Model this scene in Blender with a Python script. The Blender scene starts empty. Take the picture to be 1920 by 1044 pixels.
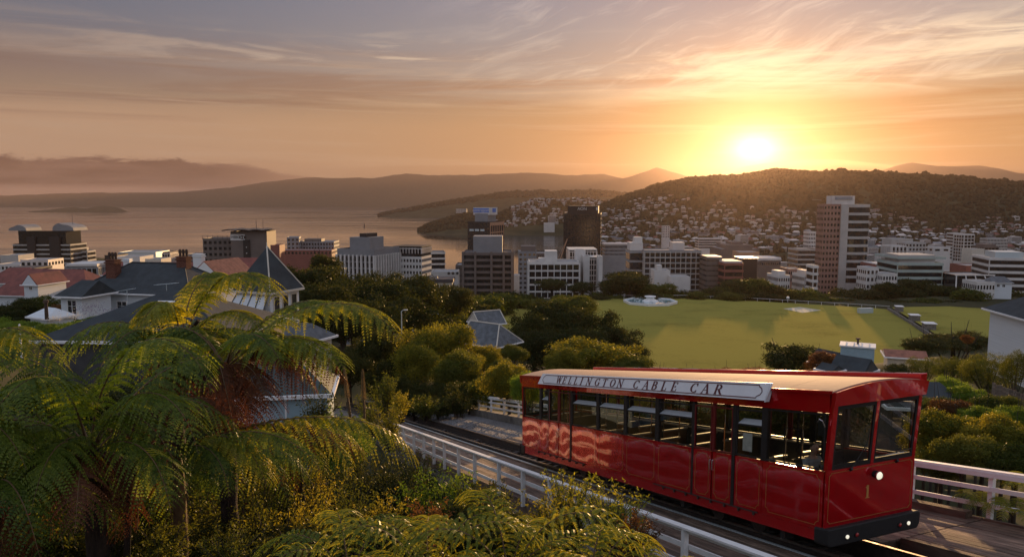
import bpy, bmesh, math, random
from mathutils import Vector, Matrix, noise
sc = bpy.context.scene
COL = sc.collection
R = math.radians

# ------------------------------------------------------------------ camera
CAMZ = 120.0
FOC = 1393.0
PITCH = math.atan((522 - 372.7) / FOC)
cam_d = bpy.data.cameras.new('camera'); cam = bpy.data.objects.new('camera', cam_d); COL.objects.link(cam)
cam.location = (0, 0, CAMZ); cam.rotation_euler = (math.pi / 2 - PITCH, 0, 0)
cam_d.sensor_width = 36; cam_d.lens = 36 * FOC / 1920; cam_d.clip_start = 0.1; cam_d.clip_end = 60000
sc.camera = cam

# ------------------------------------------------------------------ light and sky
SUN_AZ = R(17.9)      # to the right of the view axis (+Y)
SUN_EL = R(3.6)
sc.view_settings.view_transform = 'Standard'; sc.view_settings.look = 'None'
sc.view_settings.gamma = 1; sc.view_settings.use_curve_mapping = False
sc.view_settings.exposure = 0.86
sun_dir = Vector((math.sin(SUN_AZ) * math.cos(SUN_EL), math.cos(SUN_AZ) * math.cos(SUN_EL), math.sin(SUN_EL)))
sd = bpy.data.lights.new('sun', 'SUN'); sd.energy = 5.0; sd.angle = R(0.6); sd.color = (1.0, 0.60, 0.27)
sun = bpy.data.objects.new('sun', sd); COL.objects.link(sun)
sun.rotation_euler = (-sun_dir).to_track_quat('-Z', 'Y').to_euler()

def build_world():
    w = bpy.data.worlds.new('World'); sc.world = w; w.use_nodes = True
    nt = w.node_tree; nt.nodes.clear(); N = nt.nodes; L = nt.links
    def val(x): return x
    def m(op, a, b=None, c=None, clamp=False):
        n = N.new('ShaderNodeMath'); n.operation = op; n.use_clamp = clamp
        for i, v in enumerate((a, b, c)):
            if v is None: continue
            if isinstance(v, (int, float)): n.inputs[i].default_value = v
            else: L.new(v, n.inputs[i])
        return n.outputs[0]
    def ss(x, a, b, lo=0.0, hi=1.0):
        n = N.new('ShaderNodeMapRange'); n.interpolation_type = 'SMOOTHSTEP'
        L.new(x, n.inputs[0]); n.inputs[1].default_value = a; n.inputs[2].default_value = b
        n.inputs[3].default_value = lo; n.inputs[4].default_value = hi
        return n.outputs[0]
    def ramp(x, stops, interp='LINEAR'):
        n = N.new('ShaderNodeValToRGB'); L.new(x, n.inputs[0]); cr = n.color_ramp; cr.interpolation = interp
        while len(cr.elements) > 1: cr.elements.remove(cr.elements[-1])
        cr.elements[0].position = stops[0][0]; cr.elements[0].color = (*stops[0][1], 1)
        for p, c in stops[1:]:
            e = cr.elements.new(p); e.color = (*c, 1)
        return n.outputs[0]
    def mix(f, a, b, mode='MIX'):
        n = N.new('ShaderNodeMix'); n.data_type = 'RGBA'; n.blend_type = mode; n.clamp_factor = True
        if isinstance(f, (int, float)): n.inputs[0].default_value = f
        else: L.new(f, n.inputs[0])
        for i, v in ((6, a), (7, b)):
            if isinstance(v, tuple): n.inputs[i].default_value = (*v, 1)
            else: L.new(v, n.inputs[i])
        return n.outputs[2]
    def vec(x, y, z):
        n = N.new('ShaderNodeCombineXYZ')
        for i, v in enumerate((x, y, z)):
            if isinstance(v, (int, float)): n.inputs[i].default_value = v
            else: L.new(v, n.inputs[i])
        return n.outputs[0]
    def nz(v, scale, detail=5, rough=0.55, dist=0.0):
        n = N.new('ShaderNodeTexNoise'); L.new(v, n.inputs['Vector'])
        n.inputs['Scale'].default_value = scale; n.inputs['Detail'].default_value = detail
        n.inputs['Roughness'].default_value = rough; n.inputs['Distortion'].default_value = dist
        return n.outputs[0]
    tc = N.new('ShaderNodeTexCoord'); D = tc.outputs['Generated']
    sep = N.new('ShaderNodeSeparateXYZ'); L.new(D, sep.inputs[0]); X, Y, Z = sep.outputs
    el = m('MULTIPLY', m('ARCSINE', m('MINIMUM', m('MAXIMUM', Z, -1.0), 1.0)), 180 / math.pi)       # degrees
    az = m('MULTIPLY', m('ARCTAN2', X, Y), 180 / math.pi)             # degrees, + right
    dotn = N.new('ShaderNodeVectorMath'); dotn.operation = 'DOT_PRODUCT'
    L.new(D, dotn.inputs[0]); dotn.inputs[1].default_value = sun_dir
    ang = m('MULTIPLY', m('ARCCOSINE', m('MINIMUM', dotn.outputs['Value'], 0.9999999)), 180 / math.pi)
    # physical sky underneath
    sky = N.new('ShaderNodeTexSky'); sky.sky_type = 'NISHITA'; sky.sun_disc = False
    sky.sun_elevation = SUN_EL; sky.sun_rotation = SUN_AZ; sky.altitude = 120; sky.air_density = 1.6; sky.dust_density = 3.0
    skyc = mix(1.0, sky.outputs[0], (0.11, 0.11, 0.11), 'MULTIPLY')
    # elevation colouring of the high thin overcast (0..30 deg)
    # wavy bands
    bandn = nz(vec(m('MULTIPLY', az, 0.018), m('MULTIPLY', el, 0.16), 0.0), 1.0, 4, 0.5, 0.6)
    elw = m('ADD', el, m('MULTIPLY', m('SUBTRACT', bandn, 0.5), 3.2))
    t = m('DIVIDE', elw, 40.0)
    def st(*a): return [(d / 40.0, c) for d, c in a]
    left = ramp(t, st((0, (.26, .175, .13)), (2.5, (.40, .265, .175)), (5.2, (.38, .24, .155)), (7.2, (.22, .153, .115)), (8.6, (.165, .118, .108)),
                      (9.8, (.20, .160, .150)), (11.0, (.110, .122, .155)), (14.5, (.082, .112, .165)), (22, (.12, .155, .22)), (40, (.27, .31, .40))))
    right = ramp(t, st((0, (.34, .17, .075)), (2.5, (.46, .25, .10)), (5.0, (.46, .25, .11)), (6.8, (.42, .25, .13)), (8.2, (.44, .33, .24)),
                       (10, (.38, .32, .28)), (12.5, (.31, .285, .29)), (15.5, (.26, .245, .29)), (22, (.25, .26, .33)), (40, (.28, .31, .39))))
    fR = ss(az, -36.0, 22.0)
    base = mix(fR, left, right)
    # streaky brown band clouds low down
    st1 = nz(vec(m('MULTIPLY', az, 0.022), m('MULTIPLY', el, 0.42), 3.0), 1.4, 6, 0.6, 0.9)
    b1 = m('MULTIPLY', ss(st1, 0.47, 0.68), m('MULTIPLY', ss(el, 1.5, 5.0), ss(el, 12.0, 8.5)))
    base = mix(m('MULTIPLY', b1, 0.62), base, mix(fR, (.15, .092, .078), (.34, .15, .07)))
    st2 = nz(vec(m('MULTIPLY', az, 0.03), m('MULTIPLY', el, 0.75), 9.0), 1.3, 7, 0.62, 1.0)
    b2 = m('MULTIPLY', ss(st2, 0.50, 0.72), m('MULTIPLY', ss(el, 0.5, 3.0), ss(el, 13.0, 8.0)))
    base = mix(m('MULTIPLY', b2, 0.5), base, mix(fR, (.40, .28, .20), (.72, .48, .28)))
    # cirrus: feathery streaks sloping up to the right
    ca, sa = math.cos(R(17)), math.sin(R(17))
    u = m('ADD', m('MULTIPLY', az, ca), m('MULTIPLY', el, sa)); v = m('SUBTRACT', m('MULTIPLY', el, ca), m('MULTIPLY', az, sa))
    wpd = nz(vec(m('MULTIPLY', u, .10), m('MULTIPLY', v, .16), 4.0), 1.0, 3, 0.5)
    vv = m('ADD', v, m('MULTIPLY', m('SUBTRACT', wpd, .5), 4.5))
    c1 = nz(vec(m('MULTIPLY', u, 0.085), m('MULTIPLY', vv, 0.75), 0.0), 1.0, 11, 0.68, 0.35)
    c1b = nz(vec(m('MULTIPLY', u, 0.30), m('MULTIPLY', vv, 2.2), 5.0), 1.0, 8, 0.65, 0.5)
    c2 = nz(vec(m('MULTIPLY', az, 0.07), m('MULTIPLY', el, 0.16), 7.0), 1.0, 3, 0.5)
    cmask = m('MULTIPLY', ss(az, -9.0, 10.0), ss(el, 6.8, 9.0))
    cm_ = m('ADD', m('MULTIPLY', c1, .68), m('MULTIPLY', c1b, .32))
    dens = m('ADD', cm_, m('MULTIPLY', m('SUBTRACT', c2, .5), .35))
    cc = m('MULTIPLY', ss(dens, 0.47, 0.66), cmask)
    cir = ramp(m('DIVIDE', el, 20.0), [(0.0, (.9, .68, .42)), (0.45, (.72, .57, .42)), (0.62, (.56, .47, .40)), (0.8, (.50, .43, .42)), (1.0, (.46, .42, .44))])
    base = mix(m('MULTIPLY', cc, 0.80), base, cir)
    c3 = nz(vec(m('MULTIPLY', az, 0.06), m('MULTIPLY', el, 0.55), 15.0), 1.0, 7, 0.65, 1.2)
    m3 = m('MULTIPLY', ss(c3, 0.50, 0.68), m('MULTIPLY', ss(el, 8.0, 9.6), ss(el, 12.6, 10.6)))
    base = mix(m('MULTIPLY', m3, 0.62), base, mix(fR, (.30, .225, .19), (.98, .76, .52)))
    m4 = m('MULTIPLY', m('MULTIPLY', ss(c3, .42, .62), ss(az, 2.0, 14.0)), m('MULTIPLY', ss(el, 6.4, 7.8), ss(el, 11.5, 9.0)))
    base = mix(m('MULTIPLY', m4, .45), base, (.95, .72, .46))
    base = mix(1.0, base, mix(ss(el, 18.0, 34.0), (.68, .70, .73), (.80, .80, .83)), 'MULTIPLY')
    # physical sky blended in; it takes over away from the photographed part of the sky
    fN = ss(el, 22.0, 45.0, 0.06, 0.25)
    base = mix(fN, base, skyc)
    # sky opposite the sun is plain and cool
    back = ss(dotn.outputs['Value'], 0.35, -0.4)
    base = mix(m('MULTIPLY', back, 0.85), base, ramp(m('DIVIDE', el, 60.0), [(0, (.24, .225, .245)), (0.25, (.29, .31, .375)), (1.0, (.27, .31, .40))]))
    # glow of the air round the sun
    daz = m('MULTIPLY', m('SUBTRACT', az, math.degrees(SUN_AZ)), .72); dl_ = m('SUBTRACT', el, math.degrees(SUN_EL))
    angw = m('SQRT', m('ADD', m('MULTIPLY', daz, daz), m('MULTIPLY', m('MULTIPLY', dl_, dl_), 1.25)))
    def lobe(s, amp, col):
        g = m('MULTIPLY', m('EXPONENT', m('MULTIPLY', m('POWER', m('DIVIDE', angw, s), 1.4), -1.0)), amp)
        n = N.new('ShaderNodeMix'); n.data_type = 'RGBA'; n.inputs[0].default_value = 1.0; n.blend_type = 'MULTIPLY'
        n.inputs[6].default_value = (*col, 1); L.new(vec(g, g, g), n.inputs[7]); return n.outputs[2]
    # cloud edge variation on the glow
    gn = nz(vec(m('MULTIPLY', az, 0.12), m('MULTIPLY', el, 1.1), 1.0), 1.0, 5, 0.6)
    for s, amp, col in ((8.0, .0, (1, .42, .08)), (3.0, .03, (1.0, .50, .11)), (1.0, 1.8, (1.0, .82, .52))):
        lb = lobe(s, amp, col)
        if s > 2 and s < 10: lb = mix(1.0, lb, vec(ss(gn, .2, .7, .55, 1.25), ss(gn, .2, .7, .55, 1.25), ss(gn, .2, .7, .45, 1.4)), 'MULTIPLY')
        base = mix(1.0, base, lb, 'ADD')
    disc = m('MULTIPLY', m('LESS_THAN', ang, 0.55), 30.0)
    base = mix(1.0, base, mix(1.0, (1.0, .78, .45), vec(disc, disc, disc), 'MULTIPLY'), 'ADD')
    # low marine cloud bank over the far shore, on the left
    cn = nz(vec(m('MULTIPLY', az, 0.16), m('MULTIPLY', el, 0.55), 21.0), 1.5, 10, 0.66, 0.5)
    topl = ss(az, -6.0, -26.0, 0.9, 2.75)
    top2 = m('ADD', topl, m('MULTIPLY', m('SUBTRACT', cn, 0.5), 2.1))
    bank = m('MULTIPLY', ss(m('SUBTRACT', top2, el), -0.10, 0.22), ss(az, -5.0, -15.0))
    bcol = mix(ss(nz(vec(m('MULTIPLY', az, 0.09), m('MULTIPLY', el, 0.8), 33.0), 1.6, 6, 0.6), 0.35, 0.65), (.0, .003, .010), (.055, .036, .036))
    bcol = mix(ss(az, -24.0, -10.0), bcol, (.26, .145, .09))
    bcol = mix(ss(el, 1.15, .55), bcol, (.17, .105, .085))
    base = mix(m('MULTIPLY', bank, ss(cn, .28, .46, .85, 1.0)), base, bcol)
    # bright mist spilling over the ridge under the sun
    mr = N.new('ShaderNodeFloatCurve'); mc = mr.mapping.curves[0]
    pts = [(0.0, 0.0), (.10, .30), (.30, .62), (.45, .88), (.60, .94), (.75, .82), (.88, .60), (1.0, .40)]
    mc.points[0].location = pts[0]; mc.points[1].location = pts[-1]
    for p_ in pts[1:-1]: mc.points.new(*p_)
    mr.mapping.update()
    L.new(ss(az, 8.0, 32.0) if False else m('DIVIDE', m('SUBTRACT', az, 8.0), 24.0, clamp=True), mr.inputs['Value'])
    mtop = m('MULTIPLY_ADD', mr.outputs[0], 2.95, m('MULTIPLY', m('SUBTRACT', cn, .5), .10))
    gap = m('SUBTRACT', mtop, el)
    mm_ = m('MULTIPLY', ss(gap, -.05, .14), m('MULTIPLY', ss(az, 7.0, 10.0), ss(az, 34.0, 28.0)))
    mcol = mix(ss(gap, .05, .7), (.70, .38, .14), (.20, .075, .025))
    base = mix(m('MULTIPLY', mm_, .9), base, mcol)
    # below the horizon: the dull reflection of the air
    base = mix(ss(el, -0.2, -2.5), base, (.12, .085, .065))
    bg = N.new('ShaderNodeBackground'); L.new(base, bg.inputs[0]); bg.inputs[1].default_value = 1.0
    out = N.new('ShaderNodeOutputWorld'); L.new(bg.outputs[0], out.inputs[0])
build_world()
HAZE_DENSITY = 3.4e-5
sc.cycles.max_bounces = 6; sc.cycles.diffuse_bounces = 3; sc.cycles.glossy_bounces = 3
sc.cycles.transparent_max_bounces = 24; sc.cycles.volume_bounces = 1
sc.cycles.use_denoising = True
sc.cycles.sample_clamp_indirect = 6.0
sc.cycles.caustics_reflective = False; sc.cycles.caustics_refractive = False

# ------------------------------------------------------------------ helpers
def ray(px, py):
    a = (px - 960) / FOC; b = (522 - py) / FOC
    return Vector((a, math.cos(PITCH) + b * math.sin(PITCH), -math.sin(PITCH) + b * math.cos(PITCH)))
def aty(px, py, y):
    """world point seen in the photograph at (px, py) at y metres in front of the lookout"""
    r = ray(px, py); return Vector((0, 0, CAMZ)) + r * (y / r.y)
def onz(px, py, z):
    r = ray(px, py); return Vector((0, 0, CAMZ)) + r * ((z - CAMZ) / r.z)

def new_mat(name):
    m = bpy.data.materials.new(name); m.use_nodes = True; nt = m.node_tree
    return m, nt, nt.nodes['Principled BSDF']
def mat(name, col, rough=0.6, var=0.15, scale=3.0, bump=0.0, bscale=None, metal=0.0, spec=0.5, coat=0.0, detail=5, dark=None, obj=False, stretch=None, randv=0.0):
    """plain procedural surface: colour broken up by noise, optional bump, optional per object variation"""
    m, nt, b = new_mat(name); N = nt.nodes; L = nt.links
    tc = N.new('ShaderNodeTexCoord'); mp = N.new('ShaderNodeMapping')
    L.new(tc.outputs['Object'], mp.inputs[0])
    if stretch: mp.inputs['Scale'].default_value = stretch
    n = N.new('ShaderNodeTexNoise'); L.new(mp.outputs[0], n.inputs['Vector'])
    n.inputs['Scale'].default_value = scale; n.inputs['Detail'].default_value = detail; n.inputs['Roughness'].default_value = 0.6
    cr = N.new('ShaderNodeValToRGB'); L.new(n.outputs[0], cr.inputs[0])
    lo = dark if dark else tuple(c * (1 - 1.6 * var) for c in col)
    hi = tuple(min(1, c * (1 + var)) for c in col)
    cr.color_ramp.elements[0].position = .3; cr.color_ramp.elements[0].color = (*lo, 1)
    cr.color_ramp.elements[1].position = .7; cr.color_ramp.elements[1].color = (*hi, 1)
    src = cr.outputs[0]
    if randv:
        oi = N.new('ShaderNodeObjectInfo'); mr = N.new('ShaderNodeMapRange'); L.new(oi.outputs['Random'], mr.inputs[0])
        mr.inputs[3].default_value = 1 - randv; mr.inputs[4].default_value = 1 + randv
        h = N.new('ShaderNodeHueSaturation'); L.new(src, h.inputs['Color']); L.new(mr.outputs[0], h.inputs['Value']); src = h.outputs[0]
    L.new(src, b.inputs['Base Color'])
    b.inputs['Roughness'].default_value = rough; b.inputs['Metallic'].default_value = metal
    b.inputs['Specular IOR Level'].default_value = spec; b.inputs['Coat Weight'].default_value = coat
    b.inputs['Coat Roughness'].default_value = 0.04
    if bump:
        n2 = N.new('ShaderNodeTexNoise'); L.new(mp.outputs[0], n2.inputs['Vector']); n2.inputs['Scale'].default_value = bscale or scale * 3
        n2.inputs['Detail'].default_value = 4
        bp = N.new('ShaderNodeBump'); bp.inputs['Strength'].default_value = bump; bp.inputs['Distance'].default_value = 0.02
        L.new(n2.outputs[0], bp.inputs['Height']); L.new(bp.outputs[0], b.inputs['Normal'])
    return m
def leaf_mat(name, col, col2, trans=0.45, gloss=0.12, scale=0.5, tcol=None):
    """leaves: diffuse + translucent so that they light up against the sun"""
    m = bpy.data.materials.new(name); m.use_nodes = True; nt = m.node_tree; N = nt.nodes; L = nt.links; N.clear()
    geo = N.new('ShaderNodeNewGeometry'); oi = N.new('ShaderNodeObjectInfo')
    n = N.new('ShaderNodeTexNoise'); L.new(geo.outputs['Position'], n.inputs['Vector']); n.inputs['Scale'].default_value = scale
    n.inputs['Detail'].default_value = 5; n.inputs['Roughness'].default_value = .7
    add = N.new('ShaderNodeMath'); add.operation = 'ADD'; L.new(n.outputs[0], add.inputs[0])
    mm = N.new('ShaderNodeMath'); mm.operation = 'MULTIPLY_ADD'; L.new(geo.outputs['Random Per Island'], mm.inputs[0]); mm.inputs[1].default_value = .35; mm.inputs[2].default_value = -.175
    L.new(mm.outputs[0], add.inputs[1])
    add2 = N.new('ShaderNodeMath'); add2.operation = 'MULTIPLY_ADD'; L.new(oi.outputs['Random'], add2.inputs[0]); add2.inputs[1].default_value = .3
    L.new(add.outputs[0], add2.inputs[2])
    cr = N.new('ShaderNodeValToRGB'); L.new(add2.outputs[0], cr.inputs[0])
    cr.color_ramp.elements[0].position = .4; cr.color_ramp.elements[0].color = (*col, 1)
    cr.color_ramp.elements[1].position = .95; cr.color_ramp.elements[1].color = (*col2, 1)
    d = N.new('ShaderNodeBsdfDiffuse'); L.new(cr.outputs[0], d.inputs[0])
    t = N.new('ShaderNodeBsdfTranslucent')
    tm = N.new('ShaderNodeMix'); tm.data_type = 'RGBA'; tm.blend_type = 'MULTIPLY'; tm.inputs[0].default_value = 1
    L.new(cr.outputs[0], tm.inputs[6]); tm.inputs[7].default_value = (*(tcol or (2.2, 1.9, .8)), 1)
    L.new(tm.outputs[2], t.inputs[0])
    mx = N.new('ShaderNodeMixShader'); mx.inputs[0].default_value = trans; L.new(d.outputs[0], mx.inputs[1]); L.new(t.outputs[0], mx.inputs[2])
    g = N.new('ShaderNodeBsdfGlossy'); g.inputs['Roughness'].default_value = .38; g.inputs[0].default_value = (.9, .9, .85, 1)
    fr = N.new('ShaderNodeLayerWeight'); fr.inputs[0].default_value = .5
    pw = N.new('ShaderNodeMath'); pw.operation = 'POWER'; L.new(fr.outputs['Facing'], pw.inputs[0]); pw.inputs[1].default_value = 3.0
    gm = N.new('ShaderNodeMath'); gm.operation = 'MULTIPLY_ADD'; L.new(pw.outputs[0], gm.inputs[0]); gm.inputs[1].default_value = gloss; gm.inputs[2].default_value = gloss * .12
    mx2 = N.new('ShaderNodeMixShader'); L.new(gm.outputs[0], mx2.inputs[0]); L.new(mx.outputs[0], mx2.inputs[1]); L.new(g.outputs[0], mx2.inputs[2])
    o = N.new('ShaderNodeOutputMaterial'); L.new(mx2.outputs[0], o.inputs[0])
    return m

class MB:
    """collects faces, then links them as ONE mesh object"""
    def __init__(s): s.v = []; s.f = []; s.mi = []
    def add(s, vs, fs, mi=0):
        o = len(s.v); s.v += [tuple(p) for p in vs]; s.f += [tuple(o + i for i in f) for f in fs]; s.mi += [mi] * len(fs); return s
    def box(s, c, d, rz=0.0, mi=0, taper=1.0):
        x, y, z = d[0] / 2, d[1] / 2, d[2] / 2; cs, sn = math.cos(rz), math.sin(rz); vs = []
        for zz, t in ((-z, 1), (z, taper)):
            for xx, yy in ((-x * t, -y * t), (x * t, -y * t), (x * t, y * t), (-x * t, y * t)):
                vs.append((c[0] + xx * cs - yy * sn, c[1] + xx * sn + yy * cs, c[2] + zz))
        return s.add(vs, [(3, 2, 1, 0), (4, 5, 6, 7), (0, 1, 5, 4), (1, 2, 6, 5), (2, 3, 7, 6), (3, 0, 4, 7)], mi)
    def hexa(s, p, mi=0):
        """8 points: bottom 4 counter-clockwise, top 4"""
        return s.add(p, [(3, 2, 1, 0), (4, 5, 6, 7), (0, 1, 5, 4), (1, 2, 6, 5), (2, 3, 7, 6), (3, 0, 4, 7)], mi)
    def tube(s, pts, r, n=8, mi=0, caps=True):
        pts = [Vector(p) for p in pts]; rs = r if isinstance(r, (list, tuple)) else [r] * len(pts); o = len(s.v); prev = None
        for i, p in enumerate(pts):
            t = (pts[min(i + 1, len(pts) - 1)] - pts[max(i - 1, 0)]).normalized()
            a = prev if prev is not None else (Vector((0, 0, 1)) if abs(t.z) < .9 else Vector((1, 0, 0)))
            x = t.cross(a).normalized(); y = x.cross(t).normalized(); prev = y
            for k in range(n):
                an = 2 * math.pi * k / n; s.v.append(tuple(p + x * math.cos(an) * rs[i] + y * math.sin(an) * rs[i]))
        for i in range(len(pts) - 1):
            for k in range(n):
                a0 = o + i * n + k; a1 = o + i * n + (k + 1) % n
                s.f.append((a0, a1, a1 + n, a0 + n)); s.mi.append(mi)
        if caps:
            s.f.append(tuple(o + k for k in reversed(range(n)))); s.mi.append(mi)
            e = o + (len(pts) - 1) * n; s.f.append(tuple(e + k for k in range(n))); s.mi.append(mi)
        return s
    def prism(s, poly, z0, z1, mi=0):
        n = len(poly); vs = [(x, y, z0) for x, y in poly] + [(x, y, z1) for x, y in poly]
        fs = [tuple(reversed(range(n))), tuple(range(n, 2 * n))] + [(i, (i + 1) % n, n + (i + 1) % n, n + i) for i in range(n)]
        return s.add(vs, fs, mi)
    def mesh(s, name, mats, smooth=False):
        me = bpy.data.meshes.new(name); me.from_pydata(s.v, [], s.f)
        for m in (mats if isinstance(mats, (list, tuple)) else [mats]): me.materials.append(m)
        if any(s.mi): me.polygons.foreach_set('material_index', s.mi)
        if smooth: me.polygons.foreach_set('use_smooth', [True] * len(s.f))
        me.update(); return me
    def build(s, name, mats, parent=None, loc=None, smooth=False, kind=None, bevel=0.0):
        o = bpy.data.objects.new(name, s.mesh(name, mats, smooth)); COL.objects.link(o)
        if parent: o.parent = parent
        if loc is not None: o.location = loc
        if kind: o['kind'] = kind
        if bevel:
            b = o.modifiers.new('bevel', 'BEVEL'); b.width = bevel; b.segments = 2; b.limit_method = 'ANGLE'
        return o
def tag(o, label, cat, group=None):
    o['label'] = label; o['category'] = cat
    if group: o['group'] = group
    return o
def empty(name, loc, rz=0.0, label=None, cat=None, group=None):
    o = bpy.data.objects.new(name, None); COL.objects.link(o); o.location = loc; o.rotation_euler = (0, 0, rz); o.empty_display_size = .2
    if label: tag(o, label, cat, group)
    return o
def inst(me, name, parent=None, loc=(0, 0, 0), rot=(0, 0, 0), scale=(1, 1, 1), kind=None):
    o = bpy.data.objects.new(name, me); COL.objects.link(o); o.parent = parent; o.location = loc; o.rotation_euler = rot; o.scale = scale
    if kind: o['kind'] = kind
    return o
def fbm(x, y, z=0.0, o=4): return noise.fractal(Vector((x, y, z)), 1.0, 2.0, o)
def sstep(a, b, x):
    t = max(0, min(1, (x - a) / (b - a))); return t * t * (3 - 2 * t)
def lerp(a, b, t): return a + (b - a) * t
def interp(tab, x):
    if x <= tab[0][0]: return tab[0][1]
    for (x0, y0), (x1, y1) in zip(tab, tab[1:]):
        if x <= x1: return lerp(y0, y1, (x - x0) / (x1 - x0))
    return tab[-1][1]

# ------------------------------------------------------------------ track frame (u along the line downhill, w across, v up)
TYAW = 0.387; TSL = 0.2; TTAN = math.tan(TSL)
TO = Vector((6.343, 14.465, CAMZ - 6.954))
def T(u, w, v):
    """local coordinates of the railway empties (rotated by TYAW about z): across, along, up with the gradient sheared in"""
    return (w, u, v - TTAN * u)
def TW(u, w, v):
    c, s = math.cos(TYAW), math.sin(TYAW)
    return Vector((TO.x + w * c - u * s, TO.y + w * s + u * c, TO.z + v - TTAN * u))
def uw(x, y):
    c, s = math.cos(TYAW), math.sin(TYAW); dx, dy = x - TO.x, y - TO.y
    return (-dx * s + dy * c, dx * c + dy * s)

# ------------------------------------------------------------------ ground
CTRL = [  # px, metres in front, height of the ground there
    (960, 2, 117), (200, 2, 116), (1800, 2, 115.5), (300, 6, 112.5), (900, 8, 111.5), (-200, 10, 112.5), (100, 14, 110.5), (600, 16, 107.8),
    (900, 20, 107.6), (400, 28, 107.0), (150, 40, 109.3), (400, 50, 106.0), (700, 45, 103.0), (0, 60, 108.0), (300, 70, 105.3),
    (100, 90, 105.0), (400, 100, 103.5), (0, 120, 100.5), (300, 150, 92), (650, 80, 98.5), (650, 130, 92), (820, 70, 100.2), (800, 110, 91), (940, 90, 94.5),
    (900, 55, 104), (980, 50, 103.0), (1100, 60, 100), (1080, 80, 95), (1100, 115, 86), (960, 130, 86), (1400, 60, 99), (1400, 95, 89), (1600, 40, 104.5),
    (1800, 30, 107.0), (1900, 18, 109.3), (1850, 50, 104.5), (1900, 75, 98), (1700, 75, 96.5), (1750, 110, 87), (1900, 110, 90), (1500, 130, 83), (1250, 120, 84),
    (2500, 30, 108), (2500, 90, 98), (-500, 40, 112), (-500, 100, 107), (-300, 150, 98), (2400, 150, 85),
    (700, 170, 85), (500, 190, 82), (200, 220, 70), (-200, 260, 60), (0, 180, 85),
]
_cw = [((px - 960) / FOC * y, y, z) for px, y, z in CTRL]
def oval_d(x, y):
    """<1 inside the sports ground"""
    return 0
OZ = 80.0
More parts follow.
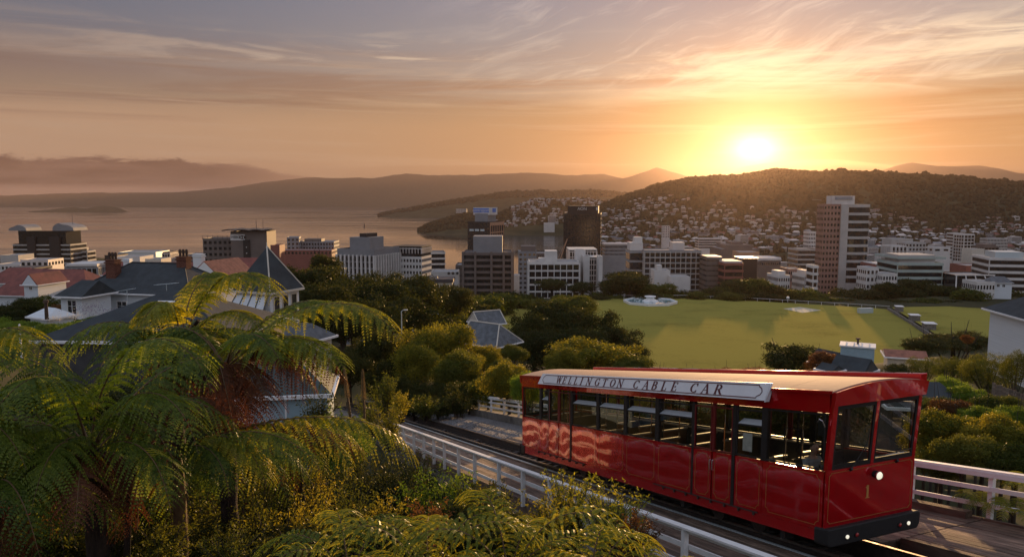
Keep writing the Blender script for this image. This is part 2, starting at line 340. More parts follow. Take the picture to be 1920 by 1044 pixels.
def height(x, y):
    r = math.hypot(x, y)
    if y > 150 or r > 400:
        # far ground: terrace of the sports ground, scarp, reclaimed flat, shore, far hills
        pass
    # near hillside by inverse distance of the control points
    if y < 200 and r < 330:
        sw = sz = 0.0
        for cx, cy, cz in _cw:
            d2 = (x - cx) ** 2 + (y - cy) ** 2 + 6.0
            w = 1.0 / (d2 * d2) ** 0.85; sw += w; sz += w * cz
        near = sz / sw
    else: near = 84.0
    if y < 0: near = lerp(near, 116, sstep(0, -30, y))
    fy = sstep(140, 175, y)
    # terrace
    ter = OZ - 0.6
    px = x / max(y, 1) * FOC + 960
    edge = interp([(-2000, 150), (400, 170), (760, 215), (900, 300), (2600, 320)], px)
    scarp = sstep(edge - 5, edge + 190, y)
    far = lerp(ter, 3.2, scarp)
    if px < 800: far -= 0
    h = lerp(near, far, fy)
    # railway formation
    u, w = uw(x, y)
    if -30 < u < 75 and abs(w - 1.5) < 14:
        f = sstep(14, 5.5, abs(w - 1.6)); hz = TO.z - TTAN * u - 1.35
        h = lerp(h, hz, f * sstep(75, 55, u) * sstep(-30, -14, u))
    # shore: where the land sinks under the harbour
    if y > 700:
        sh = interp([(-3000, 1000), (-200, 1250), (0, 1450), (200, 1500), (330, 1480), (380, 1180), (560, 1080), (640, 1250), (760, 1150), (860, 1000), (1000, 980),
                     (1060, 1100), (1130, 1250), (1180, 1500), (1260, 2050), (1300, 5000), (6000, 5000)], px)
        h = lerp(h, -6, sstep(sh, sh + 12, y))
    # Mount Victoria like ridge behind the city
    if y > 1150:
        ry = interp([(1060, 60), (1120, 88), (1150, 104), (1200, 130), (1260, 156), (1330, 180), (1450, 200), (1560, 196), (1650, 190), (1720, 185), (1800, 174), (1860, 168),
                     (1960, 160), (2300, 170), (3200, 120)], px)
        prof = interp([(1150, 3), (1400, 8), (1650, 22), (1900, 60), (2120, 128), (2300, 192), (2450, 190), (2750, 110), (3300, 10), (3600, -6)], y) / 192.0
        onl = sstep(1075, 1130, px)
        n = fbm(x / 210, y / 210, 1.0) * 16
        hh = prof * (ry + 2) + n * sstep(1500, 2000, y) * prof
        h = max(h, lerp(-8, hh, onl)) if px > 1000 else h
        # spur with houses reaching to the left (Roseneath)
        sy = interp([(760, -10), (778, -4), (785, 4), (800, 20), (830, 40), (870, 62), (910, 56), (935, 66), (960, 84), (1000, 108), (1060, 116), (1130, 112), (1180, 90), (1260, 60)], px)
        band = math.exp(-((y - 2760) / 190.0) ** 2)
        hs = sy * band * (1 + .10 * fbm(x / 90, y / 90, 4)) - 6 * (1 - band)
        if 750 < px < 1300: h = max(h, hs)
    if y > 4300:
        sy = interp([(690, -10), (703, -4), (712, 5), (740, 30), (790, 60), (840, 96), (880, 120), (930, 146), (980, 162), (1080, 166), (1150, 156), (1300, 150), (1700, 150)], px)
        band = math.exp(-((y - 5150) / 330.0) ** 2)
        if px > 680: h = max(h, sy * band * (1 + .10 * fbm(x / 120, y / 120, 9)) - 8 * (1 - band))
    # island
    if 6000 < y < 7800 and -40 < px < 300:
        sy = interp([(36, -3), (50, 0), (100, 24), (140, 44), (165, 34), (200, 60), (226, 44), (240, 6), (250, -4)], px)
        band = math.exp(-((y - 6850) / 260.0) ** 2)
        h = max(h, sy * band * (1 + .12 * fbm(x / 80, y / 80, 2)) - 6 * (1 - band))
    # far ranges across the harbour
    if y > 10300:
        sy = interp([(-1500, 200), (0, 215), (330, 240), (440, 330), (500, 430), (560, 495), (600, 520), (640, 500), (680, 515), (700, 498), (765, 590), (800, 560), (880, 560), (1000, 605),
                     (1060, 555), (1130, 575), (1170, 500), (1230, 700), (1290, 520), (1400, 400), (1600, 500), (1670, 720), (1700, 790), (1750, 720), (1830, 740), (1900, 690), (2000, 600), (3500, 500)], px)
        prof = interp([(10300, 0), (10800, .02), (11300, .20), (12200, .55), (13300, .95), (14000, 1), (14500, .9)], y)
        h = max(-6, sy * prof + 38 * fbm(x / 900, y / 900, 6) * sstep(10900, 12500, y) * (1.2 - prof) + 14 * fbm(x / 260, y / 260, 6, 3) * prof)
        if prof <= 0: h = -6
    elif y > 3700 and h < 3 and px < 1300: h = -6
    h += 0.25 * fbm(x / 7, y / 7, 0) * sstep(3, 12, r) * (1 - sstep(100, 140, y))
    return h

def build_ground():
    m, nt, b = new_mat('earth_and_scrub'); N = nt.nodes; L = nt.links
    geo = N.new('ShaderNodeNewGeometry')
    n = N.new('ShaderNodeTexNoise'); L.new(geo.outputs['Position'], n.inputs['Vector']); n.inputs['Scale'].default_value = .02; n.inputs['Detail'].default_value = 9; n.inputs['Roughness'].default_value = .65
    cr = N.new('ShaderNodeValToRGB'); L.new(n.outputs[0], cr.inputs[0])
    cr.color_ramp.elements[0].position = .35; cr.color_ramp.elements[0].color = (.026, .030, .014, 1)
    cr.color_ramp.elements[1].position = .68; cr.color_ramp.elements[1].color = (.075, .068, .032, 1)
    L.new(cr.outputs[0], b.inputs['Base Color']); b.inputs['Roughness'].default_value = 1; b.inputs['Specular IOR Level'].default_value = .1
    rs = [0.0, 1.2, 2.2]
    while rs[-1] < 15500: rs.append(rs[-1] * (1.030 if rs[-1] < 60 else 1.024 if rs[-1] < 2000 else 1.02) + .25)
    ths = []
    a = -180.0
    while a < 180:
        ths.append(a); a += 0.35 if -37 <= a < 37 else 3.0
    v = []; f = []
    nT = len(ths)
    for r in rs:
        for t in ths:
            x = r * math.sin(R(t)); y = r * math.cos(R(t))
            v.append((x, y, height(x, y) if y > -20 else (116 if r < 300 else lerp(116, 40, sstep(300, 3000, r)))))
    for i in range(len(rs) - 1):
        for j in range(nT):
            a = i * nT + j; c = i * nT + (j + 1) % nT
            f.append((a, c, c + nT, a + nT))
    me = bpy.data.meshes.new('ground'); me.from_pydata(v, [], f); me.materials.append(m); me.polygons.foreach_set('use_smooth', [True] * len(f)); me.update()
    o = bpy.data.objects.new('ground', me); COL.objects.link(o); o['kind'] = 'structure'
    # normals must point up
    if me.polygons[len(f) // 2].normal.z < 0: me.flip_normals()
build_ground()

def build_sea():
    m, nt, b = new_mat('harbour_water'); N = nt.nodes; L = nt.links
    geo = N.new('ShaderNodeNewGeometry')
    b.inputs['Base Color'].default_value = (.018, .022, .022, 1); b.inputs['IOR'].default_value = 1.33
    mp = N.new('ShaderNodeMapping'); L.new(geo.outputs['Position'], mp.inputs[0]); mp.inputs['Scale'].default_value = (.25, 1, 1)
    n = N.new('ShaderNodeTexNoise'); L.new(mp.outputs[0], n.inputs['Vector']); n.inputs['Scale'].default_value = .12; n.inputs['Detail'].default_value = 6; n.inputs['Roughness'].default_value = .6
    big = N.new('ShaderNodeTexNoise'); L.new(mp.outputs[0], big.inputs['Vector']); big.inputs['Scale'].default_value = .0035; big.inputs['Detail'].default_value = 6; big.inputs['Roughness'].default_value = .62; big.inputs['Distortion'].default_value = .8
    mr = N.new('ShaderNodeMapRange'); L.new(big.outputs[0], mr.inputs[0]); mr.inputs[1].default_value = .38; mr.inputs[2].default_value = .66; mr.inputs[3].default_value = .05; mr.inputs[4].default_value = .22
    L.new(mr.outputs[0], b.inputs['Roughness'])
    bp = N.new('ShaderNodeBump'); bp.inputs['Strength'].default_value = .10; bp.inputs['Distance'].default_value = .5
    L.new(n.outputs[0], bp.inputs['Height']); L.new(bp.outputs[0], b.inputs['Normal'])
    mb = MB(); X0 = 15000
    mb.add([(-X0, 500, 0), (X0, 500, 0), (X0, 15400, 0), (-X0, 15400, 0)], [(0, 1, 2, 3)])
    mb.build('sea', m, kind='structure')
build_sea()

# ------------------------------------------------------------------ materials
M = {}
M['white'] = mat('white_paint', (.82, .81, .79), .5, .07, 2.5, bump=.15, bscale=30)
M['wood_deck'] = mat('weathered_deck_timber', (.20, .135, .095), .85, .38, 1.4, bump=.6, bscale=22, stretch=(7, .5, 5), randv=.45)
M['sleeper'] = mat('old_sleeper_timber', (.17, .13, .10), .9, .35, 3, bump=.5, bscale=25, stretch=(.6, 5, 3), randv=.3)
M['steel_dark'] = mat('rusty_dark_steel', (.045, .032, .026), .7, .35, 8)
M['rail_top'] = mat('polished_rail_head', (.55, .48, .42), .28, .10, 8, metal=1.0)
M['ballast_dark'] = mat('oily_ballast', (.045, .038, .032), .95, .4, 6, bump=1.0, bscale=20)
M['gravel'] = mat('grey_gravel', (.22, .21, .21), .95, .45, 14, bump=1.0, bscale=26)
M['concrete'] = mat('stained_concrete', (.20, .18, .155), .9, .35, 1.6, bump=.4, bscale=14, detail=9)
M['galv'] = mat('galvanised_steel', (.52, .60, .62), .4, .08, 12, metal=.3)
def red_paint():
    m, nt, b = new_mat('deep_red_coach_paint'); N = nt.nodes; L = nt.links
    b.inputs['Base Color'].default_value = (.60, .004, .010, 1); b.inputs['Roughness'].default_value = .22
    b.inputs['Metallic'].default_value = .5; b.inputs['Coat Weight'].default_value = 1.0; b.inputs['Coat Roughness'].default_value = .02; b.inputs['Specular IOR Level'].default_value = .4
    tc = N.new('ShaderNodeTexCoord'); n = N.new('ShaderNodeTexNoise'); L.new(tc.outputs['Object'], n.inputs['Vector'])
    n.inputs['Scale'].default_value = .95; n.inputs['Detail'].default_value = 1; n.inputs['Roughness'].default_value = .4
    bp = N.new('ShaderNodeBump'); bp.inputs['Strength'].default_value = .16; bp.inputs['Distance'].default_value = .10
    L.new(n.outputs[0], bp.inputs['Height']); L.new(bp.outputs[0], b.inputs['Normal']); L.new(bp.outputs[0], b.inputs['Coat Normal'])
    d = N.new('ShaderNodeTexNoise'); L.new(tc.outputs['Object'], d.inputs['Vector']); d.inputs['Scale'].default_value = 3; d.inputs['Detail'].default_value = 8
    mr = N.new('ShaderNodeMapRange'); L.new(d.outputs[0], mr.inputs[0]); mr.inputs[1].default_value = .35; mr.inputs[2].default_value = .75; mr.inputs[3].default_value = .10; mr.inputs[4].default_value = .26
    L.new(mr.outputs[0], b.inputs['Roughness'])
    # dust and scuffs
    g = N.new('ShaderNodeTexNoise'); L.new(tc.outputs['Object'], g.inputs['Vector']); g.inputs['Scale'].default_value = 2.2; g.inputs['Detail'].default_value = 12; g.inputs['Roughness'].default_value = .72
    gr = N.new('ShaderNodeMapRange'); L.new(g.outputs[0], gr.inputs[0]); gr.inputs[1].default_value = .50; gr.inputs[2].default_value = .78; gr.inputs[3].default_value = 0; gr.inputs[4].default_value = .38
    mx = N.new('ShaderNodeMix'); mx.data_type = 'RGBA'; L.new(gr.outputs[0], mx.inputs[0]); mx.inputs[6].default_value = (.60, .004, .010, 1); mx.inputs[7].default_value = (.20, .045, .035, 1); L.new(mx.outputs[2], b.inputs['Base Color'])
    return m
M['red'] = red_paint()
M['red_flat'] = mat('red_door_post_paint', (.14, .008, .010), .4, .1, 5)
M['black'] = mat('black_painted_frame', (.010, .009, .009), .6, .2, 6)
M['rubber'] = mat('black_rubber', (.012, .012, .012), .7, .2, 8)
M['roof'] = mat('cream_roof_paint', (.42, .27, .20), .8, .10, .8, spec=.15, bump=.12, bscale=3, detail=8)
M['signwhite'] = mat('white_sign_board', (.74, .75, .76), .45, .04, 2)
M['signink'] = mat('maroon_sign_paint', (.10, .012, .016), .5, .1, 5)
M['gold'] = mat('gold_coach_line', (.50, .25, .07), .4, .12, 8)
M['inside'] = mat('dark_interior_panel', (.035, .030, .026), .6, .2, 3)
M['seatback'] = mat('brown_seat_panel', (.26, .12, .045), .45, .15, 3)
M['cream'] = mat('cream_ledge', (.42, .33, .22), .5, .08, 3)
M['chrome'] = mat('chrome', (.75, .75, .75), .15, .03, 6, metal=1.0)
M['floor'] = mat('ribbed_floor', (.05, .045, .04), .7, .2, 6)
M['lens'] = mat('lamp_lens', (.80, .78, .66), .12, .05, 30, coat=1.0)
M['redlens'] = mat('red_lamp_lens', (.35, .012, .012), .15, .1, 20, coat=1.0)
M['paper'] = mat('notice_paper', (.62, .60, .56), .7, .1, 10)
M['vent'] = mat('sky_reflection_toned_pane', (.62, .66, .68), .25, .04, 3, coat=.6)  # glass given the pale tone of reflected sky as its own colour
def glass_mat(name, tint=(.74, .77, .74), refl=1.0, base=.06):
    m = bpy.data.materials.new(name); m.use_nodes = True; nt = m.node_tree; N = nt.nodes; L = nt.links; N.clear()
    t = N.new('ShaderNodeBsdfTransparent'); t.inputs[0].default_value = (*tint, 1)
    g = N.new('ShaderNodeBsdfGlossy'); g.inputs['Roughness'].default_value = .02; g.inputs[0].default_value = (1, 1, 1, 1)
    fr = N.new('ShaderNodeLayerWeight'); fr.inputs[0].default_value = .5
    pw = N.new('ShaderNodeMath'); pw.operation = 'POWER'; L.new(fr.outputs['Facing'], pw.inputs[0]); pw.inputs[1].default_value = 4.0
    a = N.new('ShaderNodeMath'); a.operation = 'MULTIPLY_ADD'; L.new(pw.outputs[0], a.inputs[0]); a.inputs[1].default_value = refl; a.inputs[2].default_value = base; a.use_clamp = True
    mx = N.new('ShaderNodeMixShader'); L.new(a.outputs[0], mx.inputs[0]); L.new(t.outputs[0], mx.inputs[1]); L.new(g.outputs[0], mx.inputs[2])
    o = N.new('ShaderNodeOutputMaterial'); L.new(mx.outputs[0], o.inputs[0]); return m
M['glass'] = glass_mat('car_window_glass')
M['bglass'] = mat('dark_building_glass', (.020, .022, .024), .12, .3, .4, spec=.8)

def lamp_mat():
    m = mat('lit_headlamp_lens', (.80, .78, .66), .12, .05, 30, coat=1.0); b = m.node_tree.nodes['Principled BSDF']
    b.inputs['Emission Color'].default_value = (1, .93, .72, 1); b.inputs['Emission Strength'].default_value = .45; return m
M['lens'] = lamp_mat()
M['skin'] = mat('skin', (.40, .23, .16), .55, .1, 6); M['shirt'] = mat('pale_shirt_cloth', (.30, .29, .28), .85, .15, 9); M['hair'] = mat('dark_hair', (.03, .02, .015), .7, .2, 20); M['trouser'] = mat('dark_trouser_cloth', (.03, .03, .035), .9, .2, 9)

# ------------------------------------------------------------------ railway, decks and railings
def tbox(mb, u0, u1, w0, w1, v0, v1, mi=0):
    """box given in track coordinates, sheared with the gradient"""
    mb.hexa([T(u0, w0, v0), T(u0, w1, v0), T(u1, w1, v0), T(u1, w0, v0), T(u0, w0, v1), T(u0, w1, v1), T(u1, w1, v1), T(u1, w0, v1)], mi)
def build_track():
    rnd = random.Random(5)
    t = empty('railway_track', TO, TYAW, 'narrow gauge railway track with pale sleepers running downhill under the red cable car', 'railway track')
    for w in (.64, 1.90):
        mb = MB(); tbox(mb, -9, 62, w - .06, w + .06, -.86, -.84); tbox(mb, -9, 62, w - .015, w + .015, -.84, -.50)
        tbox(mb, -9, 62, w - .05, w + .05, -.84, -.79)
        r = mb.build('rail', M['steel_dark'], t)
        mb = MB(); tbox(mb, -9, 62, w - .036, w + .036, -.50, -.45); mb.build('rail_head', M['rail_top'], r)
    mb = MB(); tbox(mb, 0, .24, .15, 2.42, -.98, -.865); sm = mb.mesh('sleeper', M['sleeper'])
    u = -8.4
    while u < 61:
        o = inst(sm, 'sleeper', t, T(u, 0, 0), (0, 0, rnd.uniform(-.012, .012))); u += .68
    # cable and guide pulleys between the rails
    mb = MB(); mb.tube([T(u, 1.27, -.74) for u in (-9, 20, 62)], .018, 6); mb.build('haulage_cable', M['steel_dark'], t)
    for k, u in enumerate((19.6, 25.0, 31.0, 37.5, 44.0)):
        mb = MB(); tbox(mb, u - .22, u + .22, 1.08, 1.14, -.87, -.62); tbox(mb, u - .22, u + .22, 1.40, 1.46, -.87, -.62)
        p = mb.build('pulley_bracket', M['steel_dark'], t)
        mb = MB(); c = Vector(T(u, 1.27, -.74)); n = 12
        mb.tube([c + Vector((-.11, 0, 0)), c + Vector((-.03, 0, 0)), c + Vector((.03, 0, 0)), c + Vector((.11, 0, 0))], [.15, .11, .11, .15], 12); mb.build('pulley', M['steel_dark'], p)
    # bed under the rails
    mb = MB(); tbox(mb, -12, 62, -.3, 3.0, -1.25, -.97); mb.build('track_bed', M['ballast_dark'], kind='structure').location = TO
    bpy.data.objects['track_bed'].rotation_euler = (0, 0, TYAW)
    mb = MB(); tbox(mb, 24, 62, 2.35, 5.4, -1.2, -.66)
    o = mb.build('gravel_path', M['gravel'], kind='structure'); o.location = TO; o.rotation_euler = (0, 0, TYAW)
    rr = random.Random(8); mb = MB()
    for k in range(5200):
        u = rr.uniform(24, 56); w = rr.uniform(2.45, 4.3); s = rr.uniform(.02, .055); p = Vector(T(u, w, -.66 + s * .3))
        q = [p + Vector((rr.uniform(-s, s), rr.uniform(-s, s), rr.uniform(0, s))) for _ in range(4)]
        mb.add(q, [(0, 1, 2), (0, 2, 3), (0, 3, 1), (1, 3, 2)])
    o = mb.build('loose_gravel', M['gravel'], kind='stuff'); o.location = TO; o.rotation_euler = (0, 0, TYAW)
build_track()

def build_decks():
    rnd = random.Random(11)
    def deck(w0, w1, u0, u1, lab, nm='boardwalk', pl=4.8, off=0.0):
        d = empty(nm, TO, TYAW, lab, 'boardwalk'); n = round((w1 - w0) / .235); pw = (w1 - w0) / n
        ms = {}
        for k in range(n):
            w = w0 + k * pw; u = u0 - rnd.choice((0, 0, 2.4))
            while u < u1:
                e = min(u + pl, u1); s = max(u, u0)
                if e - s > .3:
                    key = round(e - s, 2)
                    if key not in ms:
                        mb = MB(); tbox(mb, .006, key - .006, .005, pw - .007, -.05, 0); ms[key] = mb.mesh('plank', M['wood_deck'])
                    inst(ms[key], 'plank', d, T(s, w, -.60 + rnd.uniform(-.006, .006)), (0, 0, rnd.uniform(-.0012, .0012)))
                u += pl
        mb = MB(); u = u0 + .1
        while u < u1: tbox(mb, u, u + .12, w0, w1, -.85, -.662); u += 1.2
        mb.build('joist', M['wood_deck'], d, kind='stuff')
        mb = MB(); tbox(mb, u0, u1, w0 - .09, w0 - .012, -.95, -.56); tbox(mb, u0, u1, w1 + .012, w1 + .09, -.95, -.56)
        mb.build('edge_beam', M['wood_deck'], d); return d
    deck(-2.32, .30, -9.2, 42, 'weathered brown plank walkway between the near white railing and the rails')
    deck(3.02, 5.62, -9.2, .62, 'sunlit weathered plank deck beside the front of the cable car', pl=9.9)
    deck(2.42, 5.62, .66, 24, 'plank deck on the far side of the cable car behind its body', pl=5.9)
    # raised kerb timber along the far edge of the deck
    mb = MB(); tbox(mb, .9, 22, 5.42, 5.66, -.59, -.42); o = mb.build('kerb_timber', M['wood_deck']); o.location = TO; o.rotation_euler = (0, 0, TYAW)
    tag(o, 'heavy brown kerb timber along the outer edge of the plank deck', 'timber beam')
    # pale steel strip at the track side
    mb = MB(); tbox(mb, -9, 38, .36, .42, -.66, -.53); o = mb.build('steel_edge_strip', M['galv']); o.location = TO; o.rotation_euler = (0, 0, TYAW)
    tag(o, 'thin pale steel edge strip between the plank walkway and the near rail', 'steel strip')
    # parapet
    mb = MB(); tbox(mb, 24.2, 50, 5.5, 6.0, -1.6, -.22)
    for u in (50.0, 24.0): tbox(mb, u, u + .4, 5.35, 6.1, -1.6, -.12)
    o = mb.build('concrete_parapet', M['concrete'], bevel=.03); o.location = TO; o.rotation_euler = (0, 0, TYAW)
    tag(o, 'stained low concrete parapet wall under the far white railing', 'wall')
    mb = MB(); tbox(mb, -10, 60, -2.5, 5.8, -3.2, -.98); o = mb.build('viaduct', M['concrete'], kind='structure'); o.location = TO; o.rotation_euler = (0, 0, TYAW)
build_decks()

def railing(lab, w, u0, u1, posts, vb, h, side, name='white_railing'):
    g = empty(name, TO, TYAW, lab, 'railing', 'white timber railings along the railway')
    mb = MB(); tbox(mb, -.055, .055, -.055, .055, 0, h - .05); pm = mb.mesh('post', M['white'])
    for u in posts: inst(pm, 'post', g, T(u, w, vb))
    s = side * .085
    lst = [u0] + [p for k, p in enumerate(posts) if k % 2 == 1 and u0 < p < u1] + [u1]
    for a, b in zip(lst, lst[1:]):
        if b - a < .1: continue
        mb = MB(); tbox(mb, a + .004, b - .004, w - .085, w + .085, vb + h - .045, vb + h); 
        tbox(mb, a + .004, b - .004, w + s - .022, w + s + .022, vb + h - .165, vb + h - .047); mb.build('top_rail', M['white'], g)
        for f in (.63, .30):
            mb = MB(); tbox(mb, a + .004, b - .004, w + s - .022, w + s + .022, vb + h * f - .055, vb + h * f + .055); mb.build('lower_rail', M['white'], g)
    return g
railing('white timber railing running beside the walkway between the garden and the rails', -2.48, -6, 27.5, [-5.2, -3.05, -.9, 1.26, 3.4, 5.6, 7.8, 9.8, 11.9, 14.4, 16.35, 18.3, 19.9, 21.6, 23.4, 25.4, 27.4], -.72, 1.22, 1)
railing('white railing standing on the concrete parapet beyond the far end of the cable car', 5.75, 25.2, 46.2, [25.5, 27.6, 29.8, 32.2, 34.6, 37.1, 39.6, 42.3, 45.1], -.22, 1.0, -1)
railing('white railing on the sunlit plank deck at the right edge beside the car front', 5.78, -9, 24, [-8.2, -6.0, -3.8, -1.6, .55, 2.7, 4.9, 7.1, 9.3, 11.5, 13.7, 15.9, 18.1, 20.3, 22.5], -.60, 1.22, -1)

# ------------------------------------------------------------------ cable car
CL = 15.7; CW = 2.45
def GL():
    """serif capitals as strokes: (x0,y0,x1,y1,thickness) in a unit-high box, width"""
    k, t, s = .16, .06, .05
    g = {}
    def ser(x, y, w=.26): return (x - w / 2, y, x + w / 2, y, s)
    g['L'] = (.62, [(.16, 0, .16, 1, k), ser(.16, 0), ser(.16, 1), (.1, .025, .58, .025, s), (.58, 0, .58, .28, s)])
    g['I'] = (.34, [(.17, 0, .17, 1, k), ser(.17, 0, .3), ser(.17, 1, .3)])
    g['E'] = (.66, [(.16, 0, .16, 1, k), ser(.16, 0), ser(.16, 1), (.1, .025, .6, .025, s), (.6, 0, .6, .26, s), (.1, .975, .58, .975, s), (.58, 1, .58, .76, s), (.2, .5, .46, .5, s), (.46, .4, .46, .62, s)])
    g['T'] = (.70, [(.35, 0, .35, 1, k), ser(.35, 0), (.03, .975, .67, .975, s), (.04, 1, .04, .76, s), (.66, 1, .66, .76, s)])
    g['W'] = (1.1, [(.12, 1, .34, 0, k), (.34, 0, .55, 1, t), (.55, 1, .77, 0, k), (.77, 0, .98, 1, t), ser(.12, 1), ser(.55, 1, .2), ser(.98, 1, .22)])
    g['N'] = (.86, [(.14, 0, .14, 1, t), (.12, 1, .72, 0, k), (.72, 0, .72, 1, t), ser(.14, 0, .24), ser(.10, 1, .2), ser(.72, 1, .24)])
    g['A'] = (.84, [(.12, 0, .42, 1, t), (.42, 1, .72, 0, k), (.24, .34, .60, .34, s), ser(.12, 0, .24), ser(.72, 0, .28)])
    def arc(cx, cy, rx, ry, a0, a1, n=10, tk=.15, tn=.06):
        out = []; pr = None
        for i in range(n + 1):
            a = R(a0 + (a1 - a0) * i / n); p = (cx + rx * math.cos(a), cy + ry * math.sin(a))
            if pr: 
                am = R(a0 + (a1 - a0) * (i - .5) / n); out.append((*pr, *p, tn + (tk - tn) * abs(math.cos(am)) ** 1.5))
            pr = p
        return out
    g['O'] = (.86, arc(.43, .5, .32, .47, 0, 360, 20))
    g['C'] = (.78, arc(.44, .5, .34, .47, 48, 312, 16) + [(.68, .98, .68, .70, s), (.68, .02, .68, .26, s)])
    g['G'] = (.84, arc(.44, .5, .34, .47, 48, 330, 16) + [(.68, .98, .68, .70, s), (.70, .06, .70, .46, k * .8), ser(.70, .46, .26)])
    g['R'] = (.80, [(.16, 0, .16, 1, k), ser(.16, 0), (.06, .975, .3, .975, s), (.2, .48, .4, .48, s), (.40, .48, .68, 0, k), ser(.70, 0, .2)] + arc(.34, .73, .24, .245, -90, 90, 8))
    g['B'] = (.72, [(.16, 0, .16, 1, k), (.06, .025, .32, .025, s), (.06, .975, .32, .975, s), (.2, .53, .36, .53, s)] + arc(.33, .765, .22, .21, -90, 90, 8) + arc(.35, .28, .26, .255, -90, 90, 8))
    g['1'] = (.5, [(.26, 0, .26, 1, .2), ser(.26, 0, .42), (.26, 1, .08, .80, .07)])
    return g
GLY = GL()
def letter(mb, ch, x, y, h, place, d=.012, wide=1.0, slant=0.0):
    w, st = GLY[ch]
    for i, (x0, y0, x1, y1, tk) in enumerate(st):
        a = Vector((x0, y0, 0)); b = Vector((x1, y1, 0)); dr = b - a
        if dr.length < 1e-6: continue
        n = Vector((-dr.y, dr.x, 0)).normalized() * tk / 2
        e = d * (1 + .06 * i)
        pts = [a - n, b - n, b + n, a + n]
        lo = [place(x + (p.x + slant * p.y) * h * wide, y + p.y * h, 0.0) for p in pts]; hi = [place(x + (p.x + slant * p.y) * h * wide, y + p.y * h, e) for p in pts]
        mb.add(lo + hi, [(4, 5, 6, 7), (0, 1, 5, 4), (1, 2, 6, 5), (2, 3, 7, 6), (3, 0, 4, 7)])
    return w * h * wide

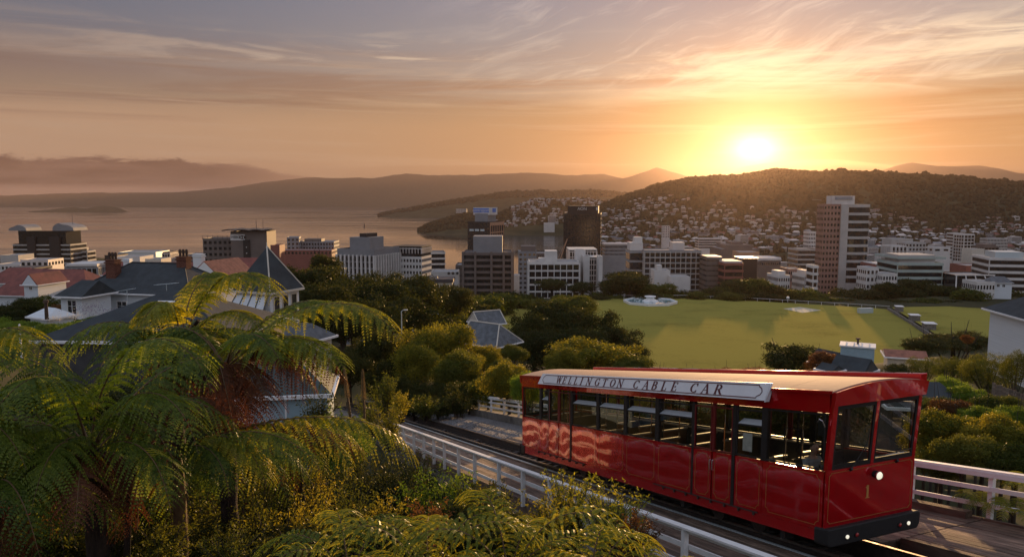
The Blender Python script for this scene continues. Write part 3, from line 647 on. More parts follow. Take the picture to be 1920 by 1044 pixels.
LETTER_U = [('W', 12.28), ('E', 11.77), ('L', 11.33), ('L', 10.9), ('I', 10.45), ('N', 10.04), ('G', 9.47), ('T', 8.97), ('O', 8.51), ('N', 8.07), ('C', 7.16), ('A', 6.66), ('B', 6.2), ('L', 5.72),
            ('E', 5.26), ('C', 4.43), ('A', 3.97), ('R', 3.46)]
def build_car():
    rnd = random.Random(3)
    car = empty('cable_car', TO, TYAW, 'glossy red cable car with cream roof and white name board descending the track', 'cable car')
    B = 1.50           # belt line
    # --- floor, skirt and ends
    mb = MB(); tbox(mb, .05, CL - .05, .04, CW - .04, .22, .34); mb.build('floor', M['floor'], car)
    def bay_panel(u0, u1, w0, w1, v0, v1, name='side_panel'):
        mb = MB(); n = 8; k = 6
        # slightly dished sheet between w0 (outer) and w1
        vs = []; fs = []
        for i in range(n + 1):
            for j in range(k + 1):
                u = lerp(u0, u1, i / n); v = lerp(v0, v1, j / k)
                bulge = .012 * math.sin(math.pi * i / n) * math.sin(math.pi * j / k)
                vs.append(T(u, w0 + bulge * (1 if w1 > w0 else -1), v))
        for i in range(n):
            for j in range(k):
                a = i * (k + 1) + j; q = (a, a + 1, a + k + 2, a + k + 1)
                fs.append(q if w1 > w0 else q[::-1])
        mb.add(vs, fs); e = MB(); 
        o = mb.build(name, M['red'], car)
        s = o.modifiers.new('solid', 'SOLIDIFY'); s.thickness = .035; s.offset = -1
        return o
    def goldline(parent, u0, u1, v0, v1, w, ch=.09, t=.014, place=None):
        place = place or (lambda a, b, e: T(a, w - e, b))
        pts = [(u0 + ch, v0), (u1 - ch, v0), (u1 - ch, v0 + ch * .35), (u1 - ch * .35, v0 + ch), (u1, v0 + ch), (u1, v1 - ch), (u1 - ch * .35, v1 - ch), (u1 - ch, v1 - ch * .35), (u1 - ch, v1),
               (u0 + ch, v1), (u0 + ch, v1 - ch * .35), (u0 + ch * .35, v1 - ch), (u0, v1 - ch), (u0, v0 + ch), (u0 + ch * .35, v0 + ch), (u0 + ch, v0 + ch * .35)]
        mb = MB(); n = len(pts)
        for i in range(n):
            a = Vector(pts[i]); b = Vector(pts[(i + 1) % n]); dr = (b - a).normalized(); nn = Vector((-dr.y, dr.x)) * t / 2
            q = [a - nn - dr * t / 2, b - nn + dr * t / 2, b + nn + dr * t / 2, a + nn - dr * t / 2]
            mb.add([place(p.x, p.y, .0) for p in q] + [place(p.x, p.y, .003 + .0004 * (i % 3)) for p in q], [(4, 5, 6, 7), (7, 6, 5, 4), (0, 1, 5, 4), (2, 3, 7, 6)])
        mb.build('coach_line', M['gold'], parent)
    # side bays: (u_from, u_to, kind)
    bays = [(.08, 1.80, 'cab'), (1.86, 2.80, 'win'), (2.90, 3.62, 'door'), (3.68, 4.40, 'door'), (4.48, 6.08, 'win'), (6.14, 7.78, 'win'), (7.84, 9.48, 'win'), (9.54, 11.34, 'win'),
            (11.46, 12.34, 'door'), (12.40, 13.16, 'door'), (13.22, 13.92, 'win'), (13.98, 15.62, 'cab')]
    for side in (0, 1):
        wo = 0.0 if side == 0 else CW; sg = 1 if side == 0 else -1
        # skirt under the panels
        mb = MB(); tbox(mb, .02, CL - .02, wo if side == 0 else wo - .03, wo + .03 if side == 0 else wo, 0.0, .235)
        sk = mb.build('skirt', M['red'], car)
        for (u0, u1, kind) in bays:
            pw = wo - (.012 * sg if kind == 'door' else 0)
            p = bay_panel(u0, u1 + (.05 if kind != 'door' else 0), pw, pw + .03 * sg, .238, B - .02, 'door_leaf' if kind == 'door' else 'side_panel')
            if side == 0:
                goldline(p, u0 + .09, u1 - .08, .33, 1.40, pw + .003)
            # glazing frame
            top = 2.62 if kind != 'cab' else 2.68
            fr = MB(); b = .035; a0 = u0 + .015; a1 = u1 - .005; z0 = B; z1 = top
            wa, wb = sorted((pw + .004 * sg, pw + .045 * sg))
            for (x0, x1, y0, y1) in ((a0, a1, z0, z0 + b), (a0, a1, z1 - b, z1), (a0, a0 + b, z0 + b, z1 - b), (a1 - b, a1, z0 + b, z1 - b)): tbox(fr, x0, x1, wa, wb, y0, y1)
            if kind == 'win' and u1 - u0 < 2.2: tbox(fr, a0 + b, a1 - b, wa, wb, 2.23, 2.265)
            f = fr.build('window_frame', M['black'] if kind != 'door' else M['red_flat'], car)
            gm = MB(); wg = pw + .024 * sg
            gm.add([T(a0 + b, wg, z0 + b), T(a1 - b, wg, z0 + b), T(a1 - b, wg, (2.23 if kind == 'win' else z1 - b)), T(a0 + b, wg, (2.23 if kind == 'win' else z1 - b))], [(0, 1, 2, 3)])
            gm.build('pane', M['glass'], f)
            if kind == 'win':       # hopper vent hinged at the transom and tilted inward
                hm = MB(); e = wo + .03 * sg; i = wo + .20 * sg
                lo = [T(a0 + b, e, 2.27), T(a1 - b, e, 2.27), T(a1 - b, i, 2.36), T(a0 + b, i, 2.36)]
                hm.add(lo + [(x, y, z + .012) for x, y, z in lo], [(0, 1, 2, 3), (7, 6, 5, 4), (0, 4, 5, 1), (1, 5, 6, 2), (2, 6, 7, 3), (3, 7, 4, 0)])
                hm.build('hopper_vent', M['vent'], f)
        # pillars
        pill = [(1.80, 1.88, 'black'), (2.80, 2.915, 'black'), (3.622, 3.678, 'red_flat'), (4.402, 4.495, 'black'), (6.082, 6.155, 'black'), (7.782, 7.855, 'black'), (9.482, 9.555, 'black'), (11.342, 11.458, 'black'),
                (12.342, 12.398, 'red_flat'), (13.162, 13.235, 'black'), (13.922, 13.995, 'black')]
        for (u0, u1, mm) in pill:
            mb = MB(); wa, wb = sorted((wo - .004 * sg, wo + .08 * sg)); full = mm == 'black' and u1 - u0 > .09
            tbox(mb, u0 - (.05 if not full and mm == 'black' else 0), u1 + (.05 if not full and mm == 'black' else 0), wa, wb, B - .018, 2.70)
            if full: tbox(mb, u0 + .004, u1 - .004, *sorted((wo - .016 * sg, wo + .05 * sg)), .24, B - .019)
            mb.build('pillar', M[mm], car)
        # door rails with brackets
        for (u0, u1) in ((1.95, 6.2), (10.3, 14.1)):
            mb = MB(); wa, wb = sorted((wo - .035 * sg, wo - .012 * sg)); tbox(mb, u0, u1, wa, wb, .235, .262)
            dr = mb.build('door_track', M['steel_dark'], car)
            u = u0 + .1
            while u < u1:
                mb = MB(); tbox(mb, u, u + .05, wa - .006, wb + .006, .17, .234); mb.build('bracket', M['steel_dark'], dr); u += .52
        # fascia above the windows
        mb = MB(); wa, wb = sorted((wo - .03 * sg, wo + .05 * sg)); tbox(mb, -.02, CL + .02, wa, wb, 2.705, 3.14)
        mb.build('fascia', M['red'], car)
    # --- ends
    for end in (0, 1):
        ue = 0.0 if end == 0 else CL; sg = 1 if end == 0 else -1
        def P(w, v, e=0.0):           # on the end face; the upper half rakes outward
            rake = .085 * max(0, (v - B)) / 1.2
            return T(ue - (rake + e) * sg, w, v)
        n = 10; vs = [P(CW * i / n, v) for v in (.30, .7, 1.1, B) for i in range(n + 1)]
        mb = MB(); fs = []
        for j in range(3):
            for i in range(n): a = j * (n + 1) + i; fs.append((a, a + 1, a + n + 2, a + n + 1) if end == 0 else (a + n + 1, a + n + 2, a + 1, a))
        mb.add(vs, fs); o = mb.build('end_panel', M['red'], car); s = o.modifiers.new('solid', 'SOLIDIFY'); s.thickness = .04; s.offset = -1
        if end == 0:
            goldline(o, .07, CW - .07, .38, 1.44, 0, ch=.05, place=lambda a, b, e: P(a, b, .002 + e))
            nm = MB(); letter(nm, '1', 1.06, .78, .27, lambda a, b, e: P(a, b, .003 + e), d=.006); nm.build('number', M['gold'], o)
        # corner and centre posts
        for (w0, w1) in ((0, .12), (1.17, 1.25), (CW - .09, CW)):
            mb = MB(); q = []
            for v in (B, 2.84): q += [P(w0, v, .004), P(w1, v, .004), P(w1, v, -.09), P(w0, v, -.09)]
            mb.hexa(q); mb.build('corner_post' if w1 != 1.25 else 'centre_post', M['red'], car)
        for (w0, w1) in ((.12, 1.17), (1.25, CW - .09)):
            mb = MB(); b = .045; v0, v1 = 1.56, 2.80
            for (x0, x1, y0, y1) in ((w0, w1, B, v0 + b), (w0, w1, v1 - b, 2.84), (w0, w0 + b, v0 + b, v1 - b), (w1 - b, w1, v0 + b, v1 - b)):
                mb.hexa([P(x0, y0, -.002), P(x1, y0, -.002), P(x1, y0, -.04), P(x0, y0, -.04), P(x0, y1, -.002), P(x1, y1, -.002), P(x1, y1, -.04), P(x0, y1, -.04)])
            f = mb.build('windscreen_frame', M['black'], car)
            mb = MB(); mb.add([P(w0 + b, v0 + b, -.02), P(w1 - b, v0 + b, -.02), P(w1 - b, v1 - b, -.02), P(w0 + b, v1 - b, -.02)], [(0, 1, 2, 3)]); mb.build('pane', M['glass'], f)
        # fascia arched
        mb = MB(); n = 14; lo = []; hi = []
        for i in range(n + 1):
            w = -.04 + (CW + .08) * i / n; x = (w - CW / 2) / (CW / 2 + .04); top = 3.13 + .13 * (1 - x * x)
            lo.append((w, 2.845)); hi.append((w, top))
        vs = [P(w, v, .06) for w, v in lo] + [P(w, v, .09) for w, v in hi] + [P(w, v, -.03) for w, v in lo] + [P(w, v, -.03) for w, v in hi]; m_ = n + 1; fs = []
        for i in range(n): fs += [(i, i + 1, m_ + i + 1, m_ + i), (2 * m_ + i + 1, 2 * m_ + i, 3 * m_ + i, 3 * m_ + i + 1), (m_ + i, m_ + i + 1, 3 * m_ + i + 1, 3 * m_ + i), (i + 1, i, 2 * m_ + i, 2 * m_ + i + 1)]
        fs += [(0, m_, 3 * m_, 2 * m_), (n, 2 * m_ + n, 3 * m_ + n, m_ + n)]
        mb.add(vs, fs); mb.build('end_fascia', M['red'], car)
        # bumper
        mb = MB(); pts = [(-.03, .30), (CW + .06, .30), (CW + .12, .24), (CW + .10, .0), (CW + .03, -.09), (.05, -.09), (-.03, -.03)]
        vs = [T(ue - .13 * sg, w, v) for w, v in pts] + [T(ue + .25 * sg, w, v) for w, v in pts]; k = len(pts)
        mb.add(vs, [tuple(range(k)) if end == 0 else tuple(reversed(range(k))), tuple(reversed(range(k, 2 * k)))] + [(i, k + i, k + (i + 1) % k, (i + 1) % k) for i in range(k)])
        bu = mb.build('bumper', M['rubber'], car, bevel=.03)
        if end == 0:
            for (w, mm) in ((.48, 'lens'), (.74, 'redlens'), (1.95, 'redlens'), (2.20, 'lens')):
                mb = MB(); c = Vector(T(-.13, w, .08)); mb.tube([c, c + Vector((0, -.03, 0)), c + Vector((0, -.04, 0))], [.043, .04, .02], 16); mb.build('bumper_lamp', M[mm], bu, smooth=False)
                mb = MB(); mb.tube([c + Vector((0, -.001, 0)), c + Vector((0, -.02, 0))], .056, 16); mb.build('lamp_rim', M['chrome'] if mm == 'lens' else M['black'], bu)
            c = Vector(T(0, 1.30, 1.27)); mb = MB(); mb.tube([c, c + Vector((0, -.13, 0))], [.075, .088], 20); hl = mb.build('headlamp', M['black'], car)
            mb = MB(); mb.tube([c + Vector((0, -.131, 0)), c + Vector((0, -.15, 0)), c + Vector((0, -.165, 0))], [.083, .07, .03], 20); mb.build('lens', M['lens'], hl)
            mb = MB(); mb.tube([c + Vector((0, -.115, 0)), c + Vector((0, -.14, 0))], .095, 20, caps=False); mb.build('headlamp_rim', M['chrome'], hl)
            # wipers
            for w, t in ((.62, (1.0, 2.1)), (1.9, (1.45, 1.68))):
                mb = MB(); mb.tube([P(w, 1.49, .03), P(w + .04, 1.52, .04), P(t[0] if w < 1 else 1.45, t[1] - .1, .035)], .009, 6)
                mb.tube([P(t[0] - .06, t[1] - .42, .03), P(t[0] + .02, t[1] + .12, .03)] if w < 1 else [P(1.35, 1.64, .03), P(2.3, 1.69, .03)], .008, 6)
                mb.tube([P(w, 1.44, 0), P(w, 1.48, .05)], .03, 8)
                mb.build('wiper', M['black'], car)
            # mirror bracket on the corner
            mb = MB(); mb.tube([T(.28, -.02, 2.50), T(.16, -.10, 2.58), T(.06, -.11, 2.55), T(.04, -.06, 2.42)], .012, 8); mb.build('grab_handle', M['chrome'], car)
            mb = MB(); tbox(mb, .10, .34, .05, .10, 2.20, 2.52); mb.build('interior_mirror', M['rubber'], car)
    for (u, w) in ((3.60, 0), (3.70, 0), (12.32, 0), (12.42, 0)):
        mb = MB(); mb.tube([T(u, -.005, 1.0), T(u, -.045, 1.02), T(u, -.045, 1.26), T(u, -.005, 1.28)], .010, 6); mb.build('door_handle', M['chrome'], car)
    rv = MB()
    for u in [x * .28 + .1 for x in range(56)]:
        for v_ in (.245, 1.466):
            c = Vector(T(u, -.014, v_)); rv.box(c, (.006, .016, .016))
    rv.build('rivet', M['red_flat'], car, kind='stuff')
    mb = MB(); tbox(mb, .09, .16, -.006, .004, 1.62, 1.70); mb.build('side_marker', M['chrome'], car)
    # --- roof: arched sheets
    k = 13; seams = [i * (CL / k) for i in range(k + 1)]; n = 12
    for j in range(k):
        mb = MB(); g = .006; vs = []; fs = []
        u0 = seams[j] - (.10 if j == 0 else -g); u1 = seams[j + 1] + (.10 if j == k - 1 else -g)
        for u in (u0, u1):
            for i in range(n + 1):
                w = -.06 + (CW + .12) * i / n; x = (w - CW / 2) / (CW / 2 + .06)
                vs.append(T(u, w, 3.145 + .135 * (1 - x * x)))
        for i in range(n): fs.append((i, i + 1, n + 2 + i, n + 1 + i))
        mb.add(vs, fs); o = mb.build('roof_panel', M['roof'], car); s = o.modifiers.new('solid', 'SOLIDIFY'); s.thickness = .03; s.offset = -1
    mb = MB(); tbox(mb, -.1, CL + .1, -.075, -.045, 3.10, 3.165); mb.build('gutter', M['red'], car)
    mb = MB(); tbox(mb, -.12, 14.2, CW - .10, CW + .09, 3.10, 3.30); mb.build('roof_coaming', M['red'], car, bevel=.02)
    mb = MB(); tbox(mb, .1, CL - .1, .08, CW - .08, 2.86, 2.90); mb.build('ceiling', M['inside'], car)
    # --- name board, leaning outward at its foot
    def S(u, s, e=0.0):   # s 0..1 from foot to head
        return T(u, lerp(-.20, -.07, s) - e, lerp(2.89, 3.27, s))
    u0, u1 = 1.62, 13.62
    mb = MB(); mb.hexa([S(u0, 0), S(u1 + .15, 0), S(u1 + .15, 0, -.03), S(u0, 0, -.03), S(u0 - .05, 1), S(u1, 1), S(u1, 1, -.03), S(u0 - .05, 1, -.03)])
    sb = mb.build('name_board', M['signwhite'], car)
    mb = MB(); mb.hexa([S(u0, -.08), S(u0, -.08, -.12), T(u0, -.02, 3.1), S(u0, 1), S(u0 + .02, -.08), S(u0 + .02, -.08, -.12), T(u0 + .02, -.02, 3.1), S(u0 + .02, 1)]); mb.build('board_bracket', M['signwhite'], sb)
    def SP(x, y, e): return S(u1 - x, y, .004 + e)      # x from the left end as seen
    # frame line with notched corners
    W_ = u1 - u0; a, c = .22, .10
    pts = [(a + .10, .13), (W_ - a - .10, .13), (W_ - a - .10, .22), (W_ - a, .32), (W_ - a + .04, .5), (W_ - a, .68), (W_ - a - .10, .80), (W_ - a - .10, .87), (a + .10, .87), (a + .10, .80), (a, .68), (a - .04, .5), (a, .32), (a + .10, .22)]
    mb = MB()
    for i in range(len(pts)):
        p, q = Vector(pts[i]), Vector(pts[(i + 1) % len(pts)]); d = Vector((q.x - p.x, (q.y - p.y) * .38)); L_ = d.length or 1; d /= L_; nx = Vector((-d.y, d.x / .38)) * .011
        quad = [p - nx, q - nx, q + nx, p + nx]
        mb.add([SP(z.x, z.y, 0) for z in quad] + [SP(z.x, z.y, .004) for z in quad], [(4, 5, 6, 7), (0, 1, 5, 4), (2, 3, 7, 6)])
    mb.build('border_line', M['signink'], sb)
    starts = LETTER_U
    for ch, u in starts:
        mb = MB(); letter(mb, ch, u1 - u, .20, .60, lambda x, y, e: SP(x, y, e), d=.006, wide=.64, slant=.06); mb.build('letter', M['signink'], sb)
    # --- interior
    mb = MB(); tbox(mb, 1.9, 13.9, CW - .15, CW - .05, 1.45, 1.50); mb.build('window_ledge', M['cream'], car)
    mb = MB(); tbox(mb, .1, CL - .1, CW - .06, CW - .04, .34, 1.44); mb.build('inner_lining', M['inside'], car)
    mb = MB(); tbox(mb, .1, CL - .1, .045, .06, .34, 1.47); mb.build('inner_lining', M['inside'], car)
    for u in (5.0, 6.45, 7.9, 9.3, 10.7, 2.15):
        for (w0, w1) in (((.10, 1.0), (1.45, 2.3)) if u > 3 else ((.10, .95), (1.45, 2.3))):
            se = MB(); tbox(se, u + .02, u + .06, w0, w1, .55, 1.40); bk = se.build('seat_back', M['seatback'], car)
            se = MB(); tbox(se, u - .03, u + .09, w0 - .01, w1 + .01, 1.40, 1.45); se.build('seat_top_rail', M['cream'], bk)
            se = MB(); tbox(se, u + .07, u + .48, w0, w1, .74, .80); tbox(se, u - .42, u + .01, w0, w1, .74, .80); se.build('seat_cushion', M['seatback'], bk)
            se = MB(); tbox(se, u - .3, u + .36, w0 + .1, w1 - .1, .34, .735); se.build('seat_base', M['inside'], bk)
            wp = w1 if w0 < 1 else w0
            se = MB(); se.tube([T(u + .03, wp, 1.45), T(u + .03, wp, 2.86)], .016, 8); se.build('grab_pole', M['chrome'], bk)
    for u in (3.65, 12.35):
        mb = MB(); mb.tube([T(u, .35, .34), T(u, .35, 2.86)], .018, 8); mb.build('door_pole', M['chrome'], car)
    # cab partition, console and driver's chair
    for u, s in ((1.84, 1), (13.95, -1)):
        mb = MB(); tbox(mb, u - .02, u + .02, .9, CW - .08, .34, 1.42); cp = mb.build('cab_partition', M['inside'], car)
        mb = MB()
        for w in (.95, 1.7, CW - .12): tbox(mb, u - .02, u + .02, w, w + .04, 1.42, 2.86)
        mb.build('partition_post', M['black'], cp)
    mb = MB(); tbox(mb, .08, .55, .15, 1.6, .34, 1.38); tbox(mb, .06, .50, .12, 1.62, 1.38, 1.44); mb.build('driver_console', M['inside'], car)
    mb = MB(); tbox(mb, 14.9, 15.55, .5, CW - .15, .34, 1.38); mb.build('driver_console', M['inside'], car)
    mb = MB(); tbox(mb, 15.05, 15.6, .5, CW - .15, 1.42, 1.46); mb.tube([T(14.6, .25, 1.5), T(14.6, .25, 2.1), T(15.3, .25, 2.1), T(15.3, .25, 1.5)], .015, 6); mb.build('console_rail', M['black'], car)
    mb = MB(); mb.tube([T(1.45, .22, 1.3), T(1.45, .22, 2.25), T(.95, .22, 2.25), T(.95, .22, 1.3)], .018, 6); mb.build('cab_rail', M['black'], car)
    mb = MB(); mb.tube([T(.08, 1.35, 1.60), T(.08, 2.3, 1.60)], .012, 6)
    for w in (1.45, 1.8, 2.2): mb.tube([T(.08, w, 1.60), T(.3, w, 1.54)], .01, 6)
    mb.build('dash_rail', M['chrome'], car)
    mb = MB(); tbox(mb, 2.30, 2.62, .06, .066, 1.62, 2.05); mb.build('notice', M['paper'], car)
    mb = MB(); tbox(mb, .95, 1.40, .45, 1.0, .82, .92); tbox(mb, 1.38, 1.46, .45, 1.0, .92, 1.5); tbox(mb, 1.12, 1.22, .68, .78, .34, .82); mb.build('driver_seat', M['rubber'], car)
    # ceiling lamps, running gear
    for u in (3.4, 5.7, 7.1, 8.6, 10.0, 12.6):
        for w in (.62, 1.85):
            mb = MB(); c = Vector(T(u, w, 2.84)); mb.tube([c, c + Vector((0, 0, -.05))], [.09, .05], 10); mb.build('ceiling_lamp', M['black'], car)
    for u in (2.6, 4.1, 11.6, 13.1):
        for w in (.64, 1.90):
            mb = MB(); c = Vector(T(u, w, -.17)); mb.tube([c + Vector((-.07, 0, 0)), c + Vector((.06, 0, 0))], .28, 20); mb.build('wheel', M['steel_dark'], car)
    for u in (3.35, 12.35):
        mb = MB(); tbox(mb, u - 1.1, u + 1.1, .38, 2.16, -.10, .10); mb.build('bogie_frame', M['steel_dark'], car)
    mb = MB(); tbox(mb, 5.4, 10.6, .5, 2.0, -.28, .20); mb.build('equipment_box', M['rubber'], car)
    for u in (1.2, 4.9, 7.2, 9.0, 14.4):
        mb = MB(); tbox(mb, u, u + .14, .1, .35, -.22, .0); mb.build('hanger', M['rubber'], car)
    return car
build_car()

def skinned(name, verts, edges, rad, mt, parent, root=0, sub=1):
    me = bpy.data.meshes.new(name); me.from_pydata(verts, edges, []); me.materials.append(mt); o = bpy.data.objects.new(name, me); COL.objects.link(o); o.parent = parent
    sk = o.modifiers.new('skin', 'SKIN'); ss_ = o.modifiers.new('sub', 'SUBSURF'); ss_.levels = sub; ss_.render_levels = sub
    L_ = me.skin_vertices[0].data
    for i, r in enumerate(rad): L_[i].radius = r if isinstance(r, tuple) else (r, r); L_[i].use_root = (i == root)
    me.update(); return o
def build_driver():
    g = empty('person', TO, TYAW, 'driver in a pale shirt sitting in the dark front cab of the red car', 'person')
    V = []; E = []; Rr = []
    def v(u, w, z, r, p=None):
        V.append(T(u, w, z)); Rr.append(r)
        if p is not None: E.append((p, len(V) - 1))
        return len(V) - 1
    W0 = .72
    pel = v(1.18, W0, 1.03, (.15, .12)); bel = v(1.17, W0, 1.18, (.14, .11), pel); ch = v(1.15, W0, 1.38, (.16, .115), bel); up = v(1.13, W0, 1.50, (.13, .09), ch); nk = v(1.11, W0, 1.60, .052, up); n2 = v(1.09, W0, 1.665, .055, nk)
    hd = v(1.07, W0, 1.74, (.075, .092), n2); h2 = v(1.07, W0, 1.82, (.072, .088), hd); h3 = v(1.075, W0, 1.875, .045, h2)
    no = v(.965, W0, 1.755, .012, hd)
    for s in (-1, 1):
        ear = v(1.085, W0 + s * .085, 1.765, .014, hd)
        sh = v(1.13, W0 + s * .19, 1.50, .062, up); el = v(1.02, W0 + s * .26, 1.25, .045, sh); wr = v(.80, W0 + s * .20, 1.30, .028, el); pm = v(.71, W0 + s * .18, 1.33, (.036, .02), wr)
        for k in range(4):
            a = v(.665, W0 + s * .18 + (k - 1.5) * .020, 1.342, .0095, pm); b = v(.635, W0 + s * .18 + (k - 1.5) * .021, 1.335 + (.004, .006, .004, 0)[k], .0085, a); v(.618, W0 + s * .18 + (k - 1.5) * .021, 1.318, .0075, b)
        th = v(.735, W0 + s * .13, 1.335, .011, pm); v(.705, W0 + s * .115, 1.335, .009, th)
        hp = v(1.13, W0 + s * .09, 1.00, .085, pel); kn = v(.72, W0 + s * .12, 1.00, .062, hp); an = v(.68, W0 + s * .12, .52, .038, kn); hl = v(.66, W0 + s * .12, .43, .04, an); v(.50, W0 + s * .12, .40, .03, hl)
    skinned('body', V, E, Rr, M['skin'], g)
    V = []; E = []; Rr = []
    a = v(1.18, W0, 1.06, (.17, .14)); b = v(1.17, W0, 1.20, (.16, .13), a); c = v(1.15, W0, 1.38, (.175, .135), b); d = v(1.13, W0, 1.51, (.14, .10), c); v(1.115, W0, 1.565, .07, d)
    for s in (-1, 1): e = v(1.13, W0 + s * .19, 1.50, .076, d); f = v(1.02, W0 + s * .26, 1.26, .060, e); v(.88, W0 + s * .23, 1.28, .046, f)
    skinned('shirt', V, E, Rr, M['shirt'], g)
    V = []; E = []; Rr = []
    a = v(1.18, W0, 1.03, (.165, .13))
    for s in (-1, 1): e = v(1.13, W0 + s * .09, 1.00, .10, a); f = v(.72, W0 + s * .12, 1.00, .076, e); v(.68, W0 + s * .12, .54, .056, f)
    skinned('trousers', V, E, Rr, M['trouser'], g)
    V = []; E = []; Rr = []
    a = v(1.11, W0, 1.76, (.085, .08)); b = v(1.10, W0, 1.83, (.085, .092), a); v(1.09, W0, 1.89, .05, b); skinned('hair', V, E, Rr, M['hair'], g)
    for s in (-1, 1): mb = MB(); c_ = Vector(T(.983, W0 + s * .03, 1.775)); mb.tube([c_ + Vector((0, .01, 0)), c_ + Vector((0, -.004, 0))], .010, 8); mb.build('eye', M['hair'], g)
    mb = MB(); mb.box(T(.985, W0, 1.70), (.045, .01, .008)); mb.build('mouth', M['redlens'], g)
build_driver()

# ------------------------------------------------------------------ sports ground
def build_lawns():
    m, nt, b = new_mat('mown_grass'); N = nt.nodes; L = nt.links
    geo = N.new('ShaderNodeNewGeometry')
    def nz(sc_, det, rough=.6, st=None):
        n = N.new('ShaderNodeTexNoise'); n.inputs['Scale'].default_value = sc_; n.inputs['Detail'].default_value = det; n.inputs['Roughness'].default_value = rough
        if st:
            mp = N.new('ShaderNodeMapping'); mp.inputs['Scale'].default_value = st; L.new(geo.outputs['Position'], mp.inputs[0]); L.new(mp.outputs[0], n.inputs['Vector'])
        else: L.new(geo.outputs['Position'], n.inputs['Vector'])
        return n.outputs[0]
    a = nz(.05, 6); f = nz(1.4, 6, .75)
    ad = N.new('ShaderNodeMath'); ad.operation = 'MULTIPLY_ADD'; L.new(f, ad.inputs[0]); ad.inputs[1].default_value = .75; L.new(a, ad.inputs[2])
    wv = nz(.09, 3, .5, (.12, 2.6, 1)); ad2 = N.new('ShaderNodeMath'); ad2.operation = 'MULTIPLY_ADD'; L.new(wv, ad2.inputs[0]); ad2.inputs[1].default_value = .25; L.new(ad.outputs[0], ad2.inputs[2])
    cr = N.new('ShaderNodeValToRGB'); L.new(ad2.outputs[0], cr.inputs[0])
    cr.color_ramp.elements[0].position = .70; cr.color_ramp.elements[0].color = (.070, .075, .015, 1)
    cr.color_ramp.elements[1].position = 1.25 if False else 1.0; cr.color_ramp.elements[1].color = (.195, .185, .038, 1)
    d = N.new('ShaderNodeBsdfDiffuse'); L.new(cr.outputs[0], d.inputs[0])
    t = N.new('ShaderNodeBsdfSheen'); t.inputs['Roughness'].default_value = .5; t.inputs[0].default_value = (.22, .18, .06, 1)
    ax = N.new('ShaderNodeAddShader'); L.new(d.outputs[0], ax.inputs[0]); L.new(t.outputs[0], ax.inputs[1])
    L.new(ax.outputs[0], nt.nodes['Material Output'].inputs[0])
    M['lawn'] = m
    def sheet(name, pts, z, mt, kind='structure'):
        mb = MB(); mb.add([(p.x, p.y, z) for p in pts], [tuple(range(len(pts)))]); o = mb.build(name, mt, kind=kind)
        if o.data.polygons[0].normal.z < 0: o.data.flip_normals()
        return o
    Z = OZ + .3
    P = lambda *a: [onz(x, y, OZ) for x, y in a]
    sheet('lawn', P((925, 612), (905, 600), (935, 585), (985, 575), (1060, 566), (1160, 560), (1290, 560), (1420, 566), (1540, 573), (1640, 579), (1668, 582), (1742, 634), (1735, 660), (1690, 700), (1500, 716), (1250, 720), (1060, 690), (960, 640)), Z, m)
    sheet('lawn', P((1672, 580), (1780, 578), (1990, 592), (2040, 640), (1880, 650), (1752, 630)), Z + .5, m)
    worn = mat('worn_clay_grass', (.24, .21, .10), .95, .2, .6, detail=8); pale = mat('pale_pitch_surface', (.50, .46, .34), .9, .1, .4)
    sheet('cricket_pitch', P((1468, 580), (1500, 577), (1540, 583), (1505, 588)), Z + .02, pale)
    path = mat('asphalt_path', (.11, .10, .09), .9, .2, 1)
    # path round the left edge of the ground
    mb = MB(); c = [onz(x, y, OZ) for x, y in ((800, 640), (860, 606), (905, 592), (960, 578), (1040, 567), (1160, 559))]; 
    for a, b_ in zip(c, c[1:]):
        n = Vector((-(b_ - a).y, (b_ - a).x, 0)).normalized() * 1.5
        mb.add([(a - n).to_tuple()[:2] + (Z + .06,), (b_ - n).to_tuple()[:2] + (Z + .06,), (b_ + n).to_tuple()[:2] + (Z + .06,), (a + n).to_tuple()[:2] + (Z + .06,)], [(0, 1, 2, 3)])
    mb.build('path', path, kind='structure')
    # low fence round the far edge
    g = empty('boundary_rail', onz(1160, 560, OZ), 0, 'thin pale boundary rail along the far edge of the sports ground', 'fence'); o0 = g.location
    pts = [onz(x, y, OZ) for x, y in ((1150, 559), (1290, 559), (1420, 565), (1540, 572), (1668, 580))]
    mb = MB()
    for a, b_ in zip(pts, pts[1:]): mb.tube([a - o0 + Vector((0, 0, 1.2)), b_ - o0 + Vector((0, 0, 1.2))], .05, 4)
    mb.build('handrail', M['white'], g)
    pm = MB().box((0, 0, .6), (.1, .1, 1.2)).mesh('rail_post', M['white'])
    for a, b_ in zip(pts, pts[1:]):
        n = max(1, int((b_ - a).length / 4))
        for i in range(n): inst(pm, 'rail_post', g, a.lerp(b_, i / n) - o0)
    # wall with garden strip between the two lawns
    a, b_ = onz(1664, 582, OZ), onz(1748, 634, OZ)
    w = empty('terrace_wall', a, math.atan2((b_ - a).y, (b_ - a).x), 'long low retaining wall between the two lawns with shrubs along it', 'wall')
    Lg = (b_ - a).length; MB().box((Lg / 2, 0, .55), (Lg, .4, 1.3)).build('wall', M['concrete'], w)
    for k, (f_, s) in enumerate(((.12, 2.2), (.48, 2.6), (.78, 3.0))):
        mb = MB(); mb.box((Lg * f_, 2.2, 1.3), (s * 1.3, s, 2.4)); bb = mb.build('shed', M['concrete'], w)
        mb = MB(); mb.box((Lg * f_, 2.2, 2.6), (s * 1.45, s * 1.2, .15)); mb.build('shed_roof', M['white'], bb)
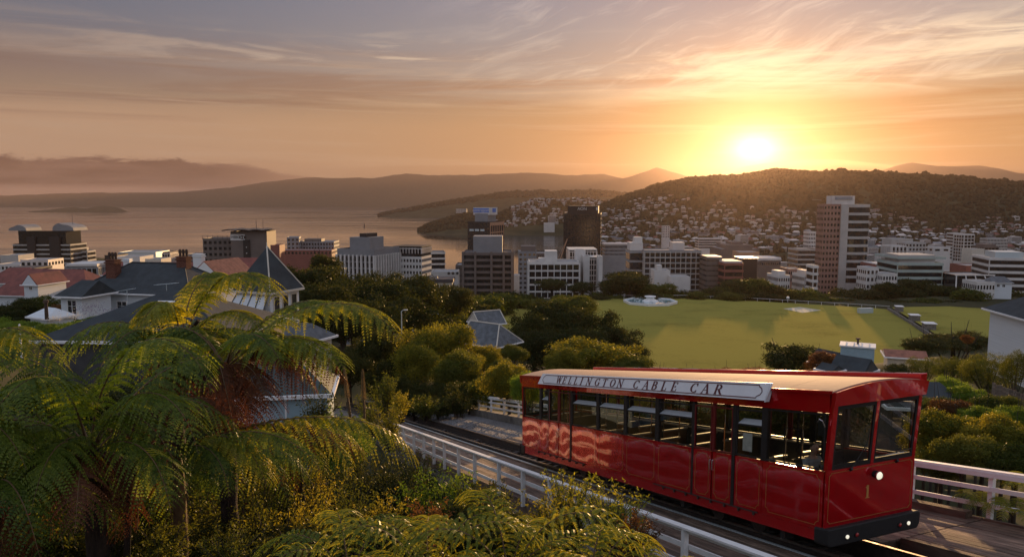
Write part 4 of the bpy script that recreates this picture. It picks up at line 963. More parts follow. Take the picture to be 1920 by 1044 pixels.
    # white ball like lamp and sight screen
    mb = MB(); c = onz(1477, 566, OZ); mb.tube([c, c + Vector((0, 0, 1.1))], .1, 6); mb.tube([c + Vector((0, 0, 1.1)), c + Vector((0, 0, 1.4)), c + Vector((0, 0, 1.9)), c + Vector((0, 0, 2.1))], [.3, .6, .6, .25], 10)
    tag(mb.build('globe_lamp', M['white']), 'small white globe lamp on the far edge of the sports ground', 'lamp')
    c = onz(1622, 588, OZ); mb = MB(); mb.box(c + Vector((0, 0, 1.0)), (5.2, 1.6, 2.0), .2); o = mb.build('equipment_bin', M['galv']); tag(o, 'pale grey box at the far right corner of the lawn', 'box')
build_lawns()

def build_fountain():
    c = onz(1219, 566.5, OZ + .5)
    f = empty('fountain', c, R(8), 'white octagonal fountain basin with tiered centre on the far edge of the lawn', 'fountain')
    blue = mat('painted_pool_water', (.28, .42, .45), .08, .06, .5, coat=.5)
    r = 10.2; rim = MB(); n = 8
    for k in range(n):
        a0, a1 = 2 * math.pi * (k + .5) / n, 2 * math.pi * (k + 1.5) / n
        def q(rr, z, a): return (rr * math.cos(a), rr * math.sin(a), z)
        rb = MB(); rb.hexa([q(r - .5, -.5, a0), q(r, -.5, a0), q(r, -.5, a1), q(r - .5, -.5, a1), q(r - .5, .75, a0), q(r + .12, .75, a0), q(r + .12, .75, a1), q(r - .5, .75, a1)])
        rb.build('basin_side', M['white'], f)
    MB().prism([((r - .5) * math.cos(2 * math.pi * (k + .5) / n), (r - .5) * math.sin(2 * math.pi * (k + .5) / n)) for k in range(n)], .1, .42).build('water', blue, f)
    mb = MB(); mb.tube([(0, 0, .2), (0, 0, .7), (0, 0, .72), (0, 0, 1.1)], [3.2, 3.0, 2.4, 2.3], 20); mb.build('pedestal', M['white'], f)
    mb = MB(); mb.tube([(0, 0, 1.1), (0, 0, 2.0), (0, 0, 2.05), (0, 0, 2.35)], [1.6, 1.5, 2.1, 2.2], 20); mb.build('upper_bowl', M['white'], f)
    for k in range(6):
        a = math.pi * k / 3 + .3; mb = MB(); mb.tube([(5.3 * math.cos(a), 5.3 * math.sin(a), .3), (4.6 * math.cos(a), 4.6 * math.sin(a), 1.15), (3.3 * math.cos(a), 3.3 * math.sin(a), .8)], [.08, .07, .08], 6)
        mb.build('spout', M['galv'], f)
        if k % 2 == 0:
            sp = MB(); rr = random.Random(k)
            for _ in range(90):
                d = rr.random(); x = (6.5 - 2.4 * d); zz = .45 + 2.2 * d * (1 - d) + rr.uniform(-.15, .15); s = .12
                aa = a + rr.uniform(-.16, .16); sp.box((x * math.cos(aa), x * math.sin(aa), zz), (s, s, s), rr.random())
            sp.build('spray', M['white'], f, kind='stuff')
build_fountain()

# ------------------------------------------------------------------ houses near by
M['slate'] = mat('dark_slate_grey_roof', (.030, .038, .042), .75, .28, 1.2, bump=.4, bscale=9, detail=9)
M['slate2'] = mat('grey_shingle_roof', (.115, .125, .135), .8, .28, 1.5, bump=.4, bscale=9, detail=9)
M['redroof'] = mat('red_corrugated_roof', (.20, .055, .038), .7, .25, 1.0, bump=.5, bscale=6, detail=8)
M['terracotta'] = mat('terracotta_roof', (.30, .12, .075), .8, .25, 2, bump=.5, bscale=7)
M['greenroof'] = mat('green_grey_roof', (.055, .075, .068), .7, .2, 1.2, bump=.2, bscale=10)
M['wall_white'] = mat('white_weatherboard', (.66, .70, .72), .6, .05, 1.5, bump=.3, bscale=8, stretch=(.15, .15, 5))
M['wall_blue'] = mat('pale_blue_wall', (.30, .42, .47), .7, .08, 2)
M['wall_cream'] = mat('cream_wall', (.60, .55, .46), .7, .1, 1)
M['brick'] = mat('dark_red_brick', (.15, .055, .032), .9, .35, 5, bump=.5, bscale=16)
M['pot'] = mat('soot_blackened_clay', (.075, .045, .032), .9, .4, 9)
M['wglass'] = mat('house_window_glass', (.03, .032, .032), .08, .2, 1.2, spec=.8, coat=.5)
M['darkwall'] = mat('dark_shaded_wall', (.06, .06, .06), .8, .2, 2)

def gframe(w, d, eave, ridge, hipL=0.0, hipR=0.0, over=.45, zb=0.0):
    """roof solid over a w x d plan; ridge along x; hip insets at the left and right ends"""
    x, y = w / 2 + over, d / 2 + over
    v = [(-x, -y, eave), (x, -y, eave), (x, y, eave), (-x, y, eave), (-x + hipL, 0, ridge), (x - hipR, 0, ridge)]
    v += [(a, b, c - .16) for a, b, c in v[:4]]
    f = [(0, 1, 5, 4), (2, 3, 4, 5), (1, 2, 5), (3, 0, 4), (6, 7, 1, 0), (7, 8, 2, 1), (8, 9, 3, 2), (9, 6, 0, 3), (9, 8, 7, 6)]
    return v, f
def house(name, loc, rz, label, w, d, eave, ridge, roof='slate', wall='wall_white', hip=(0, 0), wins=(), base=-4.0, trim=True, ridgecap=None, chim=(), over=.45):
    h = empty(name, loc, rz, label, 'house')
    MB().box((0, 0, (eave - .17 + base) / 2), (w, d, eave - .17 - base)).build('wall', M[wall], h)
    v, f = gframe(w, d, eave, ridge, hip[0], hip[1], over); mb = MB(); mb.add(v, f); rf = mb.build('roof', M[roof], h)
    if hip[0] == 0 or hip[1] == 0:
        for s, hp in ((-1, hip[0]), (1, hip[1])):
            if hp == 0:
                mb = MB(); x = s * (w / 2 + over + .004); mb.hexa([(x, -d / 2 - over + .15, eave - .12), (x + s * .03, -d / 2 - over + .15, eave - .12), (x + s * .03, d / 2 + over - .15, eave - .12), (x, d / 2 + over - .15, eave - .12),
                          (x, -.06, ridge - .2), (x + s * .03, -.06, ridge - .2), (x + s * .03, .06, ridge - .2), (x, .06, ridge - .2)]); mb.build('gable', M[wall], h)
    if trim:
        x, y = w / 2 + over, d / 2 + over; mb = MB()
        mb.box((0, -y - .07, eave - .10), (2 * x + .2, .12, .15)); mb.box((0, y + .07, eave - .10), (2 * x + .2, .12, .15)); mb.box((-x - .07, 0, eave - .10), (.12, 2 * y, .15)); mb.box((x + .07, 0, eave - .10), (.12, 2 * y, .15))
        mb.build('gutter', M['white'], rf)
    if ridgecap:
        x, y = w / 2 + over, d / 2 + over; mb = MB(); a, b = (-x + hip[0], 0, ridge + .03), (x - hip[1], 0, ridge + .03); mb.tube([a, b], .09, 6)
        for s, e in ((-1, a), (1, b)):
            for t in (-1, 1): mb.tube([e, (s * x, t * y, eave + .04)], .08, 6)
        mb.build('ridge_cap', M[ridgecap], rf)
    for (face, cx, cz, ww, hh) in wins:
        wn = MB(); t = .09
        def pl(a, b, c, dd, y0, y1):
            # a..b along the wall, c..dd height
            if face == 'f': wn.box(((a + b) / 2, -d / 2 - (y0 + y1) / 2, (c + dd) / 2), (b - a, y1 - y0, dd - c))
            elif face == 'r': wn.box((w / 2 + (y0 + y1) / 2, (a + b) / 2, (c + dd) / 2), (y1 - y0, b - a, dd - c))
            else: wn.box((-w / 2 - (y0 + y1) / 2, (a + b) / 2, (c + dd) / 2), (y1 - y0, b - a, dd - c))
        a0, a1, c0, c1 = cx - ww / 2, cx + ww / 2, cz - hh / 2, cz + hh / 2
        pl(a0 - t, a1 + t, c0 - t, c0, 0, .08); pl(a0 - t, a1 + t, c1, c1 + t, 0, .08); pl(a0 - t, a0, c0, c1, 0, .08); pl(a1, a1 + t, c0, c1, 0, .08)
        pl((a0 + a1) / 2 - .03, (a0 + a1) / 2 + .03, c0, c1, 0, .06)
        if hh > 1.2: pl(a0, a1, c1 - hh * .3 - .03, c1 - hh * .3, 0, .05)
        wf = wn.build('window', M['white'], h)
        wn = MB(); pl(a0, a1, c0, c1, 0, .025); wn.build('pane', M['wglass'], wf)
    for (cx, cy, cz0, cz1, cw, cd, pots, cm) in chim:
        mb = MB(); mb.box((cx, cy, (cz0 + cz1) / 2), (cw, cd, cz1 - cz0)); mb.box((cx, cy, cz1 - .22), (cw + .22, cd + .22, .16)); mb.box((cx, cy, cz1 + .06), (cw + .14, cd + .14, .12))
        ch = mb.build('chimney', M[cm], h)
        for k in range(pots):
            px_ = cx + (k - (pots - 1) / 2) * cw / max(pots, 1); mb = MB(); mb.tube([(px_, cy, cz1 + .1), (px_, cy, cz1 + .5), (px_, cy, cz1 + .52), (px_, cy, cz1 + .8), (px_, cy, cz1 + .95)], [.16, .13, .20, .17, .12], 8); mb.build('chimney_pot', M['pot'], ch)
    return h
def zof(py, D): return CAMZ - (py - 372.7) / FOC * D

def build_houses():
    # white villa with the two tall brick chimneys
    D = 84; c = aty(275, 545, D); z0 = zof(547, D)
    h = house('white_villa', (c.x, D + 3, z0), R(-14), 'white villa with dark hipped roof and two tall brick chimneys', 14.6, 8.5, 0, 3.0, 'slate', 'wall_white', (4.2, 4.2), [('f', -5.6, -2.0, 1.3, 2.0), ('f', -1.5, -1.8, 1.2, 1.5), ('f', 3.2, -1.8, 1.2, 1.5), ('r', 0, -1.8, 1.4, 1.5)], -5,
              chim=[(-4.35, -2.1, .6, 3.4, 1.25, 1.0, 3, 'brick'), (3.7, -.2, 1.4, 3.75, 1.3, .9, 3, 'brick')], ridgecap='slate')
    # projecting wing on the left
    a = aty(162, 548, D - 3); w = house('villa_wing', (a.x + .4, D - 3.8, zof(549, D - 3)), R(-14), 'white projecting bay of the villa with tall two pane window, left of the dark roof', 2.7, 4.0, 0, 1.5, 'slate', 'wall_white', (1.4, 0.001), [('f', .1, -1.45, 1.05, 1.9)], -5)
    # near dark roof with the skylight
    D = 40; c = aty(285, 640, D); z0 = zof(640, D)
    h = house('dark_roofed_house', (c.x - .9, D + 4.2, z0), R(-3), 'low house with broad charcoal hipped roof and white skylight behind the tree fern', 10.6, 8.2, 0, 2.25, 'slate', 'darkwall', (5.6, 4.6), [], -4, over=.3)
    mb = MB(); mb.hexa([(-.35, -2.4, 1.02), (.65, -2.4, 1.02), (.95, -1.1, 1.62), (-.05, -1.1, 1.62), (-.35, -2.44, 1.16), (.65, -2.44, 1.16), (.95, -1.14, 1.76), (-.05, -1.14, 1.76)]); mb.build('skylight', M['white'], h)
    # turret
    D = 56; c = aty(503, 540, D)
    t = empty('turret_house', (c.x, D, zof(541, D)), R(-24), 'pale weatherboard turret with steep dark pyramid roof above the tree fern', 'house')
    s = 1.75; ap = 3.15
    MB().box((0, 0, -3.1), (2 * s - .35, 2 * s - .35, 5.9)).build('wall', M['wall_white'], t)
    e = s + .08
    mb = MB(); mb.add([(-e, -e, 0), (e, -e, 0), (e, e, 0), (-e, e, 0), (0, 0, ap), (-e, -e, -.14), (e, -e, -.14), (e, e, -.14), (-e, e, -.14)], [(0, 1, 4), (1, 2, 4), (2, 3, 4), (3, 0, 4), (5, 6, 1, 0), (6, 7, 2, 1), (7, 8, 3, 2), (8, 5, 0, 3), (8, 7, 6, 5)])
    rf = mb.build('roof', M['slate'], t)
    mb = MB(); mb.tube([(e, -e, .03), (0, 0, ap + .06)], .055, 6); mb.tube([(e, e, .03), (0, 0, ap + .06)], .05, 6); mb.box((0, -e - .05, -.10), (2 * e + .1, .1, .16)); mb.box((e + .05, 0, -.10), (.1, 2 * e, .16)); mb.tube([(0, 0, ap), (0, 0, ap + .35)], .03, 6)
    mb.build('ridge_trim', M['wall_cream'], rf)
    # sloping conservatory glazing on the left face
    g = s - .17
    mb = MB(); mb.add([(-g - .9, -g - 1.35, -3.0), (g - .15, -g - 1.35, -3.0), (g - .15, -g - .05, -.22), (-g + .1, -g - .05, -.22)], [(0, 1, 2, 3)]); cg = mb.build('sloping_glass', M['vent'], t)
    mb = MB()
    for k in range(5):
        f = k / 4; a = Vector((lerp(-g - .9, g - .15, f), -g - 1.37, -3.0)); b = Vector((lerp(-g + .1, g - .15, f), -g - .08, -.20)); mb.tube([a, b], .03, 5)
    mb.box((-.5, -g - 1.35, -3.05), (2 * g + .9, .12, .12)); mb.build('glazing_bar', M['slate'], cg)
    MB().box((-.4, -g - .7, -4.6), (2 * g + .6, 1.3, 3.0)).build('lower_wall', M['wall_white'], t)
    for k in range(3):
        mb = MB(); y = (k - 1) * .95; mb.box((g + .03, y, -1.15), (.05, .66, 1.6)); fr = mb.build('window', M['wall_cream'], t); MB().box((g + .065, y, -1.15), (.03, .48, 1.4)).build('pane', M['wglass'], fr)
    # wing of the turret house running to the right, mostly under the fronds
    c = aty(575, 640, 50); house('gabled_cottage', (c.x - .9, 52.4, zof(645, 50)), R(-24), 'cream cottage wall and grey roof glimpsed through the fern fronds right of the turret', 2.9, 2.6, 0, 1.0, 'slate2', 'wall_cream', (0, .9), [('f', .6, -1.0, .6, 1.0)], -5, over=.25)
    # lower house: pale blue wall under a green grey roof
    D = 29; c = aty(505, 747, D)
    h = house('pale_blue_cottage', (c.x, D + 1.6, zof(747, D)), R(9), 'pale blue cottage with green grey roof under the brown dead fronds', 4.0, 2.9, 0, 1.15, 'greenroof', 'wall_blue', (1.5, 1.5), [], -3.2, over=.15)
    for x in (-1.3, .35, 1.7): MB().box((x, -1.467, -1.5), (.07, .03, 2.7)).build('wall_batten', M['white'], h)
    # red roofs on the far left
    D = 128; c = aty(80, 545, D)
    house('red_roofed_house', (c.x, D + 6, zof(556, D)), R(-10), 'broad house under a long rusty red roof at the left edge', 19, 11, 0, 4.2, 'redroof', 'wall_white', (3, 5.5), [], -4)
    c = aty(77, 520, 122); house('red_gabled_wing', (c.x, 123, zof(531, 122)), R(80), 'small white gable front with red roof projecting from the big red roof', 6, 2.6, 0, 1.75, 'redroof', 'wall_white', (0, 0), [('l', 0, -.6, .5, .5)], -3, over=.3)
    c = aty(18, 520, 140); house('red_roofed_house', (c.x, 143, zof(530, 140)), R(4), 'low dull red hipped roof at the far left behind the big red roof', 9, 7, 0, 2.6, 'redroof', 'wall_white', (3, 3), [], -4)
    c = aty(285, 500, 118); house('red_roofed_house', (c.x, 120, zof(514, 118)), R(-2), 'long dark red ridge showing between the two brick chimneys', 14, 6, 0, 1.8, 'redroof', 'wall_white', (1, 1), [], -4, chim=[(-4.3, -1.2, .5, 2.3, 1.0, .8, 0, 'wall_white')])
    c = aty(402, 515, 108); house('terracotta_house', (c.x, 111, zof(522, 108)), R(72), 'white gabled house with bright terracotta tiled roof left of the turret', 7, 5.8, 0, 2.6, 'terracotta', 'wall_white', (0, 0), [('l', 0, .4, .9, .8)], -5, over=.3, chim=[(-2.6, 1.9, .8, 3.4, .8, 1.5, 0, 'wall_white')])
    c = aty(455, 500, 120); house('red_roofed_house', (c.x, 124, zof(520, 120)), R(-4), 'dark red hipped roof directly behind the turret apex', 9, 7, 0, 2.9, 'redroof', 'wall_white', (1.5, 2.5), [], -4)
    # white shed and flue in the left garden
    c = aty(78, 585, 68); house('garden_shed', (c.x, 69.5, zof(597, 68)), R(-28), 'small white flat roofed shed in the green garden on the left', 2.8, 2.4, 0, .75, 'wall_white', 'wall_white', (.9, .9), [], -2, over=.2)
    c = aty(86, 570, 66); mb = MB(); z = zof(583, 66); mb.tube([(c.x, 66, z - .8), (c.x, 66, z + .7), (c.x, 66, z + .72), (c.x, 66, z + .95)], [.17, .14, .24, .2], 8); tag(mb.build('flue', M['pot']), 'stubby clay flue pipe behind the white garden shed', 'chimney')
    c = aty(37, 620, 48); mb = MB(); z = zof(632, 48); mb.tube([(c.x, 48, z - 1.5), (c.x, 48, z + .75), (c.x, 48, z + .8)], [.07, .06, .02], 8); tag(mb.build('white_post', M['white']), 'thin white post on the grassy bank at the left', 'post')
    # grey roofs beside the sports ground
    D = 92; c = aty(915, 628, D)
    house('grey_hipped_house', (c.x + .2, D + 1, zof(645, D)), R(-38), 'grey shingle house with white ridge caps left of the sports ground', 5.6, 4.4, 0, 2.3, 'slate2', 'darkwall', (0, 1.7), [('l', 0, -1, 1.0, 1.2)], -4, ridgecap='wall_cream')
    c = aty(912, 592, 106); house('small_gable_roof', (c.x, 107, zof(607, 106)), R(28), 'second small grey gable with white barge boards behind the grey hipped roof', 3.4, 3.2, 0, 1.6, 'slate2', 'wall_cream', (0, 0), [], -4, ridgecap='wall_cream')
    c = aty(802, 580, 150); house('pavilion', (c.x, 151, zof(588, 150)), R(20), 'little pavilion with grey pyramid roof above the golden tree', 2.9, 2.9, 0, 1.2, 'slate2', 'wall_white', (1.7, 1.7), [], -4, over=.3)
    # right hand side
    D = 62; c = aty(1905, 602, D)
    house('white_house', (c.x + 5.6, D + 3.4, zof(603, D)), R(-6), 'white weatherboard house with dark roof at the right edge by the lawns', 7.0, 7.0, 0, 1.95, 'slate', 'wall_white', (2.6, 2.6), [('f', -1.6, -1.7, 1.0, .9), ('f', -.2, -1.7, 1.0, .9), ('f', -.9, -3.2, 1.6, 1.0), ('f', 1.6, -1.9, 1.6, 1.2)], -6)
    D = 64; c = aty(1617, 675, D)
    b = empty('blue_white_lift_house', (c.x, D + 1, zof(655, D)), R(-26), 'pale blue box shaped building with sunlit flat roof and small vent', 'building')
    MB().box((0, 0, -2), (2.7, 1.9, 4)).build('wall', M['wall_blue'], b); MB().box((0, 0, .06), (2.9, 2.1, .12)).build('roof', M['white'], b)
    for k in range(4): MB().box((-.95 + k * .62, 0, .14), (.04, 2.05, .05)).build('roof_seam', M['galv'], b)
    mb = MB(); mb.tube([(0, .2, .12), (0, .2, .55), (0, .2, .56), (0, .2, .66)], [.09, .09, .22, .18], 8); mb.build('vent_pipe', M['pot'], b)
    for i, (x, y, DD, w_, d_, rr, rz, lab) in enumerate(((1566, 684, 66, 2.4, 2.0, 1.1, -62, 'dark shingled roof slope behind the cable car roof, left of the pale blue box'), (1612, 697, 52, 2.0, 2.0, .9, -48, 'steep dark corrugated gable roof in front of the pale blue box'),
                                                  (1568, 697, 50, .8, .9, .35, -60, 'tiny white gabled dormer roof beside the dark corrugated roof'), (1705, 668, 78, 3.6, 3, .5, -20, 'pinkish low roofs to the right of the pale blue box'), (1742, 757, 36, 3.4, 3.0, .9, -10, 'dark low roof with white gutter just right of the cable car'))):
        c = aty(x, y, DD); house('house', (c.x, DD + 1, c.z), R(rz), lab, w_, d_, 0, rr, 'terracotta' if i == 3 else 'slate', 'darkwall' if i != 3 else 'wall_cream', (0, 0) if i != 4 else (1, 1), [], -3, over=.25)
    # timber garden fence panels at the right
    c0 = aty(1862, 742, 36); g = empty('garden_fence', (c0.x, 36, c0.z - .9), R(-48), 'weathered grey board fence sloping among the shrubs at the right', 'fence')
    bm = MB().box((0, 0, .75), (.14, .03, 1.6)).mesh('board', M['sleeper'])
    for k in range(24): inst(bm, 'board', g, (k * .15, 0, -.035 * k + random.Random(k).uniform(-.03, .03)))
    MB().box((1.8, .04, .4), (3.6, .05, .09)).build('rail', M['sleeper'], g)
    # white pitched conservatory roof low at the left, seen between trunks
    for (x, y, DD, rz, lab) in ((135, 945, 15, 25, 'bluish white low slab roof edge under the tree fern at the bottom left'),):
        c = aty(x, y, DD); s = empty('white_steps', (c.x, DD, c.z - .1), R(rz), lab, 'steps')
        for k in range(4): MB().box((k * .34 - .4, k * .05, -.10 * abs(k - 1.2)), (.32, .9, .10)).build('step', M['wall_white'], s)
    # aerials on the villa roof
    for (x, y, DD, n, lab) in ((312, 534, 79, 8, 'long silver television aerial over the villa roof'), (238, 545, 78, 5, 'small television aerial left of the long one')):
        c = aty(x, y, DD); a = empty('television_aerial', (c.x, DD, c.z), R(-18), lab, 'aerial', 'aerials on the villa roof')
        mb = MB(); mb.tube([(0, 0, -1.9), (0, 0, 0)], .035, 6); mb.build('mast', M['galv'], a); mb = MB(); mb.tube([(-n * .17, 0, -.05), (n * .17, 0, .25)], .03, 6); mb.build('boom', M['galv'], a)
        for k in range(n): mb = MB(); t = k / (n - 1) * 2 - 1; mb.tube([(t * n * .17, -.35, .1 + t * .14), (t * n * .17, .35, .1 + t * .14)], .02, 5); mb.build('element', M['galv'], a)
    # street lamp
    c = aty(753, 605, 100); l = empty('street_lamp', (c.x, 100, c.z - 2), 0, 'grey street lamp post in front of the dark trees', 'street lamp')
    mb = MB(); mb.tube([(0, 0, 0), (0, 0, 3.6)], [.09, .06], 6); mb.tube([(0, 0, 3.55), (.25, 0, 3.75), (.55, 0, 3.78)], .05, 6); mb.build('post', M['galv'], l); MB().box((.6, 0, 3.78), (.5, .2, .12)).build('lamp_head', M['white'], l)
build_houses()

# ------------------------------------------------------------------ city
def cm(name, col, **k):
    if name not in M: M[name] = mat(name, col, k.pop('rough', .7), k.pop('var', .10), k.pop('scale', .15), detail=7, **k)
    return M[name]
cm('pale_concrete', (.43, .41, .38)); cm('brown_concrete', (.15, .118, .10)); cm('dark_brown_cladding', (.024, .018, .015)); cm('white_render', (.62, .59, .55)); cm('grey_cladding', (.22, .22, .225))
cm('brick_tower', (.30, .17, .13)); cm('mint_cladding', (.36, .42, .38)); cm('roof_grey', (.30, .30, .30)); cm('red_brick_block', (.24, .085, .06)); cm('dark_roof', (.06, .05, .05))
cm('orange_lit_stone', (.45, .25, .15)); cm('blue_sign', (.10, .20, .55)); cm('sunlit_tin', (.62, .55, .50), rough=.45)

def text_mesh(txt, size, mt, name, parent, loc, rot, depth=.08):
    c = bpy.data.curves.new('lettering', 'FONT'); c.body = txt; c.size = size; c.extrude = depth; c.align_x = 'CENTER'; c.align_y = 'CENTER'
    o = bpy.data.objects.new('tmp', c); COL.objects.link(o); dg = bpy.context.evaluated_depsgraph_get()
    me = bpy.data.meshes.new_from_object(o.evaluated_get(dg)); bpy.data.objects.remove(o); me.materials.clear(); me.materials.append(mt)
    t = inst(me, name, parent, loc, rot); return t

def tower(name, label, x0, x1, ytop, D, depth, wall, floors, style='bands', rz=0.0, hide=None, zb=None, roofm='roof_grey', plant=None, spandrel=None, cols=8, fl=3.4, cat='building', parapet=.6, faces='flr', group=None):
    """a building whose front spans x0..x1 of the photograph at D metres"""
    a = aty(x0, ytop, D); b = aty(x1, ytop, D); w = (b.x - a.x); c = (a + b) / 2; top = c.z
    zb = zb if zb is not None else max(2.0, min(height(c.x, D), top - 6)) - 2
    g = empty(name, (c.x, D + depth / 2, zb), R(rz), label, cat, group)
    if rz:
        k = abs(math.sin(R(rz))); w = max(4, (w - depth * k) / math.cos(R(rz)))
    H = top - zb; wm = M[wall]
    MB().box((0, 0, H / 2), (w, depth, H)).build('wall', wm, g)
    rb = MB(); p = parapet; rb.box((0, 0, H + .1), (w - .8, depth - .8, .2)); rf = rb.build('roof', M[roofm], g)
    pm = MB(); t = .35
    pm.box((0, -depth / 2 + t / 2, H + p / 2), (w, t, p)); pm.box((0, depth / 2 - t / 2, H + p / 2), (w, t, p)); pm.box((-w / 2 + t / 2, 0, H + p / 2), (t, depth - 2 * t, p)); pm.box((w / 2 - t / 2, 0, H + p / 2), (t, depth - 2 * t, p)); pm.build('parapet', wm, rf)
    n = min(floors, int((H - 2) / fl))
    def slab(mb, face, u0, u1, z0, z1, out, mi=0):
        if face == 'f': mb.box(((u0 + u1) / 2, -depth / 2 - out / 2, (z0 + z1) / 2), (u1 - u0, out, z1 - z0), 0, mi)
        elif face == 'r': mb.box((w / 2 + out / 2, (u0 + u1) / 2, (z0 + z1) / 2), (out, u1 - u0, z1 - z0), 0, mi)
        else: mb.box((-w / 2 - out / 2, (u0 + u1) / 2, (z0 + z1) / 2), (out, u1 - u0, z1 - z0), 0, mi)
    G = M['bglass']; sp = M[spandrel] if spandrel else wm
    for i in range(n):
        zt = H - .5 - i * fl
        for face in faces:
            L_ = w if face == 'f' else depth; h0, h1 = zt - fl + 1.1, zt - .25
            if style == 'bands':
                mb = MB(); slab(mb, face, -L_ / 2 + .4, L_ / 2 - .4, h0, h1, .06); wb = mb.build('window_band', G, g)
                mb = MB(); slab(mb, face, -L_ / 2, L_ / 2, zt - .24, zt + .78, .34); mb.build('spandrel', sp, g)
            elif style == 'glass':
                mb = MB(); slab(mb, face, -L_ / 2 + .2, L_ / 2 - .2, h0 - .9, h1 + .1, .08); mb.build('window_band', G, g)
            elif style in ('grid', 'fins', 'punched'):
                nb = max(2, int(round(L_ / (w / cols)))); bw = L_ / nb; mb = MB()
                fr = .72 if style == 'grid' else .55 if style == 'punched' else .8
                if style == 'punched':
                    for k in range(nb): slab(mb, face, -L_ / 2 + bw * (k + .5 - fr / 2), -L_ / 2 + bw * (k + .5 + fr / 2), h0 + .3, h1 - .1, .05)
                    mb.build('window_row', G, g, kind='stuff')
                else:
                    slab(mb, face, -L_ / 2 + .2, L_ / 2 - .2, h0 - .6, h1, .05); mb.build('window_band', G, g)
                    if style == 'grid': mb = MB(); slab(mb, face, -L_ / 2, L_ / 2, zt - .3, zt + .12, .5); mb.build('floor_slab', sp, g)
    if style in ('grid', 'fins'):
        for face in faces:
            L_ = w if face == 'f' else depth; nb = max(2, int(round(L_ / (w / cols)))); bw = L_ / nb
            tw = .35 if style == 'grid' else .9
            for k in range(nb + 1): mb = MB(); u = -L_ / 2 + bw * k; slab(mb, face, u - tw / 2, u + tw / 2, max(.5, H - n * fl), H - (.2 if style == 'grid' else 0), .58 if style == 'grid' else 1.0); mb.build('mullion' if style == 'grid' else 'column', sp, g)
    if plant:
        for (px0, px1, ph, pd, pmn) in plant:
            MB().box((lerp(-w / 2, w / 2, (px0 + px1) / 2), 0, H + .2 + ph / 2), (w * (px1 - px0), depth * pd, ph)).build('plant_room', M[pmn], g)
    return g, w, H, depth

